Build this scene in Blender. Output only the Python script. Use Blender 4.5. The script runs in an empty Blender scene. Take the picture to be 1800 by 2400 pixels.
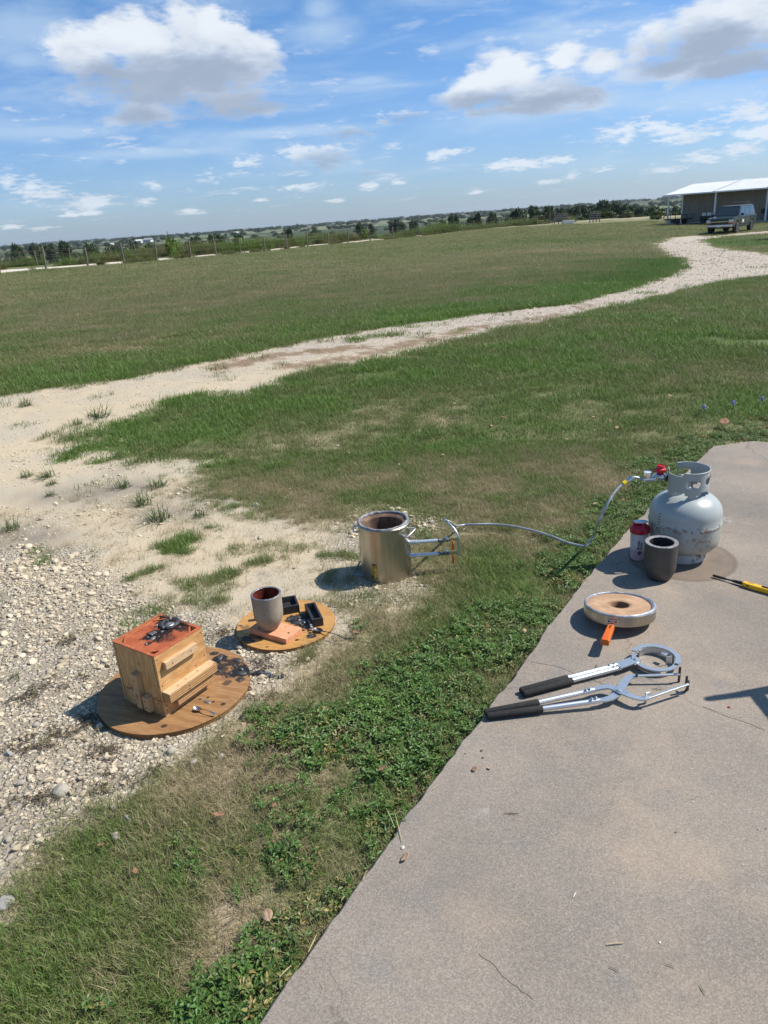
import bpy, bmesh, math, random
import numpy as np
from mathutils import Vector, Matrix, Euler
random.seed(7)
SC = bpy.context.scene
COL = SC.collection
R_ = math.radians

# ------------------------------------------------------------------ camera
F = 1733.0; CAM_H = 1.5; PITCH = R_(21.5); ROLL = R_(4.0)
cr, sr = math.cos(ROLL), math.sin(ROLL)
Xh = Vector((1, 0, 0)); Yh = Vector((0, math.sin(PITCH), math.cos(PITCH))); Fw = Vector((0, math.cos(PITCH), -math.sin(PITCH)))
Xc = cr*Xh - sr*Yh; Yc = sr*Xh + cr*Yh; Zc = -Fw
cd = bpy.data.cameras.new('camera'); cam = bpy.data.objects.new('camera', cd); COL.objects.link(cam)
cam.matrix_world = Matrix(((Xc.x, Yc.x, Zc.x, 0), (Xc.y, Yc.y, Zc.y, 0), (Xc.z, Yc.z, Zc.z, CAM_H), (0, 0, 0, 1)))
cd.sensor_fit = 'VERTICAL'; cd.sensor_height = 24.0; cd.lens = F/2400.0*24.0
cd.clip_start = 0.05; cd.clip_end = 30000
SC.camera = cam
SC.render.resolution_x = 768; SC.render.resolution_y = 1024
SC.view_settings.view_transform = 'Standard'; SC.view_settings.look = 'None'
SC.view_settings.exposure = 0.38; SC.view_settings.gamma = 1.0; SC.view_settings.use_curve_mapping = False
SC.render.engine = 'CYCLES'
SC.cycles.max_bounces = 8; SC.cycles.transparent_max_bounces = 8

# ------------------------------------------------------------------ sun
SUN_EL = R_(50); SUN_AZ = R_(80)          # azimuth from +Y towards +X
sdir = Vector((math.sin(SUN_AZ)*math.cos(SUN_EL), math.cos(SUN_AZ)*math.cos(SUN_EL), math.sin(SUN_EL)))
sl = bpy.data.lights.new('sun', 'SUN'); sl.energy = 4.9; sl.angle = R_(0.53); sl.color = (1.0, 0.94, 0.845)
so = bpy.data.objects.new('sun', sl); COL.objects.link(so); so.rotation_euler = sdir.to_track_quat('Z', 'Y').to_euler()

# pixel (1800x2400 photograph) -> ray, ground point, vertical plane point
def ray(px, py):
    x = (px-900)/F; y = -(py-1200)/F
    xr = x*cr + y*sr; yr = -x*sr + y*cr
    return Vector((xr, math.cos(PITCH)+yr*math.sin(PITCH), -math.sin(PITCH)+yr*math.cos(PITCH)))
def G(px, py, z=0.0):
    d = ray(px, py); t = (z-CAM_H)/d.z
    return Vector((d.x*t, d.y*t, z))
def YP(px, py, y):
    d = ray(px, py); t = y/d.y
    return Vector((d.x*t, y, CAM_H+d.z*t))
K = 1800/1659.0
def azel(px, py):
    d = ray(px*K, py*K).normalized()
    return math.atan2(d.x, d.y), math.asin(d.z)

# ------------------------------------------------------------------ node helper
class NT:
    def __init__(s, tree): s.t = tree; s.n = tree.nodes; s.l = tree.links
    def new(s, typ, ins=None, **kw):
        n = s.n.new(typ)
        for k, v in kw.items(): setattr(n, k, v)
        if ins:
            for k, v in ins.items():
                if isinstance(v, bpy.types.NodeSocket): s.l.new(v, n.inputs[k])
                else: n.inputs[k].default_value = v
        return n
    def link(s, a, b): s.l.new(a, b)
    def math(s, op, a, b=None, c=None, clamp=False):
        n = s.new('ShaderNodeMath', operation=op, use_clamp=clamp)
        for i, v in enumerate((a, b, c)):
            if v is None: continue
            if isinstance(v, bpy.types.NodeSocket): s.link(v, n.inputs[i])
            else: n.inputs[i].default_value = v
        return n.outputs[0]
    def vmath(s, op, a, b=None, c=None):
        n = s.new('ShaderNodeVectorMath', operation=op)
        for i, v in enumerate((a, b, c)):
            if v is None: continue
            if isinstance(v, bpy.types.NodeSocket): s.link(v, n.inputs[i])
            else: n.inputs[i].default_value = v
        return n.outputs['Value'] if op in ('LENGTH', 'DOT_PRODUCT', 'DISTANCE') else n.outputs[0]
    def noise(s, vec, scale, detail=4, rough=0.55, out=0, dist=0.0):
        n = s.new('ShaderNodeTexNoise', {'Scale': scale, 'Detail': detail, 'Roughness': rough, 'Distortion': dist})
        if vec is not None: s.link(vec, n.inputs['Vector'])
        return n.outputs[out]
    def ramp(s, fac, stops, interp='LINEAR'):
        n = s.new('ShaderNodeValToRGB'); r = n.color_ramp; r.interpolation = interp
        while len(r.elements) < len(stops): r.elements.new(0.5)
        for e, (p, c) in zip(r.elements, stops):
            e.position = p; e.color = (c[0], c[1], c[2], 1) if not isinstance(c, (int, float)) else (c, c, c, 1)
        s.link(fac, n.inputs[0]); return n.outputs[0]
    def mix(s, fac, a, b, blend='MIX'):
        n = s.new('ShaderNodeMix', data_type='RGBA', blend_type=blend)
        for i, v in ((0, fac), (6, a), (7, b)):
            if isinstance(v, bpy.types.NodeSocket): s.link(v, n.inputs[i])
            elif i == 0: n.inputs[0].default_value = v
            else: n.inputs[i].default_value = (v[0], v[1], v[2], 1)
        return n.outputs[2]
    def sstep(s, x, a, b):
        n = s.new('ShaderNodeMapRange', interpolation_type='SMOOTHSTEP')
        s.link(x, n.inputs[0]); n.inputs[1].default_value = a; n.inputs[2].default_value = b
        n.inputs[3].default_value = 0; n.inputs[4].default_value = 1
        return n.outputs[0]

# ------------------------------------------------------------------ world: sky with clouds placed by direction
def build_world():
    w = bpy.data.worlds.new('World'); SC.world = w; w.use_nodes = True
    N = NT(w.node_tree); N.n.clear()
    sky = N.new('ShaderNodeTexSky', sky_type='NISHITA', sun_disc=False, sun_elevation=SUN_EL, sun_rotation=SUN_AZ,
                altitude=150, air_density=1.0, dust_density=0.6, ozone_density=2.2)
    tc = N.new('ShaderNodeTexCoord'); g = tc.outputs['Generated']
    d = N.vmath('NORMALIZE', g)
    sep = N.new('ShaderNodeSeparateXYZ', {0: d})
    az = N.math('ARCTAN2', sep.outputs[0], sep.outputs[1]); el = N.math('ARCSINE', sep.outputs[2])
    uv = N.new('ShaderNodeCombineXYZ', {0: az, 1: el, 2: 0.0}).outputs[0]
    # noise lookups; features flatten towards the horizon
    elq = N.math('MULTIPLY', N.math('POWER', N.math('MAXIMUM', el, 0.001), 0.72), 2.3)
    sc_ = N.new('ShaderNodeCombineXYZ', {0: az, 1: elq, 2: 0.37}).outputs[0]
    nbig = N.noise(sc_, 8.0, 10, 0.62, dist=0.15)
    nfine = N.noise(sc_, 30.0, 8, 0.62, dist=0.15)
    noi = N.math('ADD', N.math('MULTIPLY', N.math('SUBTRACT', nbig, 0.5), 3.2), N.math('MULTIPLY', N.math('SUBTRACT', nfine, 0.5), 2.6))
    # billowed edge detail: cells give the cauliflower outline of cumulus heads
    bil = N.new('ShaderNodeTexVoronoi', {'Vector': N.vmath('ADD', sc_, N.vmath('MULTIPLY', N.new('ShaderNodeTexNoise', {'Vector': sc_, 'Scale': 22.0, 'Detail': 5.0}).outputs['Color'], (0.03, 0.03, 0))), 'Scale': 17.0}, feature='SMOOTH_F1').outputs['Distance']
    bil = N.math('SUBTRACT', 0.42, bil)
    nsm = N.noise(sc_, 62.0, 6, 0.65, dist=0.2)
    def field(blobs, k=0.12):
        acc = None
        for (cx, cy, rx, ry) in blobs:
            a, e = azel(cx, cy); u = rx*K/1900.0/math.cos(e); v = ry*K/1900.0
            m = N.vmath('MULTIPLY_ADD', uv, (1/u, 1/v, 0), (-a/u, -e/v, 0))
            L = N.vmath('LENGTH', m)
            acc = L if acc is None else N.math('SMOOTH_MIN', acc, L, k)
        return N.math('SUBTRACT', 1.0, acc)
    big = [(185,115,85,62),(345,100,80,75),(400,95,70,70),(245,85,60,55),(310,85,65,65),(400,40,50,55),(445,50,50,50),(460,130,125,90),(350,180,190,75),(525,170,85,75),(310,232,95,42),(490,212,120,42),
           (1090,150,70,50),(1060,175,95,45),(1010,212,80,25),(1190,210,130,38),(1225,118,45,26),(1300,128,55,30),(1385,105,45,35),(1430,85,65,45),(1540,65,115,78),(1630,40,120,90),(1500,145,150,28),(1120,235,150,18)]
    small = [(1350,278,60,24),(1410,268,60,26),(1480,290,50,16),(1610,238,75,24),(1650,285,45,18),(1600,320,40,14),
             (880,248,55,14),(838,262,28,11),(750,286,52,14),(640,335,45,24),(715,345,75,26),(770,352,32,10),(805,372,42,11),(528,352,52,16),(452,384,30,17),
             (335,402,28,14),(312,436,22,8),(410,458,28,8),(60,400,60,20),(110,418,70,18),(190,435,60,12),(20,395,40,20),(960,330,45,11),(985,325,20,10),
             (1140,356,80,12),(1075,358,40,8),(1200,345,55,10),(1235,380,28,11),(1180,392,38,7),(1305,365,28,7),(1420,367,55,11),(1505,340,42,13),(1450,300,35,10),
             (650,403,55,10),(870,395,28,7),(800,402,24,7),(1040,414,32,6),(730,432,24,5),(90,492,36,5),(25,490,24,6),(200,462,28,5),(560,433,26,5),(150,465,28,5),(1560,410,55,8),(1650,395,38,10)]
    fb = field(big, 0.30); fs = field(small, 0.05)
    db = N.sstep(N.math('ADD', fb, N.math('ADD', N.math('MULTIPLY', noi, 0.62), N.math('MULTIPLY', bil, 0.75))), -0.14, 0.56)
    ds = N.sstep(N.math('ADD', fs, N.math('ADD', N.math('MULTIPLY', noi, 1.0), N.math('MULTIPLY', N.math('SUBTRACT', nsm, 0.5), 3.0))), -0.05, 1.0)
    elp = N.math('MULTIPLY', N.math('POWER', N.math('MAXIMUM', el, 0.001), 0.6), 3.0)
    lc = N.new('ShaderNodeCombineXYZ', {0: az, 1: elp, 2: 4.1}).outputs[0]
    nl = N.noise(lc, 17.0, 8, 0.64, dist=0.2)
    low = N.math('MULTIPLY', N.sstep(nl, 0.565, 0.72), N.math('MULTIPLY', N.sstep(el, 0.004, 0.04), N.math('SUBTRACT', 1.0, N.sstep(el, 0.14, 0.26))))
    out_band = N.math('SUBTRACT', 1.0, N.math('MULTIPLY', N.sstep(az, -0.72, -0.58), N.math('SUBTRACT', 1.0, N.sstep(az, 0.58, 0.72))))
    hi = N.math('MULTIPLY', N.math('MULTIPLY', N.sstep(nbig, 0.56, 0.68), out_band), N.sstep(el, 0.08, 0.2))
    cum = N.math('MAXIMUM', N.math('MAXIMUM', db, N.math('MULTIPLY', ds, 0.8)), N.math('MAXIMUM', N.math('MULTIPLY', low, 0.6), hi))
    # thin high streaks
    ci = N.new('ShaderNodeMapping', {'Vector': uv, 'Scale': (1.5, 8.0, 1.0), 'Rotation': (0, 0, -0.14)}).outputs[0]
    cn = N.noise(ci, 2.4, 7, 0.6, dist=0.4)
    cir = N.math('MULTIPLY', N.sstep(cn, 0.42, 0.74), N.math('MULTIPLY', N.sstep(el, 0.0, 0.09), N.math('ADD', 0.12, N.math('MULTIPLY', N.math('SUBTRACT', 1.0, N.sstep(el, 0.18, 0.42)), 0.85))))
    wisp = field([(95,285,190,17),(330,330,230,14),(620,285,260,14),(790,175,60,10),(1250,225,260,30),(55,55,120,55),(1100,255,220,34),(690,20,40,30),(1500,215,220,30),(60,130,60,25),(700,70,90,40)], 0.3)
    wis = N.math('MULTIPLY', N.sstep(N.math('ADD', wisp, N.math('ADD', N.math('MULTIPLY', N.math('SUBTRACT', cn, 0.5), 1.5), N.math('MULTIPLY', noi, 0.3))), -0.35, 0.9), 0.75)
    cir = N.math('MAXIMUM', cir, wis)
    tint = N.mix(N.sstep(el, 0.0, 0.5), (0.70, 0.92, 1.36), (0.60, 1.08, 1.33))
    skc = N.mix(1.0, sky.outputs[0], tint, 'MULTIPLY')
    dark = field([(330,190,130,50),(230,170,60,35),(450,165,105,42),(300,248,75,24),(500,232,115,24),(1180,225,110,28),(1050,222,90,18),(1530,105,105,36),(1440,145,70,20),(1600,150,110,26),(750,290,50,12),(880,257,55,10),(700,352,90,16),(1110,245,140,20),(800,376,36,8)], 0.4)
    dk = N.sstep(N.math('ADD', dark, N.math('ADD', N.math('MULTIPLY', noi, 0.55), N.math('MULTIPLY', bil, -0.7))), -1.0, 0.7)
    body = N.ramp(dk, [(0.0, (8.3, 8.8, 9.4)), (0.3, (7.3, 7.9, 8.7)), (0.62, (5.4, 6.2, 7.5)), (1.0, (3.6, 4.35, 5.6))])
    body = N.mix(N.math('MULTIPLY', N.sstep(bil, 0.0, -0.25), 0.25), body, (5.4, 6.0, 7.0))
    # thin cloud keeps some blue of the sky behind it
    c1 = N.mix(N.math('MULTIPLY', cir, 0.72), skc, (5.6, 7.1, 8.8))
    c2 = N.mix(N.math('MULTIPLY', cum, 0.95), c1, body)
    bg = N.new('ShaderNodeBackground', {'Color': c2, 'Strength': 0.080})
    o = N.new('ShaderNodeOutputWorld'); N.link(bg.outputs[0], o.inputs[0])
    w.cycles.sampling_method = 'MANUAL'; w.cycles.sample_map_resolution = 512
build_world()
# ------------------------------------------------------------------ numpy noise
def _hash(ix, iy, seed):
    h = (ix.astype(np.int64)*374761393 + iy.astype(np.int64)*668265263 + seed*974634777) & 0xffffffff
    h = ((h ^ (h >> 13))*1274126177) & 0xffffffff
    return ((h ^ (h >> 16)) & 0xffffff)/float(0xffffff)
def vnoise(x, y, seed=0):
    ix = np.floor(x); iy = np.floor(y); fx = x-ix; fy = y-iy
    fx = fx*fx*(3-2*fx); fy = fy*fy*(3-2*fy)
    a = _hash(ix, iy, seed); b = _hash(ix+1, iy, seed); c = _hash(ix, iy+1, seed); d = _hash(ix+1, iy+1, seed)
    return (a*(1-fx)+b*fx)*(1-fy) + (c*(1-fx)+d*fx)*fy
def fbm(x, y, seed=0, o=4):
    s = 0; a = 0.5; t = 0
    for i in range(o):
        s = s + a*vnoise(x, y, seed+i*17); t += a; a *= 0.5; x = x*2.03+3.1; y = y*2.03-1.7
    return s/t
def sst(x, a, b):
    t = np.clip((x-a)/(b-a), 0, 1); return t*t*(3-2*t)

# ------------------------------------------------------------------ terrain height
AZK = [-0.60, -0.42, -0.13, 0.04, 0.18, 0.33, 0.42, 0.9]
DRK = [0.0, 0.0, 0.30, 0.60, 0.55, 0.85, 1.08, 1.25]
def h_near(x, y):
    r = np.hypot(x, y); a = np.arctan2(x, np.maximum(y, 1e-3))
    D = np.interp(a, AZK, DRK)
    z = -0.04 - D*sst(r, 8, 66)
    z = z + (fbm(x*1.7, y*1.7, 5, 3)-0.5)*0.035*sst(r, 3, 7) + (fbm(x*0.22, y*0.22, 9, 2)-0.5)*0.12*sst(r, 12, 40)
    z = z + (fbm(x*14, y*14, 12, 2)-0.5)*0.008
    return z
def march(px, py, hf=h_near, rmax=400):
    d = ray(px, py); t = np.linspace(0.8, rmax, 9000)
    xs = d.x*t; ys = d.y*t; zs = CAM_H + d.z*t
    hh = hf(xs, ys); i = np.argmax(zs < hh)
    if zs[i] >= hh[i]: i = len(t)-1
    if i > 0:
        a = (zs[i-1]-hh[i-1]); b = (hh[i]-zs[i]); f = a/(a+b+1e-9); tt = t[i-1]+f*(t[i]-t[i-1])
    else: tt = t[i]
    return float(d.x*tt), float(d.y*tt)
def wpoly(pts): return np.array([march(p[0]*K, p[1]*K) for p in pts])
def sdf(x, y, poly):
    """signed distance, positive inside"""
    P = poly; n = len(P); best = np.full(x.shape, 1e9); ins = np.zeros(x.shape, bool)
    for i in range(n):
        ax, ay = P[i]; bx, by = P[(i+1) % n]; ex, ey = bx-ax, by-ay
        t = np.clip(((x-ax)*ex+(y-ay)*ey)/(ex*ex+ey*ey+1e-12), 0, 1)
        best = np.minimum(best, np.hypot(x-ax-ex*t, y-ay-ey*t))
        c = ((ay > y) != (by > y)) & (x < (bx-ax)*(y-ay)/(by-ay+1e-15)+ax)
        ins ^= c
    return np.where(ins, best, -best)
def pdist(x, y, line):
    best = np.full(x.shape, 1e9)
    for i in range(len(line)-1):
        ax, ay = line[i]; bx, by = line[i+1]; ex, ey = bx-ax, by-ay
        t = np.clip(((x-ax)*ex+(y-ay)*ey)/(ex*ex+ey*ey+1e-12), 0, 1)
        best = np.minimum(best, np.hypot(x-ax-ex*t, y-ay-ey*t))
    return best

# fence line: distance by azimuth
FENCE_PX = [(0,590),(100,583),(190,575),(268,565),(338,560),(412,553),(467,550),(518,545),(572,540),(620,536),(665,532),(710,527),(752,523),(800,519),(850,515),(905,510),(950,504),(1000,498),(1050,493),(1100,489),(1150,487)]
FR = [(-0.46,53),(-0.42,54),(-0.29,57),(-0.13,68),(0.037,92),(0.12,106),(0.18,118),(0.30,135),(0.6,140)]
def fence_r(a): return np.interp(a, [f[0] for f in FR], [f[1] for f in FR])
def hfun(x, y):
    r = np.hypot(x, y); a = np.arctan2(x, np.maximum(y, 1e-3)); fr = fence_r(a)
    z = h_near(x, y)
    over = np.maximum(r-fr-9, 0)
    z = z - 6.5*sst(over, 0, 130) - 4.0*sst(over, 80, 450)
    far = sst(r, 500, 3600)
    ridge = (fbm(x/900.0+3, y/900.0, 21, 3)-0.5)*16 + np.interp(a, [-0.5, -0.1, 0.25, 0.6], [0.0, 2.0, 7.0, 14.0])
    z = z + far*(9.5 + ridge) + sst(r, 250, 600)*(fbm(x/260.0, y/260.0, 33, 2)-0.5)*3.0
    return z

BARE = wpoly([(-900,900),(-60,857),(0,853),(150,832),(330,803),(460,778),(640,742),(800,712),(960,690),(1100,672),(1230,655),(1340,628),(1430,602),(1478,578),
  (1465,560),(1420,545),(1405,527),(1440,514),(1500,509),(1535,511),(1659,499),(1900,490),(2200,520),(2200,560),(1900,575),(1659,598),(1560,610),(1480,632),(1350,660),(1200,690),
  (1060,716),(960,745),(880,765),(780,782),(640,808),(600,832),(520,852),(400,868),(330,885),(250,905),(180,928),(165,945),(220,965),(320,985),(400,1005),(425,1035),
  (430,1065),(480,1085),(560,1103),(640,1105),(720,1113),(790,1112),(960,1118),(990,1135),(960,1152),(900,1170),(890,1240),(900,1290),(850,1320),(780,1350),(750,1400),
  (700,1450),(640,1510),(560,1550),(460,1600),(330,1650),(260,1700),(180,1750),(100,1790),(60,1850),(20,1930),(-60,2010),(-500,2100),(-1500,1500)])
ISLAND = wpoly([(1522,520),(1560,512),(1659,504),(2100,500),(2100,560),(1800,568),(1659,549),(1590,541),(1540,530)])
ROCKY = wpoly([(-500,1150),(0,1180),(150,1190),(250,1240),(310,1290),(420,1320),(560,1340),(700,1290),(760,1250),(690,1190),(740,1110),(960,1110),(1010,1150),(900,1180),
  (890,1290),(730,1330),(700,1420),(560,1520),(300,1700),(60,1860),(-100,2100),(-900,2100)])
LEAFY = wpoly([(1380,1010),(1470,965),(1560,925),(1700,900),(1800,930),(1700,960),(1560,960),(1440,1060),(1370,1145),(1250,1290),(1110,1480),(995,1630),(815,1880),(560,2222),(500,2330),(300,2330),(350,2240),(480,2120),
  (560,2000),(545,1880),(560,1760),(690,1700),(640,1640),(500,1610),(440,1570),(560,1500),(660,1540),(800,1470),(930,1400),(1080,1310),(1200,1190),(1270,1110),(1320,1060)])
FIELD = wpoly([(-900,898),(-60,855),(0,851),(150,830),(330,801),(460,776),(640,740),(800,710),(960,688),(1100,670),(1230,653),(1340,626),(1430,600),(1478,576),
  (1465,560),(1420,545),(1405,527),(1440,512),(1480,505),(1450,496),(1150,488),(900,512),(570,541),(270,566),(0,591),(-900,640)])
def strokes(lst): return [(wpoly(p), r, w) for p, r, w in lst]
GREENPATCH = strokes([([(360,1182),(430,1155),(500,1132)],.07,.8),([(240,1262),(330,1235),(400,1200)],.05,.8),([(440,1262),(560,1215),(640,1192)],.08,.7),([(640,1192),(760,1205)],.08,.45),
  ([(290,1335),(330,1302)],.05,.7),([(150,985),(200,962),(240,970)],.12,.9),([(180,1003),(250,992)],.10,.9),([(340,1305),(400,1292)],.04,.5),([(520,1240),(470,1290)],.05,.5),([(560,1310),(620,1260)],.05,.4),
  ([(0,1640),(60,1625)],.03,.5),([(560,1490),(640,1420),(700,1380)],.07,.6),([(0,1450),(60,1430)],.04,.3),([(380,872),(430,860)],.2,.9),([(190,880),(230,875)],.1,.5),([(720,740),(860,722)],.22,.5),([(900,735),(1000,715)],.22,.5)])
BROWN = strokes([([(480,790),(620,765),(760,752)],.35,.8),([(620,790),(760,770),(880,745),(1000,715)],.30,.75),([(1000,712),(1150,690),(1290,655)],.35,.55),([(1400,592),(1480,580)],.5,.5),([(1430,560),(1540,566)],.4,.5),
  ([(1030,748),(1075,742)],.25,1),([(1540,733),(1620,745),(1700,738)],.3,1),([(830,775),(900,772)],.25,.8),([(760,815),(850,805)],.3,.6),([(1100,935),(1160,930)],.12,.5),([(1520,700),(1600,690)],.2,.4)])
STAIN = strokes([([(110,1075),(200,1065),(270,1055)],.22,.8),([(10,1150),(80,1165)],.2,.9),([(330,1110),(400,1105)],.16,.7),([(400,1065),(470,1075)],.16,.6),([(30,1080),(60,1070)],.12,.5),([(220,1050),(270,1010)],.12,.4)])
LUSHUP = strokes([([(300,960),(460,900),(640,880)],.8,.35),([(700,835),(1000,790),(1300,750),(1659,700)],1.6,.22),([(1330,625),(1440,590),(1470,565)],2.2,.45),([(900,690),(1100,668),(1260,645)],1.3,.35),
  ([(150,825),(460,772),(800,707)],.9,.22),([(1000,540),(1250,520)],6,.20),([(1530,520),(1600,530)],2.5,.35),([(1500,1000),(1400,1080),(1300,1200)],.25,.2),([(950,950),(1250,920),(1500,890),(1700,880)],.8,.22),([(800,1010),(1150,985)],.4,.14)])
DRYUP = strokes([([(430,1000),(600,1050),(800,1080),(1000,1060),(1200,1030)],.5,.10),([(1000,1180),(900,1300),(800,1370),(600,1460)],.22,.20),([(300,1700),(430,1680),(560,1660),(660,1640)],.16,.26),([(100,1850),(300,1760)],.14,.16),
  ([(480,1900),(500,2020),(420,2130)],.06,.35),([(600,600),(900,560),(1200,530)],9,.10),([(1100,545),(1400,540)],3,.22)])
def stk(x, y, lst):
    s = np.zeros(x.shape)
    for L, r, w in lst: s = np.maximum(s, w*np.exp(-(pdist(x, y, L)/r)**2))
    return s
def masks(x, y):
    r = np.hypot(x, y); n1 = fbm(x*2.2, y*2.2, 40, 4)-0.5; n2 = fbm(x*9, y*9, 50, 3)-0.5; n3 = fbm(x*0.5, y*0.5, 60, 3)-0.5
    wob = (n1*0.7+n2*0.55)*np.where(r < 9, np.clip(r*0.13, 0.22, .9), .5)
    wid = np.where(r < 12, np.clip(.16+(r-1.8)*0.07, 0.14, 0.42), .4)
    sd = sdf(x, y, BARE); isl = sdf(x, y, ISLAND)
    sd = np.where(isl > -3, np.minimum(sd, -isl), sd)
    bare = sst(sd+wob*1.3+np.where(r > 10, .12, .02), -wid, wid)
    gp = stk(x, y, GREENPATCH); br = stk(x, y, BROWN)
    bare = np.clip(bare - sst(gp*.85+n2*1.7+n1*.6, .38, .85)*0.8, 0, 1)
    brown = np.clip(sst(br + n2*1.0 + n1*.5, .35, .7), 0, 1)*np.where(r > 3, 1, 0)
    rocky = sst(sdf(x, y, ROCKY)+wob, -0.12, 0.12)
    drive = sst(r, 6.5, 12)*bare
    leafy = sst(sdf(x, y, LEAFY)+wob*.8, -0.08, 0.08)*(1-bare)
    lush = 0.55 + n3*0.35 + n1*0.7 + n2*0.5 + stk(x, y, LUSHUP) - stk(x, y, DRYUP)
    infield = sst(sdf(x, y, FIELD), -0.3, 1.5)
    lush = lush - 0.03*infield
    stain = np.clip(stk(x, y, STAIN)+n1*.4*(stk(x, y, STAIN) > .15), 0, 1)
    return dict(bare=bare, rocky=np.maximum(rocky, drive*0.7), drive=drive, leafy=leafy, lush=np.clip(lush, 0, 1), infield=infield, stain=stain, brown=brown)

# ------------------------------------------------------------------ mesh helpers
class MB:
    def __init__(s): s.v = []; s.f = []; s.sm = []
    def add(s, vs, fs, smooth=False, M=None):
        b = len(s.v)
        if M is not None: vs = [M @ Vector(v) for v in vs]
        s.v += [tuple(v) for v in vs]; s.f += [tuple(i+b for i in f) for f in fs]; s.sm += [smooth]*len(fs); return s
    def box(s, c, d, M=None, rz=0.0):
        hx, hy, hz = d[0]/2, d[1]/2, d[2]/2; T = Matrix.Translation(c) @ Matrix.Rotation(rz, 4, 'Z')
        if M is not None: T = M @ T
        vs = [(x*hx, y*hy, z*hz) for z in (-1, 1) for y in (-1, 1) for x in (-1, 1)]
        return s.add(vs, [(0,2,3,1),(4,5,7,6),(0,1,5,4),(2,6,7,3),(0,4,6,2),(1,3,7,5)], False, T)
    def box2(s, a, b, M=None):
        return s.box(((a[0]+b[0])/2, (a[1]+b[1])/2, (a[2]+b[2])/2), (abs(b[0]-a[0]), abs(b[1]-a[1]), abs(b[2]-a[2])), M)
    def lathe(s, prof, n=32, M=None, smooth=True, close=False):
        vs = []; fs = []
        for r, z in prof:
            for i in range(n): a = 2*math.pi*i/n; vs.append((r*math.cos(a), r*math.sin(a), z))
        m = len(prof); rng = m if close else m-1
        for j in range(rng):
            for i in range(n):
                k = (j+1) % m; fs.append((j*n+i, j*n+(i+1) % n, k*n+(i+1) % n, k*n+i))
        if not close:
            if prof[0][0] > 1e-6: fs.append(tuple(range(n-1, -1, -1)))
            if prof[-1][0] > 1e-6: fs.append(tuple((m-1)*n+i for i in range(n)))
        return s.add(vs, fs, smooth, M)
    def cyl(s, p0, p1, r0, r1=None, n=16, smooth=True):
        p0 = Vector(p0); p1 = Vector(p1); r1 = r0 if r1 is None else r1; q = (p1-p0).to_track_quat('Z', 'Y').to_matrix().to_4x4()
        return s.lathe([(r0, 0), (r1, (p1-p0).length)], n, Matrix.Translation(p0) @ q, smooth)
    def tube(s, pts, r, n=8, closed=False, cap=True):
        pts = [Vector(p) for p in pts]; m = len(pts); vs = []; fs = []; up = None
        for i, p in enumerate(pts):
            a = pts[(i-1) % m] if (closed or i > 0) else p; b = pts[(i+1) % m] if (closed or i < m-1) else p
            t = (b-a).normalized()
            if up is None: up = Vector((0, 0, 1)) if abs(t.z) < .9 else Vector((1, 0, 0))
            x = t.cross(up).normalized(); up = x.cross(t).normalized()
            rr = r[i] if isinstance(r, (list, tuple)) else r
            for k in range(n): an = 2*math.pi*k/n; vs.append(p + x*(rr*math.cos(an)) + up*(rr*math.sin(an)))
        for i in range(m if closed else m-1):
            for k in range(n): j = (i+1) % m; fs.append((i*n+k, i*n+(k+1) % n, j*n+(k+1) % n, j*n+k))
        if cap and not closed: fs.append(tuple(range(n-1, -1, -1))); fs.append(tuple((m-1)*n+k for k in range(n)))
        return s.add(vs, fs, True)
    def prism(s, poly, z0, z1, M=None, smooth=False):
        n = len(poly); vs = [(p[0], p[1], z0) for p in poly]+[(p[0], p[1], z1) for p in poly]
        fs = [tuple(range(n-1, -1, -1)), tuple(range(n, 2*n))]+[(i, (i+1) % n, n+(i+1) % n, n+i) for i in range(n)]
        return s.add(vs, fs, smooth, M)
    def strip(s, pts, w, th):
        """flat bar through 3-D points, width w (horizontal), thickness th (vertical)"""
        pts = [Vector(p) for p in pts]; vs = []; fs = []; m = len(pts)
        for i, p in enumerate(pts):
            a = pts[max(i-1, 0)]; b = pts[min(i+1, m-1)]; t = (b-a); t.z = 0; t.normalize(); nrm = Vector((-t.y, t.x, 0))
            ww = w[i] if isinstance(w, (list, tuple)) else w
            for sx, sz in ((-1, -1), (1, -1), (1, 1), (-1, 1)): vs.append(p+nrm*(sx*ww/2)+Vector((0, 0, sz*th/2)))
        for i in range(m-1):
            for k in range(4): fs.append((i*4+k, i*4+(k+1) % 4, (i+1)*4+(k+1) % 4, (i+1)*4+k))
        fs.append((3, 2, 1, 0)); fs.append(tuple((m-1)*4+k for k in range(4)))
        return s.add(vs, fs, False)
    def build(s, name, mat=None, parent=None, bevel=0, loc=None, rot=None, seg=2):
        me = bpy.data.meshes.new(name); me.from_pydata(s.v, [], s.f); me.update()
        me.polygons.foreach_set('use_smooth', s.sm)
        bm = bmesh.new(); bm.from_mesh(me); bmesh.ops.recalc_face_normals(bm, faces=bm.faces); bm.to_mesh(me); bm.free()
        o = bpy.data.objects.new(name, me); COL.objects.link(o)
        if mat:
            for m_ in (mat if isinstance(mat, (list, tuple)) else [mat]): me.materials.append(m_)
        if any(s.sm):
            me.set_sharp_from_angle(angle=R_(40))
        if parent is not None: o.parent = parent
        if loc is not None: o.location = loc
        if rot is not None: o.rotation_euler = rot
        if bevel:
            b = o.modifiers.new('bevel', 'BEVEL'); b.width = bevel; b.segments = seg; b.limit_method = 'ANGLE'; b.angle_limit = R_(40)
        return o
def tag(o, label=None, cat=None, group=None, kind=None):
    if label: o['label'] = label
    if cat: o['category'] = cat
    if group: o['group'] = group
    if kind: o['kind'] = kind
    return o
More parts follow.
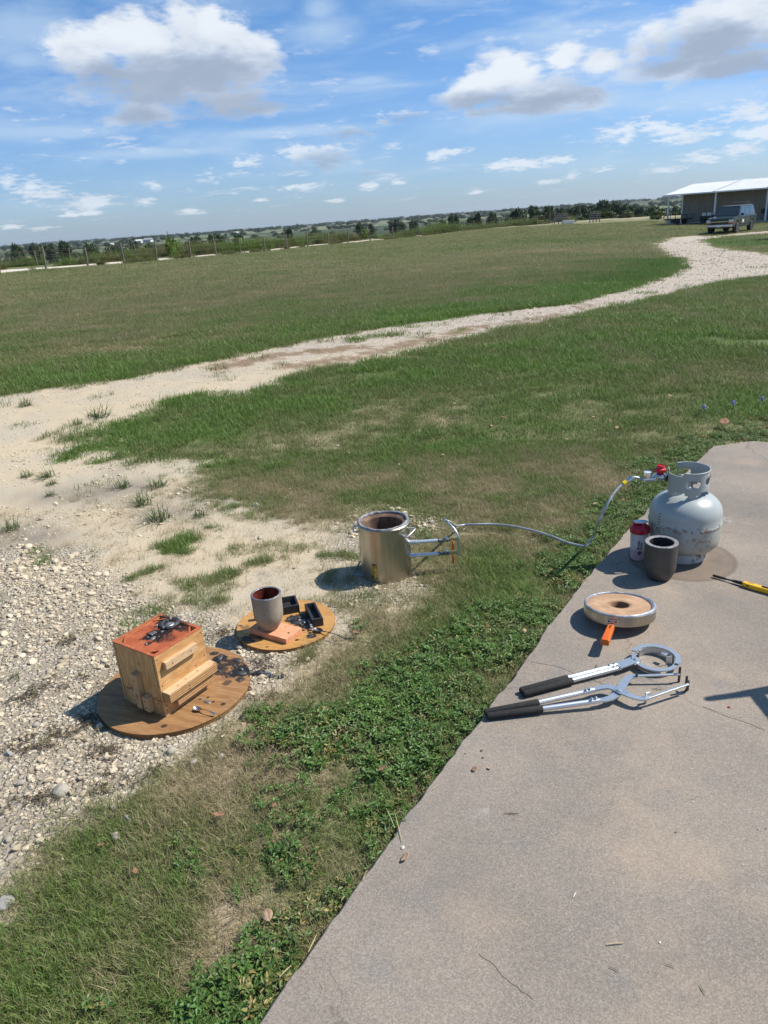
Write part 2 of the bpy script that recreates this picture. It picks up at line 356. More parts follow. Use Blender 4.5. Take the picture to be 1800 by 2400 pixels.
def thing(name, label, cat, loc=(0, 0, 0), rz=0.0, group=None, rot=None):
    o = bpy.data.objects.new(name, None); COL.objects.link(o); o.empty_display_size = 0.1
    o.location = loc; o.rotation_euler = rot if rot else (0, 0, rz)
    return tag(o, label, cat, group)
def share(name, me, parent=None, loc=(0, 0, 0), rot=(0, 0, 0), scale=(1, 1, 1)):
    o = bpy.data.objects.new(name, me); COL.objects.link(o)
    if parent is not None: o.parent = parent
    o.location = loc; o.rotation_euler = rot; o.scale = scale; return o

# ------------------------------------------------------------------ materials
def mat(name, c, rough=0.6, metal=0.0, c2=None, scale=20, bump=0.0, bscale=None, spec=0.5, detail=5, coords='Object', extra=None, lo=.35, hi=.65, rvar=0.0, coat=0.0, stretch=None):
    m = bpy.data.materials.new(name); m.use_nodes = True; N = NT(m.node_tree); N.n.clear()
    p = N.new('ShaderNodeBsdfPrincipled', {'Roughness': rough, 'Metallic': metal, 'Specular IOR Level': spec, 'Coat Weight': coat})
    tc = N.new('ShaderNodeTexCoord').outputs[coords]
    if stretch: tc = N.new('ShaderNodeMapping', {'Vector': tc, 'Scale': stretch}).outputs[0]
    col = None
    nz = N.noise(tc, scale, detail, 0.6)
    if c2 is None: c2 = tuple(x*0.82 for x in c)
    col = N.mix(N.sstep(nz, lo, hi), c, c2)
    if rvar: N.link(N.math('ADD', rough-rvar/2, N.math('MULTIPLY', nz, rvar)), p.inputs['Roughness'])
    if extra: col = extra(N, tc, col, p) or col
    N.link(col, p.inputs['Base Color'])
    if bump:
        b = N.new('ShaderNodeBump', {'Strength': bump, 'Distance': 0.002, 'Height': N.noise(tc, bscale or scale*4, 5, 0.6)})
        N.link(b.outputs[0], p.inputs['Normal'])
    o = N.new('ShaderNodeOutputMaterial'); N.link(p.outputs[0], o.inputs[0]); return m

def veg_mat(name, stops, trans=0.35, rough=0.55):
    m = bpy.data.materials.new(name); m.use_nodes = True; N = NT(m.node_tree); N.n.clear()
    ti = N.new('ShaderNodeAttribute', attribute_name='tint', attribute_type='INSTANCER').outputs['Fac']
    bv = N.new('ShaderNodeAttribute', attribute_name='bv', attribute_type='GEOMETRY').outputs['Fac']
    c = N.ramp(N.math('ADD', ti, bv, clamp=True), stops)
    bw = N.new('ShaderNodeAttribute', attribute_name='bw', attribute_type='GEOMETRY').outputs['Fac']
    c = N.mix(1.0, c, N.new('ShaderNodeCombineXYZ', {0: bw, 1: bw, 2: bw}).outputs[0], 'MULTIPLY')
    p = N.new('ShaderNodeBsdfPrincipled', {'Base Color': c, 'Roughness': rough, 'Specular IOR Level': 0.35})
    t = N.new('ShaderNodeBsdfTranslucent', {'Color': c})
    mx = N.new('ShaderNodeMixShader', {0: trans}); N.link(p.outputs[0], mx.inputs[1]); N.link(t.outputs[0], mx.inputs[2])
    o = N.new('ShaderNodeOutputMaterial'); N.link(mx.outputs[0], o.inputs[0]); return m
# ------------------------------------------------------------------ slab outline (world)
SL_EDGE = [(-1.30, -0.42)] + [tuple(G(*p)[:2]) for p in [(600,2400),(735,2205),(868,2029),(905,1975),(985,1868),(1069,1757),(1130,1676),(1193,1595),(1265,1495),(1345,1389),(1470,1242),(1570,1140),(1672,1045)]]
SL_EDGE += [(2.45, 4.62), (3.4, 3.9), (5.6, 2.3)]
def slab_outline():
    out = []
    for i in range(len(SL_EDGE)-1):
        a = np.array(SL_EDGE[i]); b = np.array(SL_EDGE[i+1]); L = np.hypot(*(b-a)); n = max(2, int(L/0.02)); t = (b-a)/L; nn = np.array([-t[1], t[0]])
        for k in range(n):
            p = a+(b-a)*k/n; w = (fbm(np.array([p[0]*18]), np.array([p[1]*18]), 77, 3)[0]-.5)*0.022
            out.append(tuple(p+nn*w))
    return out
SL_OUT = slab_outline()
SLAB_POLY = np.array(SL_OUT + [(5.6, -4.5), (-4.0, -4.5)])
SLAB_COARSE = np.array(SL_EDGE + [(5.6, -4.5), (-4.0, -4.5)])
FOOT = [(-0.800, 2.285, 0.265), (-0.437, 2.69, 0.200), (-0.006, 3.136, 0.118)]

# ------------------------------------------------------------------ ground
def ground_material():
    m = bpy.data.materials.new('ground_material'); m.use_nodes = True; N = NT(m.node_tree); N.n.clear()
    A = lambda n: N.new('ShaderNodeAttribute', attribute_name=n).outputs['Fac']
    pos = N.new('ShaderNodeNewGeometry').outputs['Position']
    flat = N.vmath('MULTIPLY', pos, (1, 1, 0))
    bare, rocky, lush, drive, stain, brown, road, far, infield = [A(k) for k in ('bare', 'rocky', 'lush', 'drive', 'stain', 'brown', 'road', 'far', 'infield')]
    n_s = N.noise(flat, 1.3, 6, 0.6); n_m = N.noise(flat, 7, 6, 0.62); n_f = N.noise(flat, 60, 5, 0.65); n_ff = N.noise(flat, 260, 3, 0.6)
    # sandy caliche
    dirt = N.mix(N.sstep(n_s, 0.35, 0.68), (0.50, 0.405, 0.275), (0.43, 0.37, 0.28))
    dirt = N.mix(N.math('MULTIPLY', N.sstep(n_m, 0.45, 0.75), 0.4), dirt, (0.42, 0.37, 0.30))
    dirt = N.mix(N.math('MULTIPLY', N.sstep(n_f, 0.52, 0.66), 0.4), dirt, (0.56, 0.50, 0.41))
    dirt = N.mix(N.math('MULTIPLY', N.sstep(n_ff, 0.55, 0.70), 0.45), dirt, (0.27, 0.23, 0.18))
    dirt = N.mix(N.math('MULTIPLY', stain, N.math('ADD', 0.45, N.math('MULTIPLY', n_f, 0.7))), dirt, (0.20, 0.175, 0.15))
    # crushed rock
    def vor(scale, rnd=1.0):
        v = N.new('ShaderNodeTexVoronoi', {'Vector': N.vmath('ADD', flat, N.vmath('MULTIPLY', N.new('ShaderNodeTexNoise', {'Vector': flat, 'Scale': scale*0.8}).outputs['Color'], (0.4/scale, 0.4/scale, 0))), 'Scale': scale, 'Randomness': rnd})
        e = N.new('ShaderNodeTexVoronoi', {'Vector': flat, 'Scale': scale, 'Randomness': rnd}, feature='DISTANCE_TO_EDGE')
        return v, e
    v1, e1 = vor(62); v2, e2 = vor(24)
    s1 = N.new('ShaderNodeSeparateColor', {0: v1.outputs['Color']}); s2 = N.new('ShaderNodeSeparateColor', {0: v2.outputs['Color']})
    rk = N.ramp(s1.outputs[0], [(0, (0.24, 0.21, 0.17)), (0.3, (0.39, 0.34, 0.265)), (0.6, (0.50, 0.43, 0.33)), (1, (0.60, 0.54, 0.44))])
    rk = N.mix(N.math('MULTIPLY', N.math('SUBTRACT', 1.0, N.sstep(v1.outputs['Distance'], 0.2, 0.75)), 0.0), rk, (0.2, 0.17, 0.13))
    gapd = N.math('SUBTRACT', 1.0, N.sstep(v1.outputs['Distance'], 0.35, 0.62))
    rk = N.mix(N.math('SUBTRACT', 1.0, gapd), rk, (0.30, 0.255, 0.195))
    dv = N.ramp(s2.outputs[0], [(0, (0.24, 0.205, 0.19)), (0.35, (0.37, 0.32, 0.29)), (0.7, (0.47, 0.415, 0.38)), (1, (0.60, 0.55, 0.51))])
    dv = N.mix(N.math('MULTIPLY', N.sstep(n_m, 0.4, 0.7), 0.35), dv, (0.50, 0.42, 0.32))
    rk = N.mix(N.math('MULTIPLY', drive, 0.85), rk, dv)
    rmask = N.math('MULTIPLY', rocky, N.sstep(N.math('ADD', n_m, N.math('MULTIPLY', rocky, 0.35)), 0.45, 0.62))
    ground = N.mix(rmask, dirt, rk)
    ground = N.mix(N.math('MULTIPLY', brown, 0.85), ground, N.mix(N.sstep(n_f, 0.4, 0.6), (0.13, 0.085, 0.05), (0.26, 0.17, 0.10)))
    # turf soil and thatch between and under the blades
    st = N.new('ShaderNodeMapping', {'Vector': flat, 'Scale': (1, 1.0, 1)}).outputs[0]
    gcol = N.ramp(N.math('ADD', lush, N.math('MULTIPLY', N.math('SUBTRACT', n_m, 0.5), 0.55)), [(0.1, (0.42, 0.34, 0.235)), (0.35, (0.30, 0.26, 0.155)), (0.6, (0.17, 0.175, 0.08)), (0.95, (0.09, 0.14, 0.035))])
    gcol = N.mix(N.math('MULTIPLY', N.sstep(n_f, 0.45, 0.62), 0.55), gcol, N.mix(infield, (0.10, 0.085, 0.05), (0.19, 0.19, 0.095)))
    gcol = N.mix(N.math('MULTIPLY', N.sstep(n_ff, 0.5, 0.68), 0.4), gcol, (0.24, 0.20, 0.12))
    edge = N.sstep(N.math('ADD', bare, N.math('MULTIPLY', N.math('SUBTRACT', n_f, 0.5), 0.9)), 0.25, 0.7)
    col = N.mix(edge, gcol, ground)
    # far country: pastures, scrub, woods
    fs = N.new('ShaderNodeMapping', {'Vector': flat, 'Scale': (0.004, 0.0025, 1), 'Rotation': (0, 0, 0.4)}).outputs[0]
    fv = N.new('ShaderNodeTexVoronoi', {'Vector': fs, 'Scale': 1.6}); fsp = N.new('ShaderNodeSeparateColor', {0: fv.outputs['Color']})
    fn = N.noise(flat, 0.02, 6, 0.6)
    fc = N.ramp(fsp.outputs[0], [(0, (0.035, 0.055, 0.025)), (0.45, (0.06, 0.085, 0.035)), (0.55, (0.17, 0.17, 0.09)), (0.8, (0.14, 0.17, 0.075)), (1, (0.22, 0.20, 0.12))])
    fc = N.mix(N.sstep(fn, 0.50, 0.60), fc, (0.022, 0.036, 0.018))
    col = N.mix(far, col, fc)
    col = N.mix(road, col, N.mix(N.sstep(n_m, 0.3, 0.7), (0.62, 0.56, 0.48), (0.52, 0.46, 0.38)))
    p = N.new('ShaderNodeBsdfPrincipled', {'Base Color': col, 'Roughness': 0.9, 'Specular IOR Level': 0.2})
    hgt = N.math('ADD', N.math('MULTIPLY', N.math('MULTIPLY', gapd, rmask), 0.55), N.math('ADD', N.math('MULTIPLY', n_f, 0.5), N.math('MULTIPLY', n_ff, 0.16)))
    b = N.new('ShaderNodeBump', {'Strength': 1.0, 'Distance': 0.011, 'Height': hgt}); N.link(b.outputs[0], p.inputs['Normal'])
    o = N.new('ShaderNodeOutputMaterial'); N.link(p.outputs[0], o.inputs[0]); return m

def build_ground():
    fine = np.radians(np.arange(-52, 40.01, 0.21)); coarse = np.radians(np.arange(45, 303.1, 6.0))
    az = np.concatenate([fine, coarse]); na = len(az)
    rr = [0.3]
    while rr[-1] < 9000: rr.append(rr[-1]*(1.0115 if rr[-1] < 130 else 1.03)+0.001)
    rr = np.array(rr); nr = len(rr)
    RR, AA = np.meshgrid(rr, az, indexing='ij'); x = (RR*np.sin(AA)).ravel(); y = (RR*np.cos(AA)).ravel()
    ahead = y > 0
    z = np.where(ahead, hfun(x, np.maximum(y, 1e-3)), -0.04-1.2*sst(np.hypot(x, y), 8, 200))
    x = np.append(x, 0); y = np.append(y, 0); z = np.append(z, -0.05)
    me = bpy.data.meshes.new('ground'); co = np.stack([x, y, z], 1).astype(np.float32)
    me.vertices.add(len(co)); me.vertices.foreach_set('co', co.ravel())
    i = np.arange(nr-1)[:, None]; j = np.arange(na)[None, :]; j2 = (j+1) % na
    q = np.stack([i*na+j, i*na+j2, (i+1)*na+j2, (i+1)*na+j], -1).reshape(-1, 4)[:, ::-1]
    c = len(co)-1; tri = np.stack([np.full(na, c), np.arange(na), (np.arange(na)+1) % na], 1)[:, ::-1]
    nl = q.size+tri.size; me.loops.add(nl); me.loops.foreach_set('vertex_index', np.concatenate([q.ravel(), tri.ravel()]).astype(np.int32))
    npoly = len(q)+len(tri); me.polygons.add(npoly)
    me.polygons.foreach_set('loop_start', np.concatenate([np.arange(len(q))*4, q.size+np.arange(len(tri))*3]).astype(np.int32))
    me.polygons.foreach_set('use_smooth', np.ones(npoly, bool)); me.update(calc_edges=True); me.validate()
    r = np.hypot(x, y); a = np.arctan2(x, np.maximum(y, 1e-3)); fr = fence_r(a)
    ok = (y > 0) & (r < 170); mk = {k: np.zeros(len(x), np.float32) for k in ('bare', 'rocky', 'lush', 'drive', 'stain', 'brown', 'infield')}
    mm = masks(x[ok], y[ok])
    for k in mk: mk[k][ok] = mm[k]
    mk['lush'][~ok] = 0.45
    wv = (fbm(x*.3, y*.3, 3, 2)-.5)*.5
    rd = r-fr; re = np.interp(a, [-0.5, 0.0, 0.06], [4.0, 2.0, 0.0])
    mk['road'] = (sst(rd+wv, 2.0, 2.5)*(1-sst(rd+wv, 2.2+re, 2.7+re))*(1-sst(a, 0.0, 0.05))*ahead_mask(y)).astype(np.float32)
    mk['far'] = (sst(rd+wv*6, 14, 40)*ahead_mask(y)).astype(np.float32); mk['far'][(y <= 0) & (r > 120)] = 1
    mk['lush'] = np.where(rd > 7, 0.75, np.where(rd > -2, 0.22, mk['lush'])).astype(np.float32)
    for k, v in mk.items():
        at = me.attributes.new(k, 'FLOAT', 'POINT'); at.data.foreach_set('value', v.astype(np.float32))
    me.materials.append(ground_material())
    o = bpy.data.objects.new('ground', me); COL.objects.link(o); tag(o, kind='structure')
def ahead_mask(y): return (y > 0).astype(float)
build_ground()

# ------------------------------------------------------------------ concrete slab
def slab_material():
    m = bpy.data.materials.new('slab_concrete'); m.use_nodes = True; N = NT(m.node_tree); N.n.clear()
    pos = N.new('ShaderNodeNewGeometry').outputs['Position']
    n1 = N.noise(pos, 1.6, 6, 0.6); n2 = N.noise(pos, 6, 6, 0.65); n3 = N.noise(pos, 90, 4, 0.7); n4 = N.noise(pos, 330, 3, 0.6)
    c = N.mix(N.sstep(n1, 0.35, 0.66), (0.190, 0.163, 0.137), (0.262, 0.222, 0.180))
    c = N.mix(N.math('MULTIPLY', N.sstep(n2, 0.50, 0.72), 0.7), c, (0.165, 0.155, 0.15))
    c = N.mix(N.math('MULTIPLY', N.sstep(N.noise(pos, 2.3, 5, 0.6, out=0), 0.48, 0.68), 0.6), c, (0.36, 0.275, 0.20))
    v = N.new('ShaderNodeTexVoronoi', {'Vector': pos, 'Scale': 330.0}); vs = N.new('ShaderNodeSeparateColor', {0: v.outputs['Color']})
    agg = N.ramp(vs.outputs[0], [(0, (0.09, 0.08, 0.075)), (0.3, (0.21, 0.19, 0.17)), (0.6, (0.33, 0.285, 0.245)), (0.85, (0.46, 0.38, 0.30)), (1, (0.56, 0.53, 0.49))])
    c = N.mix(0.26, c, agg)
    c = N.mix(N.math('MULTIPLY', N.sstep(n3, 0.56, 0.7), 0.35), c, (0.13, 0.12, 0.11))
    hv = N.new('ShaderNodeTexVoronoi', {'Vector': N.vmath('ADD', pos, N.vmath('MULTIPLY', N.new('ShaderNodeTexNoise', {'Vector': pos, 'Scale': 4.0, 'Detail': 6.0}).outputs['Color'], (.35, .35, 0))), 'Scale': .75}, feature='DISTANCE_TO_EDGE').outputs['Distance']
    c = N.mix(N.math('MULTIPLY', N.math('SUBTRACT', 1.0, N.sstep(hv, 0.0006, 0.0022)), 0.45), c, (.10, .085, .075))
    c = N.mix(N.math('MULTIPLY', N.sstep(N.noise(pos, 0.9, 4, 0.55, dist=.4), 0.50, 0.68), 0.35), c, (0.15, 0.135, 0.12))
    # pale scuffs and bird-lime specks
    sc = N.noise(N.new('ShaderNodeMapping', {'Vector': pos, 'Scale': (1, 1.0, 1)}).outputs[0], 13, 7, 0.72, dist=1.0)
    c = N.mix(N.math('MULTIPLY', N.sstep(sc, 0.70, 0.78), 0.65), c, (0.60, 0.60, 0.59))
    sc2 = N.noise(pos, 3.7, 3, 0.5, dist=0.6)
    c = N.mix(N.math('MULTIPLY', N.math('MULTIPLY', N.sstep(sc2, 0.64, 0.72), N.sstep(n3, 0.42, 0.6)), 0.45), c, (0.50, 0.49, 0.475))
    # water ring left by the gas bottle
    sp = N.new('ShaderNodeSeparateXYZ', {0: pos}); fx = N.new('ShaderNodeCombineXYZ', {0: sp.outputs[0], 1: sp.outputs[1], 2: 0.0}).outputs[0]
    dn = N.math('MULTIPLY', N.math('SUBTRACT', n2, 0.5), 0.03)
    d = N.math('ADD', N.vmath('DISTANCE', fx, (1.322, 2.985, 0)), dn)
    wet = N.math('SUBTRACT', 1.0, N.sstep(d, 0.218, 0.230))
    rim = N.math('MULTIPLY', N.sstep(d, 0.20, 0.225), N.math('SUBTRACT', 1.0, N.sstep(d, 0.226, 0.236)))
    c = N.mix(N.math('MULTIPLY', wet, 0.62), c, N.mix(N.sstep(n2, 0.4, 0.65), (0.17, 0.12, 0.085), (0.12, 0.09, 0.07)))
    c = N.mix(N.math('MULTIPLY', rim, 0.35), c, (0.10, 0.07, 0.05))
    # dirty damp edge along the grass: darker, cream grit
    eg = N.new('ShaderNodeAttribute', attribute_name='edge').outputs['Fac']
    p = N.new('ShaderNodeBsdfPrincipled', {'Base Color': c, 'Roughness': 0.88, 'Specular IOR Level': 0.25})
    b = N.new('ShaderNodeBump', {'Strength': 0.35, 'Distance': 0.0020, 'Height': N.math('ADD', N.math('MULTIPLY', n4, 0.7), N.math('ADD', N.math('MULTIPLY', n3, 0.7), N.math('MULTIPLY', n2, 1.2)))})
    N.link(b.outputs[0], p.inputs['Normal'])
    o = N.new('ShaderNodeOutputMaterial'); N.link(p.outputs[0], o.inputs[0]); return m
mb = MB(); P = [tuple(p) for p in SLAB_POLY]
n = len(P)
# slightly rounded top edge
cen = np.array([2.2, 0.6]); inn = []
for p in P:
    d = np.array(p)-cen; d /= np.hypot(*d); inn.append(tuple(np.array(p)-d*0.006))
vs = [(p[0], p[1], -0.12) for p in P]+[(p[0], p[1], -0.006) for p in P]+[(p[0], p[1], 0.0) for p in inn]
fs = [(i, (i+1) % n, n+(i+1) % n, n+i) for i in range(n)]+[(n+i, n+(i+1) % n, 2*n+(i+1) % n, 2*n+i) for i in range(n)]+[tuple(range(2*n, 3*n))]
mb.add(vs, fs); slab = tag(mb.build('concrete_slab', slab_material()), kind='structure')
crack_m = mat('crack_dark', (0.185, 0.16, 0.135), 1.0)
def crack(pts, w=0.0010):
    pp = []
    for a, b in zip(pts[:-1], pts[1:]):
        A_ = G(*a, 0.0006); B_ = G(*b, 0.0006); k = max(3, int((B_-A_).length/0.012))
        for i in range(k):
            q = A_.lerp(B_, i/k); q.x += random.uniform(-.0018, .0018); q.y += random.uniform(-.0018, .0018); pp.append(q)
    m_ = MB(); ws = [w*random.uniform(.35, 1.0) for _ in pp]; ws[0] = ws[-1] = w*.2
    m_.strip(pp, ws, 0.0008); o = m_.build('crack', crack_m, slab); return o
crack([(1245,1551),(1300,1560),(1345,1577),(1390,1593),(1436,1612)])
crack([(1645,1655),(1675,1667),(1708,1680),(1740,1690),(1770,1702),(1800,1716)])
crack([(1672,1243),(1700,1247),(1722,1247)])
crack([(1120,2235),(1150,2254),(1180,2288),(1210,2312),(1235,2332),(1262,2350)], .0006)
crack([(1605,1880),(1650,1862)], .0007)

# ------------------------------------------------------------------ scatter system
def proto_col(name, objs):
    c = bpy.data.collections.new(name)
    for o in objs: c.objects.link(o)
    return c
def blade_mesh(name, n, rad, hmin, hmax, w, m, lean=0.6, bv=(-.15, .15), segs=2, seed=0, bend=0.5, rise=0.0):
    rng = np.random.default_rng(seed); vs = []; fs = []; at = []; aw = []
    for _ in range(n):
        a = rng.uniform(0, 2*math.pi); r = rad*math.sqrt(rng.random()); x0, y0 = r*math.cos(a), r*math.sin(a)
        L = rng.uniform(hmin, hmax); th = abs(rng.normal(0, lean)); th = min(th, 1.45); az = rng.uniform(0, 2*math.pi)
        dx, dy = math.cos(az), math.sin(az); px, py = -dy, dx; ww = w*rng.uniform(.6, 1.2)
        val = rng.uniform(*bv); wl = rng.uniform(.75, 1.15); p = np.array([x0, y0, rng.uniform(0, rise) if rise else 0.0]); b = len(vs); tcur = th
        for s in range(segs):
            k = 1-0.45*s/segs
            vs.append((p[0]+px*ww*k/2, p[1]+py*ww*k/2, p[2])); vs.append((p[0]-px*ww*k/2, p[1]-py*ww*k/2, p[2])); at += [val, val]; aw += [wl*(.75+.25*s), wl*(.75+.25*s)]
            st = L/segs; p = p + np.array([dx*math.sin(tcur), dy*math.sin(tcur), math.cos(tcur)])*st; tcur += bend*rng.uniform(.3, 1.5)/segs
            if s: fs.append((b+2*s-2, b+2*s-1, b+2*s+1, b+2*s))
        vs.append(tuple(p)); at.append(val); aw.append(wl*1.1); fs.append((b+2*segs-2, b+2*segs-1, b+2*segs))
    return vmesh(name, vs, fs, at, aw, m)
def vmesh(name, vs, fs, at, aw, m):
    me = bpy.data.meshes.new(name); me.from_pydata([tuple(map(float, v)) for v in vs], [], fs); me.update()
    me.attributes.new('bv', 'FLOAT', 'POINT').data.foreach_set('value', np.array(at, np.float32))
    me.attributes.new('bw', 'FLOAT', 'POINT').data.foreach_set('value', np.array(aw, np.float32))
    me.materials.append(m); return bpy.data.objects.new(name, me)
def leaf_mesh(name, n, rad, h, ll, lw, m, seed=0, bv=(-.15, .15)):
    rng = np.random.default_rng(seed); vs = []; fs = []; at = []; aw = []
    stems = [(rad*math.sqrt(rng.random()), rng.uniform(0, 6.28)) for _ in range(max(2, n//6))]
    for sr_, sa in stems:
        cx, cy = sr_*math.cos(sa), sr_*math.sin(sa); hz = rng.uniform(.3, 1)*h; k = 6; base = rng.uniform(0, 6.28)
        for i in range(k):
            an = base+i*6.28/k+rng.normal(0, .25); L = ll*rng.uniform(.6, 1.15); W = lw*rng.uniform(.7, 1.15); tilt = rng.uniform(-.1, .9); val = rng.uniform(*bv); wl = rng.uniform(.7, 1.2)
            z0 = hz*rng.uniform(.6, 1.0); d = np.array([math.cos(an)*math.cos(tilt), math.sin(an)*math.cos(tilt), math.sin(tilt)]); sd = np.array([-math.sin(an), math.cos(an), 0])
            up = np.cross(d, sd)*-1; p0 = np.array([cx, cy, z0])+d*0.002; mid = p0+d*L*.5; tip = p0+d*L-np.array([0, 0, L*.22]); b = len(vs)
            q1 = p0+d*L*.28; q2 = p0+d*L*.68-np.array([0, 0, L*.04])
            vs += [p0, q1+sd*W*.42+np.array([0, 0, W*.12]), q1-np.array([0, 0, W*.10]), q1-sd*W*.42+np.array([0, 0, W*.12]), q2+sd*W*.40+np.array([0, 0, W*.10]), q2-np.array([0, 0, W*.10]), q2-sd*W*.40+np.array([0, 0, W*.10]), tip]
            fs += [(b, b+1, b+2), (b, b+2, b+3), (b+1, b+4, b+5, b+2), (b+2, b+5, b+6, b+3), (b+4, b+7, b+5), (b+5, b+7, b+6)]
            at += [val]*8; aw += [wl*.8]+[wl]*7
    return vmesh(name, vs, fs, at, aw, m)
def stone_mesh(name, m, seed, sub=2, flat=.48):
    rng = np.random.default_rng(seed); bm = bmesh.new(); bmesh.ops.create_icosphere(bm, subdivisions=sub, radius=1)
    pl = [(Vector(rng.normal(0, 1, 3)).normalized(), rng.uniform(.55, .85)) for _ in range(7)]
    sc = Vector((rng.uniform(.8, 1.2), rng.uniform(.65, 1.0), flat*rng.uniform(.8, 1.2)))
    for v in bm.verts:
        for nrm, d in pl:
            k = v.co.dot(nrm)
            if k > d: v.co -= nrm*(k-d)*.92
        v.co = Vector((v.co.x*sc.x, v.co.y*sc.y, v.co.z*sc.z))*(1+rng.normal(0, .02))
    me = bpy.data.meshes.new(name); bm.to_mesh(me); bm.free(); me.materials.append(m)
    me.polygons.foreach_set('use_smooth', [True]*len(me.polygons)); me.set_sharp_from_angle(angle=R_(28)); return bpy.data.objects.new(name, me)
def gn_tree(col):
    t = bpy.data.node_groups.new('scatter', 'GeometryNodeTree'); t.is_modifier = True
    t.interface.new_socket('Geometry', in_out='INPUT', socket_type='NodeSocketGeometry'); t.interface.new_socket('Geometry', in_out='OUTPUT', socket_type='NodeSocketGeometry')
    n = t.nodes; l = t.links; gi = n.new('NodeGroupInput'); go = n.new('NodeGroupOutput'); ip = n.new('GeometryNodeInstanceOnPoints')
    ci = n.new('GeometryNodeCollectionInfo'); ci.inputs['Collection'].default_value = col; ci.inputs['Separate Children'].default_value = True; ci.inputs['Reset Children'].default_value = True
    def at(nm, dt):
        a = n.new('GeometryNodeInputNamedAttribute'); a.data_type = dt; a.inputs['Name'].default_value = nm
        return [o_ for o_ in a.outputs if o_.enabled and o_.name == 'Attribute'][0]
    l.new(gi.outputs[0], ip.inputs['Points']); l.new(ci.outputs[0], ip.inputs['Instance']); ip.inputs['Pick Instance'].default_value = True
    l.new(at('pick', 'INT'), ip.inputs['Instance Index']); e2r = n.new('FunctionNodeEulerToRotation'); l.new(at('rot', 'FLOAT_VECTOR'), e2r.inputs[0]); l.new(e2r.outputs[0], ip.inputs['Rotation'])
    l.new(at('scl', 'FLOAT_VECTOR'), ip.inputs['Scale']); l.new(ip.outputs[0], go.inputs[0]); return t
def scatter(name, pos, rot, scl, pick, tint, protos, label=None, cat=None):
    me = bpy.data.meshes.new(name); me.vertices.add(len(pos)); me.vertices.foreach_set('co', pos.astype(np.float32).ravel())
    me.attributes.new('rot', 'FLOAT_VECTOR', 'POINT').data.foreach_set('vector', rot.astype(np.float32).ravel())
    me.attributes.new('scl', 'FLOAT_VECTOR', 'POINT').data.foreach_set('vector', scl.astype(np.float32).ravel())
    me.attributes.new('pick', 'INT', 'POINT').data.foreach_set('value', pick.astype(np.int32))
    me.attributes.new('tint', 'FLOAT', 'POINT').data.foreach_set('value', tint.astype(np.float32))
    o = bpy.data.objects.new(name, me); COL.objects.link(o); md = o.modifiers.new('scatter', 'NODES'); md.node_group = gn_tree(proto_col(name+'_pieces', protos))
    tag(o, label, cat, kind='stuff'); print('scatter', name, len(pos)); return o
RNG = np.random.default_rng(11)
def polar(n, r0, r1, a0=-0.60, a1=0.60):
    r = np.sqrt(RNG.uniform(r0*r0, r1*r1, n)); a = RNG.uniform(a0, a1, n); return r*np.sin(a), r*np.cos(a)
HOSE_LINE = [tuple(G(*p)[:2]) for p in [(1400,1290),(1376,1278),(1350,1277),(1325,1271),(1290,1257),(1250,1245),(1205,1235),(1160,1230),(1115,1230),(1060,1233)]]
def free(x, y, margin=0.0):
    ok = (sdf(x, y, SLAB_COARSE) < margin) & ((pdist(x, y+.02, HOSE_LINE) > .035) | (RNG.random(len(x)) < .25))
    for cx, cy, rr in FOOT: ok &= np.hypot(x-cx, y-cy) > rr
    return ok
def rz(n, tilt=0.0): return np.stack([RNG.normal(0, tilt, n), RNG.normal(0, tilt, n), RNG.uniform(0, 6.283, n)], 1)
GREEN = [(0.0, (0.52, 0.42, 0.27)), (0.16, (0.38, 0.31, 0.18)), (0.32, (0.27, 0.25, 0.12)), (0.55, (0.19, 0.215, 0.075)), (0.8, (0.13, 0.20, 0.045)), (1.0, (0.145, 0.25, 0.045))]
gm = veg_mat('grass_blade', GREEN)
fm = veg_mat('field_grass_blade', [(0.0, (0.40, 0.32, 0.19)), (0.25, (0.31, 0.28, 0.15)), (0.5, (0.275, 0.275, 0.13)), (0.8, (0.195, 0.25, 0.08)), (1.0, (0.11, 0.22, 0.045))])
lm = veg_mat('leaf_green', [(0.0, (0.34, 0.27, 0.10)), (0.12, (0.17, 0.20, 0.06)), (0.4, (0.095, 0.175, 0.04)), (0.7, (0.10, 0.21, 0.042)), (1.0, (0.17, 0.28, 0.06))], 0.3, 0.45)
near = [blade_mesh('near_tuft_%d' % i, 26, 0.045, .02, .06, .0022, gm, .75, (-.22, .22), 3, i, .9) for i in range(5)]
thatch = [blade_mesh('thatch_%d' % i, 18, 0.05, .02, .055, .0016, gm, 1.6, (-.10, .10), 2, 20+i, .3, rise=.008) for i in range(3)]
mid = [blade_mesh('mid_tuft_%d' % i, 46, 0.10, .03, .085, .0042, gm, .6, (-.2, .2), 2, 40+i, .7) for i in range(4)]
farp = [blade_mesh('field_tuft_%d' % i, 90, 0.30, .035, .10, .011, fm, .55, (-.2, .2), 1, 60+i) for i in range(4)]
cover = [leaf_mesh('cover_clump_%d' % i, 60, 0.045, .030, .0155+.0015*(i % 3), .0068+.0008*(i % 2), lm, 80+i, (-.3, .22)) for i in range(5)]

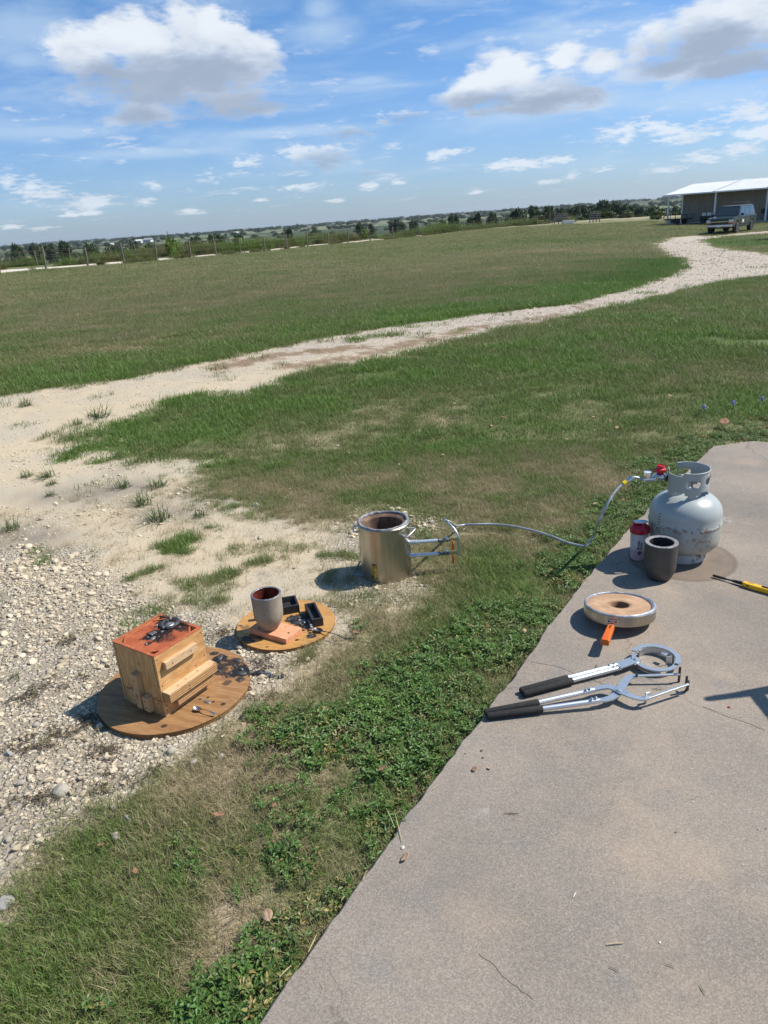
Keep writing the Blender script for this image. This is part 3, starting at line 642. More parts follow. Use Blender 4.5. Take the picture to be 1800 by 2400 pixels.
def near_grass():
    n = 78000; x, y = polar(n, 0.75, 5.2, -.95, .62); m = masks(x, y); g = 1-m['bare']; ok = free(x, y, 0.012)
    dens = g*np.where(m['leafy'] > .5, .55, 1.0)*np.clip(.35+m['lush']*1.5, .25, 1)*sst(g, .0, .6)
    dens = dens*(1-.85*sst(m['brown'], .3, .8)) + 0.003*(1-g) + .42*(1-g)*sst(fbm(x*3.1+y*1.5, y*6.0, 44, 4), .53, .66)*sst(x, -1.5, -.8)*sst(y, 2.35, 2.8)*(1-sst(y, 4.0, 5.0))
    keep = ok & (RNG.random(n) < dens); x, y = x[keep], y[keep]; k = len(x); t = m['lush'][keep]
    z = hfun(x, y); s = RNG.uniform(.50, 1.0, k)*np.clip(.50+t*.7, .45, 1.05); sc = np.stack([s, s, s*RNG.uniform(.7, 1.1, k)], 1)
    scatter('near_grass', np.stack([x, y, z-.002], 1), rz(k, .12), sc, RNG.integers(0, 5, k), t+RNG.normal(0, .08, k), near, 'patchy green and straw coloured grass beside the concrete slab', 'grass')
    n = 50000; x, y = polar(n, 0.75, 5.0, -.95, .62); m = masks(x, y); g = 1-m['bare']; ok = free(x, y, 0.03)
    ring = np.exp(-(sdf(x, y, SLAB_COARSE)/.035)**2)
    dens = g**1.3*np.clip(.95-m['lush']*1.2, .10, .6)*np.where(m['leafy'] > .5, .25, 1) + .05*(1-g)*(m['rocky'] < .5)+.02*(1-g) + .5*ring*g
    keep = ok & (RNG.random(n) < dens); x, y = x[keep], y[keep]; k = len(x)
    scatter('dry_thatch', np.stack([x, y, hfun(x, y)], 1), rz(k, .06), np.repeat(RNG.uniform(.6, 1.2, (k, 1)), 3, 1), RNG.integers(0, 3, k), RNG.uniform(.02, .25, k), thatch, 'flattened dead straw coloured grass lying between the green tufts', 'dead grass')
def leafy_cover():
    n = 34000; x, y = polar(n, 0.75, 6.2, -.95, .62); m = masks(x, y); m['leafy'] = np.maximum(m['leafy'], (sdf(x, y, SLAB_COARSE) > -.06)*.75*(y < 4.4)); ok = free(x, y, 0.028)
    nn = fbm(x*5, y*5, 91, 3); dens = m['leafy']*sst(nn, .30, .50)*.9 + .05*(1-m['bare'])*(nn > .62)*(y < 3.6)
    dens *= np.clip(5.0/np.hypot(x, y)**1.2, .35, 1)
    keep = ok & (RNG.random(n) < dens); x, y = x[keep], y[keep]; k = len(x); s = RNG.uniform(.65, 1.2, k)
    scatter('leafy_ground_cover', np.stack([x, y, hfun(x, y)], 1), rz(k, .15), np.stack([s, s, s*RNG.uniform(.6, 1.15, k)], 1), RNG.integers(0, 5, k), np.clip(.45+RNG.normal(0, .2, k)+(nn[keep]-.5)*.8, 0, 1), cover, 'dense low ground cover of small oval green leaves along the slab edge', 'ground cover')
def mid_grass():
    n = 46000; x, y = polar(n, 4.9, 17.0); m = masks(x, y); g = 1-m['bare']; ok = free(x, y, 0.0)
    r = np.hypot(x, y); dens = np.clip(1.15-(r-5)*.03, .6, 1)*sst(g, .1, .7)*np.clip(.5+m['lush'], .3, 1)*(1-.9*sst(m['brown'], .3, .8))+.004*(1-g)
    keep = ok & (RNG.random(n) < dens); x, y = x[keep], y[keep]; k = len(x); t = m['lush'][keep]
    s = RNG.uniform(.7, 1.3, k)*np.clip(.45+t*.95, .4, 1.25)*np.clip(r[keep]/8, .75, 1.7); sc = np.stack([s, s, s*RNG.uniform(.5, .9, k)/np.clip(r[keep]/9, 1, 1.6)], 1)
    scatter('lawn_grass', np.stack([x, y, hfun(x, y)-.003], 1), rz(k, .08), sc, RNG.integers(0, 4, k), t+RNG.normal(0, .07, k), mid, 'green and brown mottled lawn between the slab and the gravel drive', 'grass')
def field_grass():
    n = 60000; r = np.exp(RNG.uniform(np.log(13), np.log(112), n)); a = RNG.uniform(-.58, .58, n); x, y = r*np.sin(a), r*np.cos(a); m = masks(x, y); g = 1-m['bare']
    ok = (r < fence_r(a)-.5); keep = ok & (RNG.random(n) < sst(g, .2, .8)); x, y, r = x[keep], y[keep], r[keep]; k = len(x); t = m['lush'][keep]
    s = RNG.uniform(.7, 1.3, k)*np.clip(r/22, .8, 3.0); sc = np.stack([s, s, np.clip(.55+t*.7, .5, 1.2)*RNG.uniform(.6, 1.1, k)*np.clip(r/45, 1, 1.5)], 1)
    scatter('field_grass', np.stack([x, y, hfun(x, y)-.005], 1), rz(k, .04), sc, RNG.integers(0, 4, k), t+RNG.normal(0, .06, k), farp, 'wide field of short grey green grass beyond the gravel drive', 'grass')
stone_m = mat('limestone', (0.60, 0.515, 0.39), .95, 0, (0.47, 0.405, 0.31), 3, .5, 30, .2, coords='Object', extra=lambda N, tc, col, p: N.mix(1.0, col, N.ramp(N.new('ShaderNodeAttribute', attribute_name='tint', attribute_type='INSTANCER').outputs['Fac'],
      [(0, (0.55, 0.53, 0.52)), (.3, (.8, .78, .74)), (.7, (1.08, 1.05, 1.0)), (1, (1.3, 1.28, 1.24))]), 'MULTIPLY'))
stones = [stone_mesh('stone_%d' % i, stone_m, i, 1 if i < 3 else 2) for i in range(7)]
def gravel():
    n = 165000; x, y = polar(n, 1.2, 6.5, -.60, .35); m = masks(x, y); ok = free(x, y, -.01)
    cl = fbm(x*3.5, y*3.5, 95, 4)
    dens = m['bare']*(m['rocky']*sst(cl, .32, .58)*.95 + (1-m['rocky'])*.16*sst(cl, .40, .62)) + (1-m['bare'])*(m['rocky']*.25+.02)*(cl > .42)
    keep = ok & (RNG.random(n) < dens); x, y = x[keep], y[keep]; k = len(x); s = np.clip(RNG.lognormal(math.log(.0036), .60, k), .0018, .018); r = np.hypot(x, y)
    s *= np.clip(r/2.6, 1, 1.6); s = np.where(m['rocky'][keep] < .5, s*.7, s)
    scatter('gravel', np.stack([x, y, hfun(x, y)+s*.18], 1), rz(k, .3), np.repeat(s[:, None], 3, 1), RNG.integers(0, 7, k), np.clip(RNG.normal(.5, .25, k), 0, 1), stones, 'pale crushed limestone gravel scattered over the bare ground', 'gravel')
    n = 60000; r = np.exp(RNG.uniform(np.log(5.5), np.log(55), n)); a = RNG.uniform(-.58, .58, n); x, y = r*np.sin(a), r*np.cos(a); m = masks(x, y)
    keep = (RNG.random(n) < m['bare']*(.35+.65*m['drive'])*(1-.6*m['brown'])); x, y, r = x[keep], y[keep], r[keep]; k = len(x); s = RNG.uniform(.010, .020, k)*np.clip(r/14, .6, 2.0)
    scatter('drive_gravel', np.stack([x, y, hfun(x, y)+s*.1], 1), rz(k, .3), np.stack([s, s, s*.6], 1), RNG.integers(0, 7, k), np.clip(RNG.normal(.55, .25, k), 0, 1), stones, 'pinkish grey gravel covering the curving drive', 'gravel')
def dry_weeds():
    dm = veg_mat('dead_weed', [(0, (.07, .045, .035)), (.5, (.12, .085, .055)), (1, (.16, .17, .07))], .15, .8)
    pr = [leaf_mesh('dead_weed_%d' % i, 36, .03, .014, .012, .005, dm, 400+i, (.0, .9)) for i in range(3)]
    X = []; Y = []
    for px, py, sp, n in ((215,1690,.05,16),(110,1735,.05,14),(245,1770,.04,10),(300,1830,.04,9),(70,1640,.04,8),(180,1500,.05,10),(60,1870,.04,8),(560,1640,.04,8),(610,1760,.05,12),(30,1760,.04,8),(330,1600,.03,5),(120,1600,.05,8),(610,1560,.04,8),(505,1490,.03,5)):
        c = G(px, py, -.04); X += list(c.x+RNG.normal(0, sp*1.4, n)); Y += list(c.y+RNG.normal(0, sp*.6, n))
    X = np.array(X); Y = np.array(Y); ok = free(X, Y); X, Y = X[ok], Y[ok]; k = len(X); s_ = RNG.uniform(.5, 1.0, k)
    scatter('dead_weeds', np.stack([X, Y, hfun(X, Y)+.002], 1), rz(k, .1), np.stack([s_, s_, s_*.8], 1), RNG.integers(0, 3, k), np.zeros(k), pr, 'dark withered little weeds scattered over the gravel', 'weeds')
dry_weeds()
near_grass(); leafy_cover(); mid_grass(); field_grass(); gravel()
# ================================================================== foreground objects
def wood(name, c, c2, c3=None, stretch=(3, 40, 40), scale=1.6, rough=.7, knots=True, extra=None):
    def ex(N, tc, col, p):
        raw = N.new('ShaderNodeTexCoord').outputs['Object']
        rings = N.noise(tc, scale, 3, .5, dist=1.2)
        bands = N.math('FRACT', N.math('MULTIPLY', rings, 9.0))
        col = N.mix(N.math('MULTIPLY', N.sstep(bands, .55, .95), .45), col, c3 or tuple(v*.6 for v in c2))
        fine = N.noise(N.new('ShaderNodeMapping', {'Vector': raw, 'Scale': tuple(v*9 for v in stretch)}).outputs[0], 1.0, 4, .7)
        col = N.mix(N.math('MULTIPLY', N.sstep(fine, .45, .75), .35), col, c2)
        if knots:
            v = N.new('ShaderNodeTexVoronoi', {'Vector': N.new('ShaderNodeMapping', {'Vector': raw, 'Scale': (9, 14, 14)}).outputs[0], 'Scale': 1.0})
            col = N.mix(N.math('MULTIPLY', N.math('SUBTRACT', 1.0, N.sstep(v.outputs['Distance'], .05, .2)), .55), col, (.18, .08, .035))
        if extra: col = extra(N, raw, col, p)
        return col
    return mat(name, c, rough, 0, c2, scale*2, .25, 60, .35, stretch=stretch, extra=ex)
def ply_edge(name, lo, hi, period=.0032):
    def ex(N, tc, col, p):
        z = N.new('ShaderNodeSeparateXYZ', {0: N.new('ShaderNodeTexCoord').outputs['Object']}).outputs[2]
        f = N.math('FRACT', N.math('DIVIDE', N.math('ADD', z, N.math('MULTIPLY', N.noise(tc, 30, 2), .001)), period))
        return N.mix(N.sstep(f, .42, .55), col, lo)
    return mat(name, hi, .8, 0, tuple(v*.8 for v in hi), 60, .3, 200, .2, extra=ex)
BLK = (.012, .012, .013)
def burnt(spots, n_scale=35, edge=.5, col=BLK):
    def f(N, raw, c, p):
        fx = N.vmath('MULTIPLY', raw, (1, 1, 0)); nz = N.noise(raw, n_scale, 6, .7)
        for (x, y, r, s) in spots:
            d = N.math('DIVIDE', N.vmath('DISTANCE', fx, (x, y, 0)), r)
            d = N.math('ADD', d, N.math('MULTIPLY', N.math('SUBTRACT', nz, .5), 2.2))
            k = N.math('MULTIPLY', N.math('SUBTRACT', 1.0, N.sstep(d, .75, .75+edge)), s)
            c = N.mix(k, c, col)
        return c
    return f
steel = mat('brushed_steel', (.52, .50, .47), .32, 1.0, (.42, .40, .37), 30, .05, 300, rvar=.12)
zinc = mat('zinc_plated_steel', (.60, .63, .65), .45, 1.0, (.50, .55, .60), 25, .05, 200, rvar=.15)
alu = mat('aluminium_tube', (.70, .71, .72), .44, 1.0, (.72, .73, .75), 25, 0)
chrome = mat('chrome', (.78, .78, .79), .12, 1.0, (.7, .7, .72), 20)
darkmetal = mat('dark_metal', (.10, .10, .105), .45, 1.0, (.06, .06, .065), 40)
brass = mat('brass', (.62, .42, .16), .3, 1.0, (.5, .33, .12), 60)
slagm = mat('black_slag', (.014, .014, .016), .5, 0, (.045, .045, .05), 90, .9, 160, .8, rvar=.25)
castm = mat('cast_metal', (.27, .28, .29), .5, .6, (.09, .095, .10), 120, .6, 220, rvar=.3)
foam = mat('black_foam_grip', (.022, .022, .023), .85, 0, (.032, .031, .030), 90, .4, 400, .25)
screwm = mat('screw_dark', (.07, .045, .03), .6, .5)
orange_handle = mat('orange_grip', (.62, .13, .008), .38, 0, (.50, .095, .006), 14, .05, 60, .5)
valve_orange = mat('orange_red_vinyl', (.66, .09, .012), .35, 0, (.55, .07, .01), 60)

# ---------------------------------------------------------- round plywood boards
def lump(mb, c, sx, sy, sz, seed, n=10, m=5, rough=.25):
    rng = np.random.default_rng(seed); ph = rng.uniform(0, 6.28, 4)
    vs = []; fs = []
    for j in range(m):
        t = j/(m-1)*math.pi/2
        for i in range(n):
            a = 2*math.pi*i/n; k = 1+rough*(math.sin(2*a+ph[0])*.5+math.sin(3*a+ph[1])*.4+math.sin(5*a+ph[2])*.3)*math.cos(t)
            vs.append((c[0]+sx*k*math.cos(t)*math.cos(a), c[1]+sy*k*math.cos(t)*math.sin(a), c[2]+sz*math.sin(t)*(1+rng.normal(0, .07))))
    for j in range(m-1):
        for i in range(n): fs.append((j*n+i, j*n+(i+1) % n, (j+1)*n+(i+1) % n, (j+1)*n+i))
    fs.append(tuple((m-1)*n+i for i in range(n))); fs.append(tuple(range(n-1, -1, -1))); mb.add(vs, fs, True)
def disc(mb, r, z0, z1, n=96, chop=None):
    pr = []
    for i in range(n):
        a = 2*math.pi*i/n; k = r*(1+.002*math.sin(7*a)+.0015*math.sin(13*a)); pr.append((k*math.cos(a), k*math.sin(a)))
    mb.prism(pr, z0, z1)
B1 = Vector((-0.800, 2.285, -0.041)); TH = 0.019
b1 = thing('round_board', 'large brown round plywood board under the mould box, charred at its right edge', 'board', B1, rz=-.35)
# local burn places: convert photo points to board frame
def loc(root, p):
    q = p-root.location; c, s = math.cos(-root.rotation_euler.z), math.sin(-root.rotation_euler.z)
    return (q.x*c-q.y*s, q.x*s+q.y*c)
def spots(root, lst, z): return [(*loc(root, G(px, py, z)), r*1.45, s) for px, py, r, s in lst]
bt = B1.z+TH
s1 = spots(b1, [(566,1573,.032,1),(515,1545,.024,1),(520,1562,.018,.9),(549,1552,.022,.9),(502,1532,.012,.9),(540,1580,.02,.75),(516,1573,.022,.8),(562,1592,.014,.8),(470,1563,.02,.5),(300,1625,.05,.15),(532,1600,.012,.7),(523,1650,.006,.9),(384,1702,.007,.8),(500,1645,.004,.9),(487,1635,.004,.9)], bt)
m1 = wood('board_brown_plywood', (.36, .20, .085), (.25, .125, .05), (.19, .09, .035), (3, 30, 30), 1.4, .62, False, burnt(s1, 48, .35))
mb = MB(); disc(mb, .270, TH-.0025, TH); mb.build('face_ply', m1, b1)
mb = MB(); disc(mb, .2685, 0, TH-.0025); mb.build('edge_ply', ply_edge('board_ply_edge', (.10, .05, .02), (.34, .19, .08)), b1)
def place_lumps(name, m_, root, z, lst, label=None):
    out = []
    for k, (px, py, sx, sy, sz) in enumerate(lst):
        m = MB(); x, y = loc(root, G(px, py, z)); lump(m, (x, y, TH), sx, sy, sz, 300+k+int(px)); out.append(m.build(name, m_, root))
    return out
place_lumps('slag_blob', slagm, b1, bt, [(516,1541,.013,.018,.006),(517,1551,.009,.007,.005),(557,1549,.018,.012,.006),(513,1573,.011,.007,.005),(566,1578,.018,.016,.006),(503,1531,.007,.005,.004),(533,1586,.008,.006,.004),(541,1577,.007,.009,.004),(563,1594,.006,.008,.003),(521,1583,.006,.004,.003),(549,1560,.007,.007,.004)])
place_lumps('metal_drip', castm, b1, bt, [(485,1645,.0155,.009,.003),(471,1639,.009,.006,.0025),(566,1570,.009,.006,.008)])

B2 = Vector((-0.437, 2.690, -0.042))
b2 = thing('round_board', 'smaller honey coloured round plywood board carrying the grey crucible and two black ingot moulds', 'board', B2, rz=-.10)
bt2 = B2.z+TH
s2 = spots(b2, [(705,1455,.030,1),(690,1450,.026,1),(720,1465,.024,1),(712,1445,.020,.9),(729,1490,.014,1),(600,1490,.02,.7),(575,1497,.016,.9),(592,1502,.008,.9),(612,1494,.012,.8),(625,1516,.005,.8),(696,1500,.006,.9),(575,1470,.014,.5),(582,1505,.01,.6)], bt2)
m2 = wood('board_honey_plywood', (.52, .285, .095), (.40, .20, .06), (.27, .125, .04), (5, 34, 34), 1.5, .55, False, burnt(s2, 60, .35))
mb = MB(); disc(mb, .203, TH-.0025, TH); mb.build('face_ply', m2, b2)
mb = MB(); disc(mb, .2018, 0, TH-.0025); mb.build('edge_ply', ply_edge('board2_ply_edge', (.09, .045, .018), (.42, .24, .09)), b2)
place_lumps('slag_blob', slagm, b2, bt2, [(690,1448,.032,.018,.003),(707,1458,.034,.026,.004),(722,1468,.018,.02,.004),(700,1450,.008,.005,.008),(712,1461,.008,.005,.009),(698,1456,.009,.004,.008),(706,1466,.006,.004,.007),(719,1464,.007,.009,.008),(712,1478,.006,.004,.005),(672,1455,.008,.004,.005),(729,1489,.012,.010,.002),(575,1492,.006,.004,.004),(586,1499,.006,.006,.003),(564,1467,.010,.004,.003),(574,1506,.006,.003,.003),(608,1490,.005,.004,.004)])
place_lumps('metal_drip', castm, b2, bt2, [(701,1455,.010,.006,.008),(714,1462,.007,.009,.010),(703,1463,.005,.004,.008),(677,1453,.005,.004,.006),(711,1477,.005,.003,.006)])
# pale patch of missing veneer and small block
mb = MB(); x0, y0 = loc(b2, G(574, 1480, bt2)); mb.box((x0+.03, y0, TH+.0004), (.07, .035, .0016)); mb.build('pale_veneer_patch', wood('veneer_pale', (.47, .36, .17), (.38, .27, .12), None, (5, 34, 34), 1.2, .7, False), b2)
wb = thing('wood_block', 'small offcut of tan wood tucked behind the grey crucible', 'wood block', G(603, 1452, bt2), rz=.1)
mb = MB(); mb.box((0, 0, .0165), (.022, .02, .033)); mb.build('block', wood('offcut', (.42, .28, .13), (.32, .2, .09)), wb, .001)
mb = MB(); mb.cyl((.001, -.0102, .006), (.001, -.011, .006), .002, n=8); mb.build('screw', screwm, wb)

# ---------------------------------------------------------- brick tile + crucible
bq = [G(582, 1472, .001), G(670, 1498, .001), G(707, 1471, .001)]; bq.append(bq[0]+bq[2]-bq[1])
cen = (bq[0]+bq[2])/2; cen.z = bt2
br = thing('firebrick', 'thin salmon pink firebrick slab under the grey crucible', 'brick', cen)
mb = MB(); mb.prism([(p.x-cen.x, p.y-cen.y) for p in bq], 0.0005, .0225)
mb.build('slab', mat('firebrick_pink', (.68, .33, .19), .92, 0, (.58, .27, .15), 40, .5, 260, .2, extra=burnt([(.06, -.045, .006, .9), (-.065, .012, .006, .9), (.04, .01, .003, .8)], 120, .3)), br, .0012)
BT = bt2+.0225
def crucible(name, label, loc_, R, H_, rb, wall, mo, mi, mr, zf=.42):
    t = thing(name, label, 'crucible', loc_)
    prof = [(rb*.6, 0), (rb*.9, .002), (rb, .007)]
    for k in range(1, 13):
        u = k/12; r = rb+(R-rb)*math.sin(min(u/zf, 1)*math.pi/2)**1.0*(.90+.10*u); prof.append((r, .007+u*(H_-.007)))
    m_ = MB(); m_.lathe(prof, 48); m_.f.pop(); m_.sm.pop(); m_.build('shell', mo, t)
    m_ = MB(); Rt = prof[-1][0]; m_.lathe([(Rt-.0005, H_), (Rt-.002, H_+.002), (Rt-wall+.002, H_+.002), (Rt-wall, H_)], 64); m_.f = m_.f[:-2]; m_.sm = m_.sm[:-2]
    rng = np.random.default_rng(3); m_.v = [(v[0]+rng.normal(0, .0003), v[1]+rng.normal(0, .0003), v[2]+rng.normal(0, .0004)) for v in m_.v]; m_.build('rim', mr, t)
    inner = [(Rt-wall, H_)]+[(r-wall, z) for r, z in prof[::-1][1:-3]]+[(rb*.4, .02)]
    m_ = MB(); m_.lathe(inner, 48); m_.f = [f for f in m_.f if len(f) == 4]+[m_.f[-1]]; m_.sm = m_.sm[:len(m_.f)]; m_.build('lining', mi, t)
    return t
crucible('clay_crucible', 'tall grey clay crucible glazed dark red inside, standing on the pink firebrick', (-0.4905, 2.622, BT), .0605, .156, .035, .0085,
   mat('fired_clay_grey', (.35, .30, .235), .85, 0, (.27, .225, .17), 14, .5, 220, .25, extra=lambda N, tc, c, p: N.mix(N.math('MULTIPLY', N.sstep(N.noise(tc, 45, 3), .68, .74), .6), c, (.06, .04, .03))),
   mat('red_glaze', (.17, .035, .022), .22, 0, (.09, .022, .016), 20, .3, 120, .6), mat('crusted_rim', (.16, .165, .18), .32, .3, (.45, .46, .48), 190, .8, 300, .6, lo=.55, hi=.7))
crucible('graphite_crucible', 'empty black graphite crucible on the slab in front of the gas bottle', (1.157, 2.820, 0), .0675, .166, .050, .018,
   mat('graphite', (.075, .072, .070), .42, .15, (.055, .053, .051), 12, .15, 180, .5, rvar=.12), mat('graphite_inner', (.035, .034, .034), .7, 0, (.025, .025, .025), 20, .2, 90), mat('graphite_rim', (.20, .20, .205), .6, .1, (.42, .42, .42), 260, .5, 400, .4, lo=.5, hi=.75), .34)

# ---------------------------------------------------------- ingot moulds
mould_m = mat('black_mould_graphite', (.020, .020, .022), .48, .1, (.032, .032, .034), 40, .3, 260, .45)
def mould(label, q, z, h, wall=.0085, depth=.024):
    """q: four top-corner points in order"""
    c = sum(q, Vector())/4; c.z = z-h; t = thing('ingot_mould', label, 'mould', c)
    P_ = [Vector((p.x-c.x, p.y-c.y, 0)) for p in q]
    def ins(k): return [p*(1-k) for p in P_]
    e1 = (P_[1]-P_[0]).length; e2 = (P_[3]-P_[0]).length
    ax = (P_[1]-P_[0]).normalized(); ay = (P_[3]-P_[0]).normalized()
    def sh(p, i, w): sx = (1, -1, -1, 1)[i]; sy = (1, 1, -1, -1)[i]; return p+ax*sx*w+ay*sy*w
    bo = [p*1.0 for p in P_]; to = P_; ti = [sh(p, i, wall) for i, p in enumerate(P_)]; bi = [sh(p, i, wall+.004) for i, p in enumerate(P_)]
    vs = [(p.x, p.y, 0) for p in bo]+[(p.x, p.y, h) for p in to]+[(p.x, p.y, h) for p in ti]+[(p.x, p.y, h-depth) for p in bi]
    fs = [(3, 2, 1, 0)]
    for a in (0, 4, 8):
        for i in range(4): fs.append((a+i, a+(i+1) % 4, a+4+(i+1) % 4, a+4+i))
    fs.append((12, 13, 14, 15)); m_ = MB(); m_.add(vs, fs); m_.build('body', mould_m, t, .0012)
    return t, bi, h-depth
h2 = .036; zt = bt2+h2
q2 = [G(713, 1415, zt), G(738, 1410.5, zt), G(757, 1448, zt), G(731, 1453, zt)]
t, bi, zb = mould('black ingot mould at the right side of the small board with grey dross inside', q2, zt, h2)
for k in range(5):
    m_ = MB(); lump(m_, (bi[3].x*.55+bi[0].x*.3+.004*k-.012+.0, bi[3].y*.75-.018*k+.004, zb), .007, .008, .007+.002*(k % 2), 500+k); m_.build('dross', castm, t)
q1 = [G(640, 1403, zt), G(692, 1394, zt), G(701, 1417, zt), G(646, 1428, zt)]
mould('empty black ingot mould half hidden behind the grey crucible', q1, zt, h2)

# ---------------------------------------------------------- spoons
def spoon(label, p_bowl, p_end, z, bl, bw, m_, zend=.004, dz=.0):
    a = Vector((p_bowl.x, p_bowl.y, z)); b = Vector((p_end.x, p_end.y, z)); d = (b-a).normalized(); ang = math.atan2(d.y, d.x); L = (b-a).length
    t = thing('spoon', label, 'spoon', a, rz=ang); N_ = 20; vs = []; fs = []; rings = 6
    for s, off in ((0, 0), (1, .0012)):
        for j in range(rings):
            k = j/(rings-1)
            for i in range(N_):
                an = 2*math.pi*i/N_; vs.append((bl*k*math.cos(an), bw*k*math.sin(an)*(1-.22*math.cos(an)), .0008+.0075*k*k+off))
    for s in range(2):
        o_ = s*rings*N_
        for j in range(rings-1):
            for i in range(N_): f = (o_+j*N_+i, o_+j*N_+(i+1) % N_, o_+(j+1)*N_+(i+1) % N_, o_+(j+1)*N_+i); fs.append(f)
    for i in range(N_): fs.append(((rings-1)*N_+i, (rings-1)*N_+(i+1) % N_, (2*rings-1)*N_+(i+1) % N_, (2*rings-1)*N_+i))
    mb_ = MB(); mb_.add(vs, fs, True); mb_.build('bowl', m_, t)
    mb_ = MB(); n_ = 10; pts = [(bl*.92+(L-bl*.92)*k/n_, 0, .0085+.006*math.sin(k/n_*math.pi)+(zend-.002)*k/n_*0) for k in range(n_+1)]
    mb_.strip(pts, [.006-.0035*math.sin(k/n_*math.pi)+.003*(k/n_)**3 for k in range(n_+1)], .0016); mb_.build('handle', m_, t)
    return t
spoon('bright steel teaspoon lying on the large brown board, handle over its edge', G(464, 1666, bt), G(505, 1679, bt), bt, .016, .0105, mat('bright_spoon', (.72, .72, .73), .25, 1.0, (.5, .5, .52), 30))
spoon('soot blackened spoon resting at the right edge of the small board', G(747, 1481, bt2), G(812, 1503, bt2), bt2+.001, .022, .0135, mat('sooty_spoon', (.20, .20, .21), .4, .9, (.05, .05, .055), 60))

# ---------------------------------------------------------- wooden mould box
U = Vector((.566, .824, 0)).normalized(); V = Vector((-U.y, U.x, 0)); S = .214; HB = .240
org = G(390, 1681, bt)
box = thing('mould_box', 'cube shaped plywood casting box with burnt orange top and a pool of solidified metal', 'casting box', (org.x, org.y, bt), rz=math.atan2(U.y, U.x))
# local: x along F->R, y along F->L, z up
plyA = wood('box_plywood_face', (.62, .38, .165), (.47, .245, .09), (.36, .18, .07), (26, 26, 4.5), 1.3, .6, True)
plyB = wood('box_plywood_front', (.64, .38, .165), (.48, .245, .09), (.36, .18, .07), (5, 26, 20), 1.2, .6, True)
pine = wood('pale_pine', (.66, .46, .27), (.54, .35, .19), None, (5, 40, 40), 1.0, .6, True)
pine_v = wood('pale_pine_upright', (.58, .38, .20), (.46, .28, .14), None, (40, 40, 5), 1.0, .6, True)
plyedge_box = ply_edge('box_ply_edge', (.30, .155, .065), (.58, .35, .165), .0085)
stain_o = wood('orange_stained_edge', (.46, .14, .055), (.36, .09, .035), None, (14, 14, 14), 2, .6, False, burnt([(.196, .115, .05, .75), (.19, .165, .035, .85)], 30, .5))
T_ = .012; seam = .060; gap = .0012
def panel(a, b, m_, nm='side_panel', bev=.0006): m_b = MB(); m_b.box2(a, b); return m_b.build(nm, m_, box, bev)
for z0, z1 in ((.012, seam-gap), (seam+gap, HB-.004)):
    panel((0, 0, z0), (S, T_, z1), plyB)                       # right-hand visible face
    panel((0, S-T_, z0), (S, S, z1), plyB)
    panel((0, T_+.0004, z0), (T_, S-T_-.0004, z1), plyA)       # left-hand visible face
    panel((S-T_, T_+.0004, z0), (S, S-T_-.0004, z1), plyA)
panel((-.001, -.001, 0), (S+.001, S+.001, .0115), plyedge_box, 'base_board')
for (a, b) in (((-.0006, .0105, .012), (-.0001, .0117, HB-.004)), ((-.0006, S-.0117, .012), (-.0001, S-.0105, HB-.004)), ((-.0006, .012, seam-.0008), (-.0001, S-.012, seam+.0008)), ((.0, -.0006, seam-.0008), (S, -.0001, seam+.0008))): panel(a, b, screwm, 'joint_gap', 0)
# stained top rim
for a, b in (((0, 0, HB-.0038), (S, T_, HB)), ((0, S-T_, HB-.0038), (S, S, HB)), ((0, T_+.0003, HB-.0038), (T_, S-T_-.0003, HB)), ((S-T_, T_+.0003, HB-.0038), (S, S-T_-.0003, HB))): panel(a, b, stain_o, 'top_rim')
# octagonal inset with corner struts
ct = .036; a0 = T_; a1 = S-T_
oct_ = [(a0+ct, a0), (a1-ct, a0), (a1, a0+ct), (a1, a1-ct), (a1-ct, a1), (a0+ct, a1), (a0, a1-ct), (a0, a0+ct)]
mb = MB(); mb.prism(oct_, HB-.05, HB-.006)
def bl(px, py): return loc(box, G(px, py, bt+HB-.006))
TOPSPOTS = [(*bl(402,1461),.060,1.0),(*bl(362,1489),.040,1.0),(*bl(385,1478),.036,.97),(*bl(436,1468),.034,.85),(*bl(345,1509),.012,.9),(*bl(376,1498),.026,.8),(*bl(428,1455),.030,.8),(*bl(398,1496),.022,.6)]
sand_m = mat('orange_sand', (.40, .115, .055), .95, 0, (.31, .08, .035), 22, .5, 240, .15, extra=lambda N, tc, c, p: N.mix(N.sstep(N.noise(tc, 160, 3), .6, .72), burnt(TOPSPOTS, 42, .45)(N, tc, c, p), (.30, .06, .022)))
mb.build('sand_fill', sand_m, box)
for (x, y, an) in ((a0+ct/2, a0+ct/2, -math.pi/4), (a1-ct/2, a0+ct/2, math.pi/4), (a1-ct/2, a1-ct/2, -math.pi/4), (a0+ct/2, a1-ct/2, math.pi/4)):
    mb = MB(); mb.box((0, 0, 0), (ct*1.414-.006, .006, .03)); o = mb.build('corner_strut', stain_o, box, .0004); o.location = (x, y, HB-.0175); o.rotation_euler = (0, 0, an)
mb = MB(); mb.box2((T_+.0005, T_+.0005, HB-.10), (S-T_-.0005, S-T_-.0005, HB-.052)); mb.build('inner_floor', mat('inside_dark', (.10, .035, .02), .9), box)
# cleats: upper handle bar and lower ledges on right face
def cleat(x0, x1, z0, z1, y, m_=None, nm='cleat', bev=.0012): return panel((x0, -y, z0), (x1, -.0003, z1), m_ or pine, nm, bev)
cleat(.026, .168, .176, .205, .017)
cleat(.004, .222, .066, .098, .036, plyedge_box, 'ledge')
panel((.004, -.036, .0984), (.222, -.0003, .1005), pine, 'ledge_top', 0)
cleat(.04, .206, .030, .058, .026, plyedge_box, 'ledge')
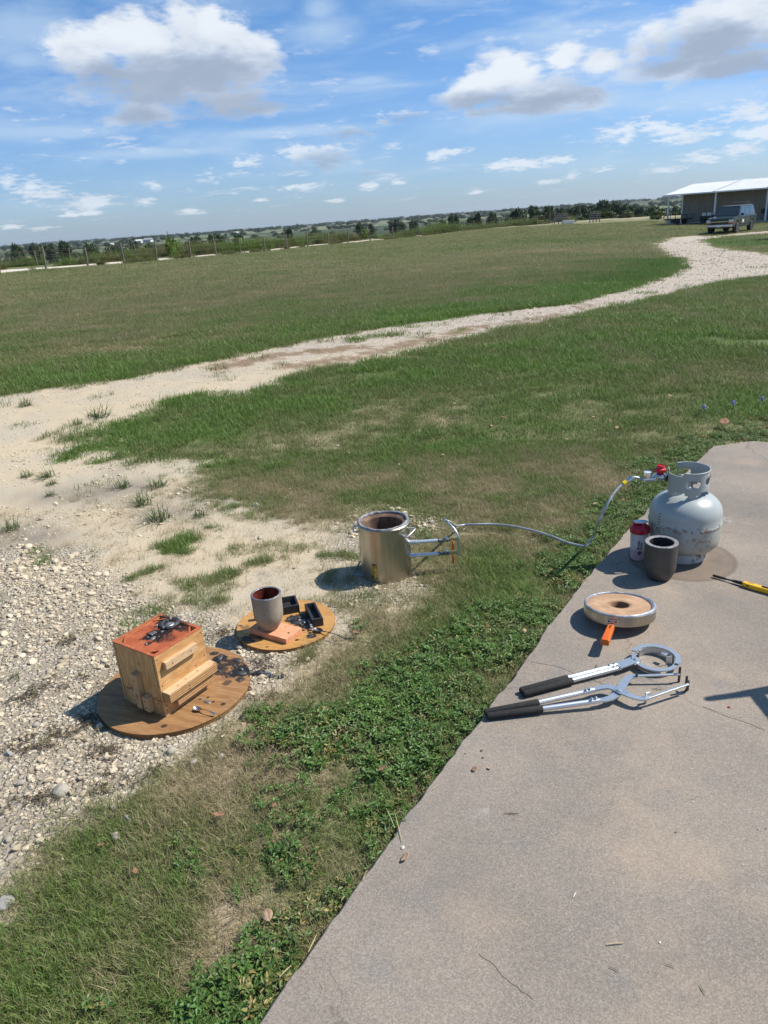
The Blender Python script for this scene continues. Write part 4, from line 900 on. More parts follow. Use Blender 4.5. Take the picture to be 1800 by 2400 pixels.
# uprights on left face (x negative)
def upr(y0, y1, z0, z1, t_): return panel((-t_, y0, z0), (-.0003, y1, z1), pine_v, 'upright', .0012)
upr(.092, .120, .014, .150, .022); upr(.128, .160, .014, .072, .014); upr(.052, .082, .014, .070, .022)
panel((-.0155, .060, .0705), (-.001, .078, .0712), pine, 'upright_top', 0)
scr = MB(); scr.lathe([(.0022, 0), (.0022, .0008)], 8); scr_me = scr.build('screw', screwm, box).data; scr_o = [o for o in COL.objects if o.data == scr_me][0]
def screw(x, y, z, rot, first=[True]):
    if first[0]: o = scr_o; first[0] = False
    else: o = share('screw', scr_me, box)
    o.location = (x, y, z); o.rotation_euler = rot
RX = (math.pi/2, 0, 0); RY = (0, -math.pi/2, 0)
for x, z in ((.055, .190), (.138, .191)): screw(x, -.0170, z, RX)
for x, z in ((.010, .222), (.204, .222), (.010, .120), (.204, .130), (.160, .112), (.012, .075), (.012, .040), (.010, .022), (.205, .06)): screw(x, -.0001 if not (.066 < z < .1 or .03 < z < .058) else -.0001, z, RX)
for x, z in ((.09, .072), (.09, .085)): screw(x, -.0361, z, RX)
for x, y in ((.055, -.02), (.095, -.014), (.150, -.014)): screw(x, y, .1006, (0, 0, 0))
for y, z, t_ in ((.106, .125, .022), (.106, .07, .022), (.144, .05, .014), (.144, .028, .014), (.067, .055, .022), (.067, .028, .022), (.030, .07, .0001), (.030, .045, .0001), (.115, .03, .022)): screw(-t_-.0001, y, z, RY)
# burnt crust ring, pool and blobs on top
zt_ = HB-.006; rc_ = bl(398, 1463)
mb = MB(); rng = np.random.default_rng(5); ring = []
for k in range(30):
    a = k/30*2*math.pi; ring.append(Vector((.033*math.cos(a)*(1+rng.normal(0, .05)), .028*math.sin(a)*(1+rng.normal(0, .05)), .003+rng.normal(0, .001))))
mb.tube(ring, [.0075*rng.uniform(.7, 1.3) for _ in ring], 8, closed=True); o = mb.build('sprue_crust', slagm, box); o.location = (rc_[0], rc_[1], zt_)
mb = MB(); lump(mb, (rc_[0]-.002, rc_[1]-.002, zt_), .021, .016, .006, 77, 22, 6, .12); mb.build('metal_pool', mat('cast_aluminium', (.36, .365, .37), .45, .8, (.25, .255, .265), 70, .6, 120), box)
for k, (px, py, sx, sy, sz) in enumerate(((358,1496,.013,.009,.004),(343,1509,.007,.0045,.002),(346,1494,.006,.005,.004),(352,1486,.005,.004,.004),(377,1462,.009,.006,.006),(368,1466,.006,.004,.004),(390,1450,.010,.005,.005),(411,1452,.007,.004,.005),(424,1460,.006,.006,.004),(421,1470,.007,.004,.003),(380,1481,.009,.006,.005),(372,1492,.006,.004,.003),(386,1493,.003,.002,.002),(394,1488,.003,.002,.002),(428,1479,.003,.002,.002),(364,1504,.003,.002,.002),(402,1482,.003,.003,.002))):
    mb = MB(); x_, y_ = bl(px, py); lump(mb, (x_, y_, zt_), sx, sy, sz, 600+k); mb.build('slag_blob', castm if k in (0, 1, 5) else slagm, box)
gx, gy = bl(359, 1487)
mb = MB(); mb.box((gx, gy, zt_+.004), (.024, .016, .006)); mb.build('square_gate', castm, box, .002)
mb = MB(); mb.cyl((gx+.004, gy+.003, zt_+.004), (gx+.007, gy+.004, zt_+.014), .0025, .0018, 8); mb.build('vent_riser', castm, box)

# ---------------------------------------------------------- furnace
FB = Vector((-0.006, 3.136, -0.046)); fh = .268; Rf = .119
fur = thing('melting_furnace', 'round stainless steel gas melting furnace standing open without its lid', 'furnace', FB)
def fx_(N, tc, c, p):
    s = N.new('ShaderNodeMapping', {'Vector': tc, 'Scale': (26, 26, .6)}).outputs[0]; n = N.noise(s, 1.0, 5, .65)
    c = N.mix(N.sstep(n, .35, .7), c, (.40, .36, .29)); c = N.mix(N.math('MULTIPLY', N.sstep(N.noise(s, 3.0, 3, .6), .55, .75), .35), c, (.30, .26, .20))
    N.link(N.math('ADD', .24, N.math('MULTIPLY', n, .22)), p.inputs['Roughness']); return c
skin = mat('heat_tinted_stainless', (.53, .505, .455), .3, 1.0, (.43, .40, .34), 6, .04, 300, extra=fx_)
mb = MB(); mb.lathe([(Rf-.006, 0), (Rf-.004, .006), (Rf, .008), (Rf, fh-.014), (Rf+.003, fh-.011), (Rf+.003, fh-.004), (Rf, fh-.001), (Rf-.010, fh-.001), (Rf-.012, fh-.006), (Rf-.014, fh-.02)], 72)
mb.f.pop(); mb.sm.pop(); mb.build('steel_shell', skin, fur)
mb = MB(); rr_ = []; rng = np.random.default_rng(8)
for i in range(56): a = i/56*2*math.pi; k = Rf-.007+rng.normal(0, .0012)+.002*math.sin(3*a); rr_.append((k*math.cos(a), k*math.sin(a), fh+rng.normal(0, .0009)))
mb.tube(rr_, [.0075*rng.uniform(.8, 1.15) for _ in rr_], 8, closed=True); mb.build('wool_rim', mat('foil_wool_rim', (.34, .34, .35), .6, .3, (.15, .15, .16), 26, .5, 90), fur)
refr = mat('sooty_refractory', (.22, .145, .10), .95, 0, (.12, .075, .055), 16, .8, 120, .15)
mb = MB(); mb.lathe([(Rf-.011, fh-.004), (Rf-.026, fh-.006), (Rf-.034, fh-.014), (Rf-.038, .05), (.03, .04)], 56); mb.f = mb.f[:-2]+[mb.f[-1]]; mb.sm = mb.sm[:len(mb.f)]; mb.build('refractory_lining', refr, fur)
def rod(name, pts, r, m_, parent, sub=0):
    m_b = MB(); m_b.tube(pts, r, 10); return m_b.build(name, m_, parent)
def U_handle(c0, c1, out, rnd=.006):
    c0 = Vector(c0); c1 = Vector(c1); out = Vector(out); a = c0+out; b = c1+out; return [c0, c0.lerp(a, .8), a.lerp(b, .0)+(b-a).normalized()*rnd*.4, a+(b-a).normalized()*rnd*1.6, b-(b-a).normalized()*rnd*1.6, b-(b-a).normalized()*rnd*.4, c1.lerp(b, .8), c1]
def fp(px, py, y): return YP(px, py, y)-FB
rod('lift_handle', [(.078, -.088, fh-.040), (.094, -.106, fh-.043), (.102, -.108, fh-.042), (.128, -.074, fh-.034), (.142, -.052, fh-.030), (.140, -.046, fh-.029), (.112, -.036, fh-.030)], .0037, zinc, fur)
rod('lift_handle', [(-.112, .020, fh-.028), (-.138, .026, fh-.028), (-.141, .020, fh-.029), (-.141, -.020, fh-.034), (-.139, -.027, fh-.035), (-.113, -.022, fh-.034)], .0037, zinc, fur)
rod('lift_handle', [(-.105, .050, .062), (-.118, .044, .056), (-.160, -.022, .020), (-.162, -.030, .019), (-.152, -.034, .019), (-.108, -.050, .020)], .0040, mat('tarnished_rod', (.28, .28, .29), .4, .9), fur)
# maker's plate: small gold and black sticker bent round the shell
def wrap_patch(a0_, a1_, z0, z1, R, n=6):
    vs = []; 
    for k in range(n+1):
        a = a0_+(a1_-a0_)*k/n; vs += [(R*math.cos(a), R*math.sin(a), z0), (R*math.cos(a), R*math.sin(a), z1)]
    return vs, [(2*k, 2*k+2, 2*k+3, 2*k+1) for k in range(n)]
ang0 = R_(-90)-math.asin(.052/Rf)+R_(-2); mb = MB(); vs, fs = wrap_patch(ang0-.11, ang0+.11, .028, .102, Rf+.0009); mb.add(vs, fs, True)
mb.build('plate_sticker', mat('gold_black_sticker', (.52, .36, .08), .35, .3, (.02, .018, .015), 60, 0, lo=.48, hi=.53, detail=4, stretch=(1, 1, .7)), fur)
ang1 = R_(-90)+math.asin(.09/Rf)
# burner tubes with tee, valve and manifold
def burner(z, dy):
    y = -.036+dy
    m_b = MB(); m_b.cyl((.108, y, z), (.142, y, z), .0115, n=20); m_b.build('tube_socket', zinc, fur)
    m_b = MB(); m_b.cyl((.142, y, z), (.245, y, z), .0092, n=20); b_ = m_b.build('burner_tube', alu, fur)
    m_b = MB(); m_b.cyl((.245, y, z), (.290, y, z), .0078, n=16); m_b.cyl((.243, y, z), (.249, y, z), .0102, n=16); m_b.cyl((.285, y, z), (.292, y, z), .0098, n=16)
    for k in range(3): m_b.cyl((.255+.010*k, y-.0, z), (.255+.010*k, y-.0105, z+.002), .0025, n=8)
    m_b.build('air_choke', castm, fur)
    m_b = MB(); m_b.cyl((.280, y, z+.006), (.280, y, z+.013), .0055, n=14); m_b.lathe([(.0058, 0), (.0068, .002), (.005, .006), (.0, .0075)], 14, Matrix.Translation((.280, y, z+.013))); m_b.build('choke_knob', chrome, fur)
    m_b = MB(); m_b.cyl((.292, y, z), (.302, y, z), .0066, n=6, smooth=False); m_b.cyl((.302, y, z), (.316, y, z), .0052, n=12); m_b.cyl((.316, y, z), (.330, y, z), .0064, n=6, smooth=False); m_b.lathe([(.0062, -.006), (.0075, 0), (.0062, .006)], 10, Matrix.Translation((.309, y, z))); m_b.cyl((.309, y, z), (.309, y-.012, z-.003), .0035, n=8)
    m_b.build('brass_valve', brass, fur)
    m_b = MB(); m_b.box((.3095, y-.013, z-.030), (.0095, .004, .036)); m_b.box((.3095, y-.012, z-.011), (.006, .004, .014)); m_b.build('valve_lever', valve_orange, fur, .0015)
zu = .166; zl = .099
burner(zu, 0); burner(zl, 0)
mb = MB(); mb.box((.336, -.036, (zu+zl)/2), (.011, .011, zu-zl+.026)); mb.build('manifold', zinc, fur, .0012)
rod('feed_pipe', [(.336, -.036, zu+.012), (.334, -.034, zu+.022), (.329, -.028, zu+.034), (.320, -.016, zu+.046), (.308, .002, zu+.056), (.296, .022, zu+.062), (.286, .044, zu+.064)], .0052, zinc, fur)

# ---------------------------------------------------------- gas bottle
TB = Vector((1.335, 3.020, 0))
tank = thing('gas_bottle', 'rust flecked light grey propane bottle with slotted collar on the slab corner', 'gas bottle', TB)
def rust(N, tc, c, p):
    s = N.new('ShaderNodeSeparateXYZ', {0: tc}); z = s.outputs[2]; n = N.noise(tc, 26, 7, .72); nf = N.noise(tc, 90, 4, .6); nb = N.noise(tc, 7, 3, .6)
    low = N.math('SUBTRACT', 1.0, N.sstep(z, .13, .25))
    seam_ = N.math('SUBTRACT', 1.0, N.sstep(N.math('ABSOLUTE', N.math('SUBTRACT', z, .178)), .004, .022))
    k = N.math('ADD', N.math('MULTIPLY', low, .10), N.math('MULTIPLY', seam_, .09))
    k = N.math('ADD', k, N.math('MULTIPLY', N.math('SUBTRACT', nb, .5), .28))
    c = N.mix(N.math('MULTIPLY', N.sstep(N.math('ADD', n, k), .66, .73), .8), c, (.20, .10, .045))
    c = N.mix(N.sstep(N.math('ADD', nf, k), .72, .77), c, (.035, .025, .02))
    c = N.mix(N.math('MULTIPLY', N.sstep(N.math('ADD', nb, N.math('MULTIPLY', low, .14)), .52, .7), .3), c, (.34, .29, .20))
    return c
paint = mat('grey_enamel', (.37, .40, .395), .33, 0, (.335, .365, .36), 6, .08, 160, .5, extra=rust, rvar=.1, coat=.15)
Rt = .152
prof = [(.02, .030), (.07, .034), (.105, .044), (.132, .060), (.147, .082), (Rt-.001, .108), (Rt, .125), (Rt, .1715)]
prof += [(Rt+.0028, .1735), (Rt+.0034, .178), (Rt+.0012, .182), (Rt, .1845), (Rt, .215)]
for k in range(1, 13):
    a = k/12*math.pi/2; prof.append((Rt*math.cos(a)**.82 if k < 12 else .012, .215+.098*math.sin(a)))
mb = MB(); mb.lathe(prof, 80); mb.build('vessel', paint, tank)
mb = MB(); mb.lathe([(.100, 0), (.103, .003), (.100, .042), (.097, .042), (.097, .003)], 64, close=True); 
mb.build('foot_ring', mat('rusty_foot_ring', (.44, .46, .45), .5, 0, (.13, .08, .05), 22, .3, 90, lo=.50, hi=.62), tank)
# collar as a curved sheet with cut-outs
def collar():
    n = 132; m = 30; z0 = .295; z1 = .415; R = .084; vs = []; fs = []
    A0 = R_(158); A1 = R_(158+305)            # opening faces left rear
    def keep(a, z):
        d = (math.degrees(a)) % 360
        for (c, w, zc, h) in ((262, 21, .366, .0155), (318, 18, .372, .0155), (80, 18, .372, .0155)):
            dd = (d-c+180) % 360-180
            ex = max(abs(dd)*math.pi/180*R-(w*math.pi/180*R-h), 0)
            if math.hypot(ex, z-zc) < h: return False
        if z > .398:                          # top edge stepped down at the front left
            if 175 < d < 232: return z < .398
        if z < .316:                          # welded feet
            for c in (262, 345, 60, 190):
                if abs((d-c+180) % 360-180) < 11: return True
            return False
        if z < .330:
            for c in (300, 25, 225):
                if abs((d-c+180) % 360-180) < 14 and z < .326: return False
        return True
    cells = [[keep(A0+(A1-A0)*(i+.5)/n, z0+(z1-z0)*(j+.5)/m) for j in range(m)] for i in range(n)]
    for i in range(n+1):
        a = A0+(A1-A0)*i/n
        for j in range(m+1):
            z = z0+(z1-z0)*j/m; flare = .002*(j/m)**3*0+R; vs.append((flare*math.cos(a), flare*math.sin(a), z))
    for i in range(n):
        for j in range(m):
            if cells[i][j]: fs.append((i*(m+1)+j, (i+1)*(m+1)+j, (i+1)*(m+1)+j+1, i*(m+1)+j+1))
    m_b = MB(); m_b.add(vs, fs, True); o = m_b.build('collar', paint, tank)
    bm = bmesh.new(); bm.from_mesh(o.data); bmesh.ops.delete(bm, geom=[v for v in bm.verts if not v.link_faces], context='VERTS')
    for _ in range(2):
        bmesh.ops.smooth_vert(bm, verts=[v for v in bm.verts if v.is_boundary], factor=.5, use_axis_x=True, use_axis_y=True, use_axis_z=True)
    for v in bm.verts:
        r = math.hypot(v.co.x, v.co.y); v.co.x *= R/r; v.co.y *= R/r
    bm.to_mesh(o.data); bm.free()
    s_ = o.modifiers.new('solid', 'SOLIDIFY'); s_.thickness = .003; s_.offset = 0
    rim = MB(); rp = [((R+.0005)*math.cos(A0+(A1-A0)*i/80), (R+.0005)*math.sin(A0+(A1-A0)*i/80), z1 if not 175 < math.degrees(A0+(A1-A0)*i/80) % 360 < 232 else .398) for i in range(81)]
    rim.tube(rp, .0028, 8); rim.build('collar_rim', paint, tank)
collar()
mb = MB(); mb.cyl((0, 0, .305), (0, 0, .330), .018, n=20); mb.cyl((0, 0, .330), (0, 0, .362), .012, n=16); mb.cyl((0, 0, .350), (-.050, .012, .350), .011, n=16); mb.build('valve_body', zinc, tank)
mb = MB(); pr = []
for i in range(40):
    a = i/40*2*math.pi; k = .026*(1+.12*math.cos(5*a)); pr.append((k*math.cos(a), k*math.sin(a)))
mb.prism(pr, .366, .382); mb.lathe([(.010, .382), (.010, .384)], 16); mb.build('hand_wheel', mat('white_plastic_wheel', (.60, .62, .63), .45, 0, (.5, .52, .53), 40), tank, .003)
mb = MB(); mb.strip([(.086, .020, .385), (.098, .024, .383), (.102, .026, .36)], .022, .002); mb.build('data_tag', paint, tank)
ink = mat('faded_ink', (.05, .055, .06), .8)
# stamped data label at the left of the shoulder: rows of faint print
for k in range(7):
    m_b = MB(); z = .235-.013*k; a = R_(203); vs, fs = wrap_patch(a-.05*random.uniform(.5, 1), a+.06, z, z+.003, (Rt if z < .215 else Rt*math.cos(math.asin((z+.002-.215)/.098))**.82)+.0006); m_b.add(vs, fs, True); m_b.build('faint_print_row', ink, tank)

# ---------------------------------------------------------- regulator and hose
RG_Y = 3.055
pn = YP(1566, 1120, RG_Y); pr_ = YP(1547, 1112, RG_Y); pg = YP(1518, 1112, RG_Y); pe = YP(1500, 1114, RG_Y)
regu = thing('gas_regulator', 'chrome gas regulator with red knob and pressure gauge beside the gas bottle collar', 'regulator', pr_)
def L_(v): return Vector(v)-pr_
mb = MB(); mb.cyl(L_(pn)+Vector((.045, -.01, 0)), L_(pn), .012, .0155, n=18); mb.cyl(L_(pn), L_(pn)+Vector((-.012, .001, 0)), .0165, n=12); mb.build('coupling_nut', mat('black_nut', (.02, .02, .02), .5), regu)
mb = MB(); mb.lathe([(.004, -.026), (.020, -.022), (.0265, -.012), (.029, -.009), (.029, -.004), (.0255, -.001), (.018, .006), (.012, .010)], 36); mb.cyl((.02, 0, -.016), (.045, .0, -.014), .010, n=14); mb.cyl((-.02, 0, -.018), (-.075, .0, -.018), .0095, n=14); mb.build('regulator_body', chrome, regu)
redp = mat('red_plastic', (.52, .012, .03), .38, 0, (.45, .01, .025), 30)
mb = MB(); mb.lathe([(.014, .008), (.014, .012), (.0235, .014), (.0245, .018), (.0235, .027), (.017, .030), (.0165, .040), (.0145, .043), (.0145, .0401)], 30); mb.build('adjusting_knob', redp, regu)
mb = MB(); g0 = L_(pg); mb.lathe([(.008, -.022), (.009, -.010), (.0185, -.008), (.0190, .014), (.0180, .017), (.016, .017), (.0155, .014)], 36, Matrix.Translation((g0.x, g0.y, 0))); mb.build('pressure_gauge', chrome, regu)
mb = MB(); mb.lathe([(.0155, .0142), (.0, .0146)], 30, Matrix.Translation((g0.x, g0.y, 0))); mb.build('gauge_face', mat('gauge_glass', (.62, .64, .68), .08, 0, (.5, .52, .56), 20), regu)

hose_pts = [Vector((pr_.x-.075, RG_Y, pr_.z-.018)), YP(1490, 1119, 3.052), YP(1477, 1122, 3.05), YP(1466, 1130, 3.045), YP(1450, 1143, 3.03), YP(1436, 1160, 3.01), YP(1424, 1180, 2.99), YP(1412, 1204, 2.985), YP(1402, 1226, 3.0)]
gz = .000
hose_pts += [G(1393, 1250, .06), G(1385, 1266, .02), G(1376, 1277, gz), G(1366, 1280, gz), G(1350, 1277, gz-.004), G(1325, 1270, gz), G(1290, 1256, gz), G(1250, 1244, gz), G(1205, 1234, gz), G(1160, 1229, gz-.004), G(1115, 1229, gz), G(1085, 1231, -.01)]
endp = FB+Vector((.286, .044, zu+.064))
hose_pts += [G(1068, 1232, .03), Vector((endp.x+.022, endp.y+.0, endp.z-.010)), endp]
def catmull(P, k=8):
    out = []; P = [P[0]*2-P[1]]+P+[P[-1]*2-P[-2]]
    for i in range(1, len(P)-2):
        for s in range(k):
            t = s/k; a, b, c, d = P[i-1], P[i], P[i+1], P[i+2]
            out.append(.5*((2*b)+(c-a)*t+(2*a-5*b+4*c-d)*t*t+(3*b-a-3*c+d)*t**3))
    out.append(P[-2]); return out
hp = catmull(hose_pts)
hose = thing('gas_hose', 'braided steel gas hose curving over the grass from the bottle to the furnace', 'hose', hp[0])
mb = MB(); mb.tube([p-hp[0] for p in hp], .0062, 12)
def braid(N, tc, c, p):
    w = N.new('ShaderNodeTexWave', {'Vector': tc, 'Scale': 90.0, 'Distortion': 0.0}, bands_direction='DIAGONAL').outputs['Fac']; return N.mix(N.math('MULTIPLY', w, .55), c, (.10, .105, .11))
mb.build('braided_sleeve', mat('steel_braid', (.58, .59, .60), .42, .5, (.42, .43, .44), 60, .3, 300, extra=braid), hose)
i0 = min(range(len(hp)), key=lambda i: (hp[i]-YP(1463, 1131, 3.045)).length)
mb = MB(); mb.cyl(hp[i0-2]-hp[0], hp[i0+2]-hp[0], .0105, n=14); mb.build('yellow_tag', mat('yellow_tape', (.72, .55, .01), .5, 0, (.65, .48, .01), 40), hose)
mb = MB(); mb.cyl(hp[i0-3]-hp[0], hp[max(i0-12, 0)]-hp[0], .0085, .0095, n=14); mb.build('crimp_ferrule', chrome, hose)
mb = MB(); mb.cyl(hp[-4]-hp[0], hp[-1]-hp[0], .0085, n=10); mb.build('end_fitting', zinc, hose)

# ---------------------------------------------------------- shaker bottle
SB = Vector((1.136, 3.020, 0))
bot = thing('shaker_bottle', 'frosted drink shaker with red lid and black lettering beside the gas bottle', 'bottle', SB)
def frost(N, tc, c, p):
    z = N.new('ShaderNodeSeparateXYZ', {0: tc}).outputs[2]; n = N.noise(tc, 45, 4, .6)
    c = N.mix(N.math('MULTIPLY', N.math('SUBTRACT', 1.0, N.sstep(N.math('ADD', z, N.math('MULTIPLY', N.math('SUBTRACT', n, .5), .02)), .044, .062)), .65), c, (.70, .40, .45))
    c = N.mix(N.math('MULTIPLY', N.sstep(n, .60, .68), .2), c, (.74, .52, .56))
    p.inputs['Transmission Weight'].default_value = .35; p.inputs['IOR'].default_value = 1.2; return c
fro = mat('frosted_plastic', (.82, .80, .80), .35, 0, (.66, .62, .63), 14, 0, extra=frost, spec=.4)
bprof = [(.028, 0), (.0325, .002), (.0345, .008), (.0365, .060), (.0385, .110), (.0395, .138), (.0365, .138), (.0345, .060), (.031, .006), (.0, .005)]
mb = MB(); mb.lathe(bprof, 44); mb.build('cup', fro, bot)
lid_r = mat('red_lid', (.42, .006, .03), .35, 0, (.36, .005, .025), 20)
mb = MB(); mb.lathe([(.0405, .130), (.0425, .132), (.0428, .150), (.0405, .156), (.036, .160), (.026, .168), (.0, .169)], 44); mb.box((-.006, .004, .172), (.046, .022, .014)); mb.cyl((.012, -.010, .166), (.012, -.010, .176), .012, .010, 20); mb.build('lid', lid_r, bot)
wp = mat('white_cap_plastic', (.74, .76, .78), .35)
mb = MB(); mb.prism([(-.030, .008), (-.026, -.012), (.006, -.020), (.030, -.016), (.034, .002), (.020, .012), (-.010, .020)], .177, .182); mb.build('flip_cap', wp, bot, .0015); mb2 = MB(); mb2.lathe([(.011, .182), (.011, .1845), (.009, .1845), (.008, .183)], 22, Matrix.Translation((.014, -.006, 0))); mb2.build('cap_spout', mat('cap_spout_grey', (.52, .55, .60), .4), bot)
inkb = mat('black_print', (.015, .015, .018), .5)
def wrap_text(txt, size, col_off, z_start, ang_c):
    cu = bpy.data.curves.new('lettering', 'FONT'); cu.body = txt; cu.size = size; cu.resolution_u = 3; cu.offset = size*.02
    o = bpy.data.objects.new('lettering', cu); COL.objects.link(o); bpy.context.view_layer.update()
    me = bpy.data.meshes.new_from_object(o.evaluated_get(bpy.context.evaluated_depsgraph_get())); bpy.data.objects.remove(o)
    for v in me.vertices:                      # text runs upwards, cap side to the left
        z = z_start+v.co.x; s_ = col_off-v.co.y; r = np.interp(z, [b[1] for b in bprof[2:6]], [b[0] for b in bprof[2:6]])+.0005; a = ang_c+s_/r
        v.co = (r*math.cos(a), r*math.sin(a), z)
    me.name = 'lettering'; me.materials.clear(); me.materials.append(inkb); return share('lettering', me, bot)
ac = math.atan2(-SB.y, -SB.x)+R_(3)
wrap_text('Blender', .0150, .0015, .056, ac); wrap_text('Bottle', .0150, .0135, .056, ac)
for k in range(4):   # scribble-like round emblem below the words
    z_ = .030+.0052*k; m_b = MB(); vs = []; w = [.006, .0095, .0095, .006][k]
    for q in range(5):
        s_ = .003-w+2*w*q/4; zz = z_+.0036*(q/4)-.001; r = np.interp(zz, [b[1] for b in bprof[2:6]], [b[0] for b in bprof[2:6]])+.0006; a = ac+s_/r
        vs += [(r*math.cos(a), r*math.sin(a), zz), (r*math.cos(a), r*math.sin(a), zz+.0040)]
    m_b.add(vs, [(2*q, 2*q+2, 2*q+3, 2*q+1) for q in range(4)], True); m_b.build('emblem_stroke', inkb, bot)

# ---------------------------------------------------------- furnace lid
LB = Vector((.880, 2.492, .0))
lidt = thing('furnace_lid', 'round furnace lid with centre hole and orange handle lying on the slab', 'furnace lid', LB, rot=(R_(-7.5), R_(2.0), 0))
LR = .1335; LH = .040; zl0 = .026
mb = MB(); mb.lathe([(LR-.012, zl0-.001), (LR-.001, zl0), (LR, zl0+.003), (LR, zl0+LH), (LR-.0015, zl0+LH), (LR-.0015, zl0+.004)], 80); mb.f = mb.f[:-2]; mb.sm = mb.sm[:-2]; mb.build('steel_band', skin, lidt)
mb = MB(); rr_ = []; rng = np.random.default_rng(12)
for i in range(72):
    a = i/72*2*math.pi; w = .004+.005*max(0, math.cos(a-R_(-25)))**3+.0015*math.sin(4*a+1); k = LR-.004-w*.5; rr_.append((k*math.cos(a), k*math.sin(a), zl0+LH-.001+rng.normal(0, .0006)))
mb.tube(rr_, [.0055+.005*max(0, math.cos(i/72*2*math.pi-R_(-25)))**3*1.0+rng.normal(0, .0005) for i in range(72)], 8, closed=True); mb.build('foil_rim', mat('crinkled_foil', (.55, .57, .60), .42, .7, (.30, .31, .34), 34, .7, 120), lidt)
mb = MB(); hr = .033; pf = [(hr, zl0+.002), (hr, zl0+LH-.008), (hr+.003, zl0+LH-.002)]
for k in range(1, 9): pf.append((hr+.003+(LR-.010-hr-.003)*k/8, zl0+LH-.001+.0012*math.sin(k*1.3)))
pf += [(LR-.006, zl0+LH-.004), (LR-.006, zl0+.002)]
mb.lathe(pf, 72, close=True); mb.build('refractory_disc', mat('tan_refractory', (.46, .30, .19), .95, 0, (.36, .225, .14), 16, .8, 150, .15, extra=lambda N, tc, c, p: N.mix(N.math('MULTIPLY', N.sstep(N.math('ADD', N.math('MULTIPLY', N.math('SUBTRACT', .045, N.vmath('LENGTH', N.vmath('MULTIPLY', tc, (1, 1, 0)))), 30.0), N.math('SUBTRACT', N.noise(tc, 60, 4), .2)), .1, .6), .6), c, (.15, .08, .05))), lidt)
ha = R_(-119)
hd = Vector((math.cos(ha), math.sin(ha), 0)); hs = Vector((-hd.y, hd.x, 0))
Mh = Matrix.Translation(hd*LR+Vector((0, 0, zl0+.012))) @ Matrix.Rotation(ha, 4, 'Z')
mb = MB(); mb.box((.0015, 0, .008), (.003, .040, .013), Mh); mb.box((.014, 0, .0), (.028, .014, .004), Mh); mb.build('handle_bracket', zinc, lidt, .001)
mb = MB(); mb.box((.006, 0, .002), (.010, .015, .010), Mh); mb.build('bracket_pad', mat('rusty_orange_pad', (.40, .10, .03), .5), lidt, .001)
for s_ in (-1, 1): mb = MB(); mb.cyl(Mh @ Vector((.003, s_*.013, .008)), Mh @ Vector((.0042, s_*.013, .008)), .0035, n=12); mb.build('bolt_hole', mat('hole_black', (.004, .004, .004), .9), lidt)
Mg = Mh @ Matrix.Rotation(R_(10), 4, 'Y'); mb = MB()
L0, L1, w0 = .026, .134, .0150
pr = [(-w0, -.009), (-w0*.72, -.0125), (w0*.72, -.0125), (w0, -.009), (w0, .008), (w0*.72, .0125), (-w0*.72, .0125), (-w0, .008)]
vs = [(L0, p[0]*.85, p[1]*.85) for p in pr]+[(L1, p[0], p[1]) for p in pr]; fs = [tuple(range(7, -1, -1)), tuple(range(8, 16))]+[(i, (i+1) % 8, 8+(i+1) % 8, 8+i) for i in range(8)]
mb.add(vs, fs, False, Mg); mb.build('orange_grip', orange_handle, lidt, .0012)
for x_ in (.036, .046): mb = MB(); mb.cyl(Mg @ Vector((x_, 0, .0105)), Mg @ Vector((x_, 0, .0128)), .0032, n=10); mb.build('grip_hole', mat('grip_hole_brown', (.10, .02, .005), .8), lidt)

# ---------------------------------------------------------- tongs
def zp(x, y, z): return G(1110+x/3.13, 1480+y/3.13, z)
def tong_common(root, base, grips, tubes, zg=.0125):
    for (a, b, za, zb) in grips:
        A_ = zp(*a, za)-base; B_ = zp(*b, zb)-base; m_b = MB(); d = (B_-A_).normalized()
        m_b.tube([A_, A_+d*.003, A_+d*.008, A_.lerp(B_, .5), B_-d*.002, B_], [.006, .0105, .0118, .0118, .0118, .0105], 14); m_b.build('foam_grip', foam, root)
    for (a, b, za, zb) in tubes:
        A_ = zp(*a, za)-base; B_ = zp(*b, zb)-base; m_b = MB(); m_b.cyl(A_, B_, .0082, n=18); m_b.build('aluminium_shaft', alu, root)
def boltm(root, base, p, z, r=.0045, h=.006):
    c = zp(*p, z)-base; m_b = MB(); m_b.cyl(c, c+Vector((0, 0, h*.6)), r*1.0, n=6, smooth=False); m_b.cyl(c+Vector((0, 0, h*.6)), c+Vector((0, 0, h)), r*.5, n=10); return m_b.build('bolt', zinc, root)
BA = zp(1185, 205, 0)
tA = thing('ring_tongs', 'pair of crucible tongs ending in a closed ring, the upper pair beside the lid handle', 'tongs', BA)
tong_common(tA, BA, [((338, 437), (690, 342), .0125, .015), ((362, 462), (724, 362), .0125, .015)], [((680, 342), (1052, 246), .015, .018), ((714, 361), (1080, 265), .015, .018)])
for p in ((995, 247), (1030, 238), (1028, 262), (1058, 252)): boltm(tA, BA, p, .026)
mb = MB(); mb.strip([zp(1040, 250, .020)-BA, zp(1110, 226, .020)-BA, zp(1165, 210, .020)-BA, zp(1195, 195, .020)-BA], [.024, .026, .030, .030], .005); mb.build('lever_plate', zinc, tA)
mb = MB(); mb.strip([zp(1070, 262, .026)-BA, zp(1130, 240, .026)-BA, zp(1190, 212, .026)-BA, zp(1215, 222, .026)-BA], [.018, .022, .028, .022], .004); mb.build('lever_plate', zinc, tA)
boltm(tA, BA, (1187, 204), .028, .007, .005)
rc = zp(1335, 187, .03)-BA; R0 = .0735
pv = math.atan2(-rc.y, -rc.x)
def arc(a0_, a1_, r, n=30, z=.0): return [rc+Vector((r*math.cos(pv+a0_+(a1_-a0_)*i/n), r*math.sin(pv+a0_+(a1_-a0_)*i/n), z)) for i in range(n+1)]
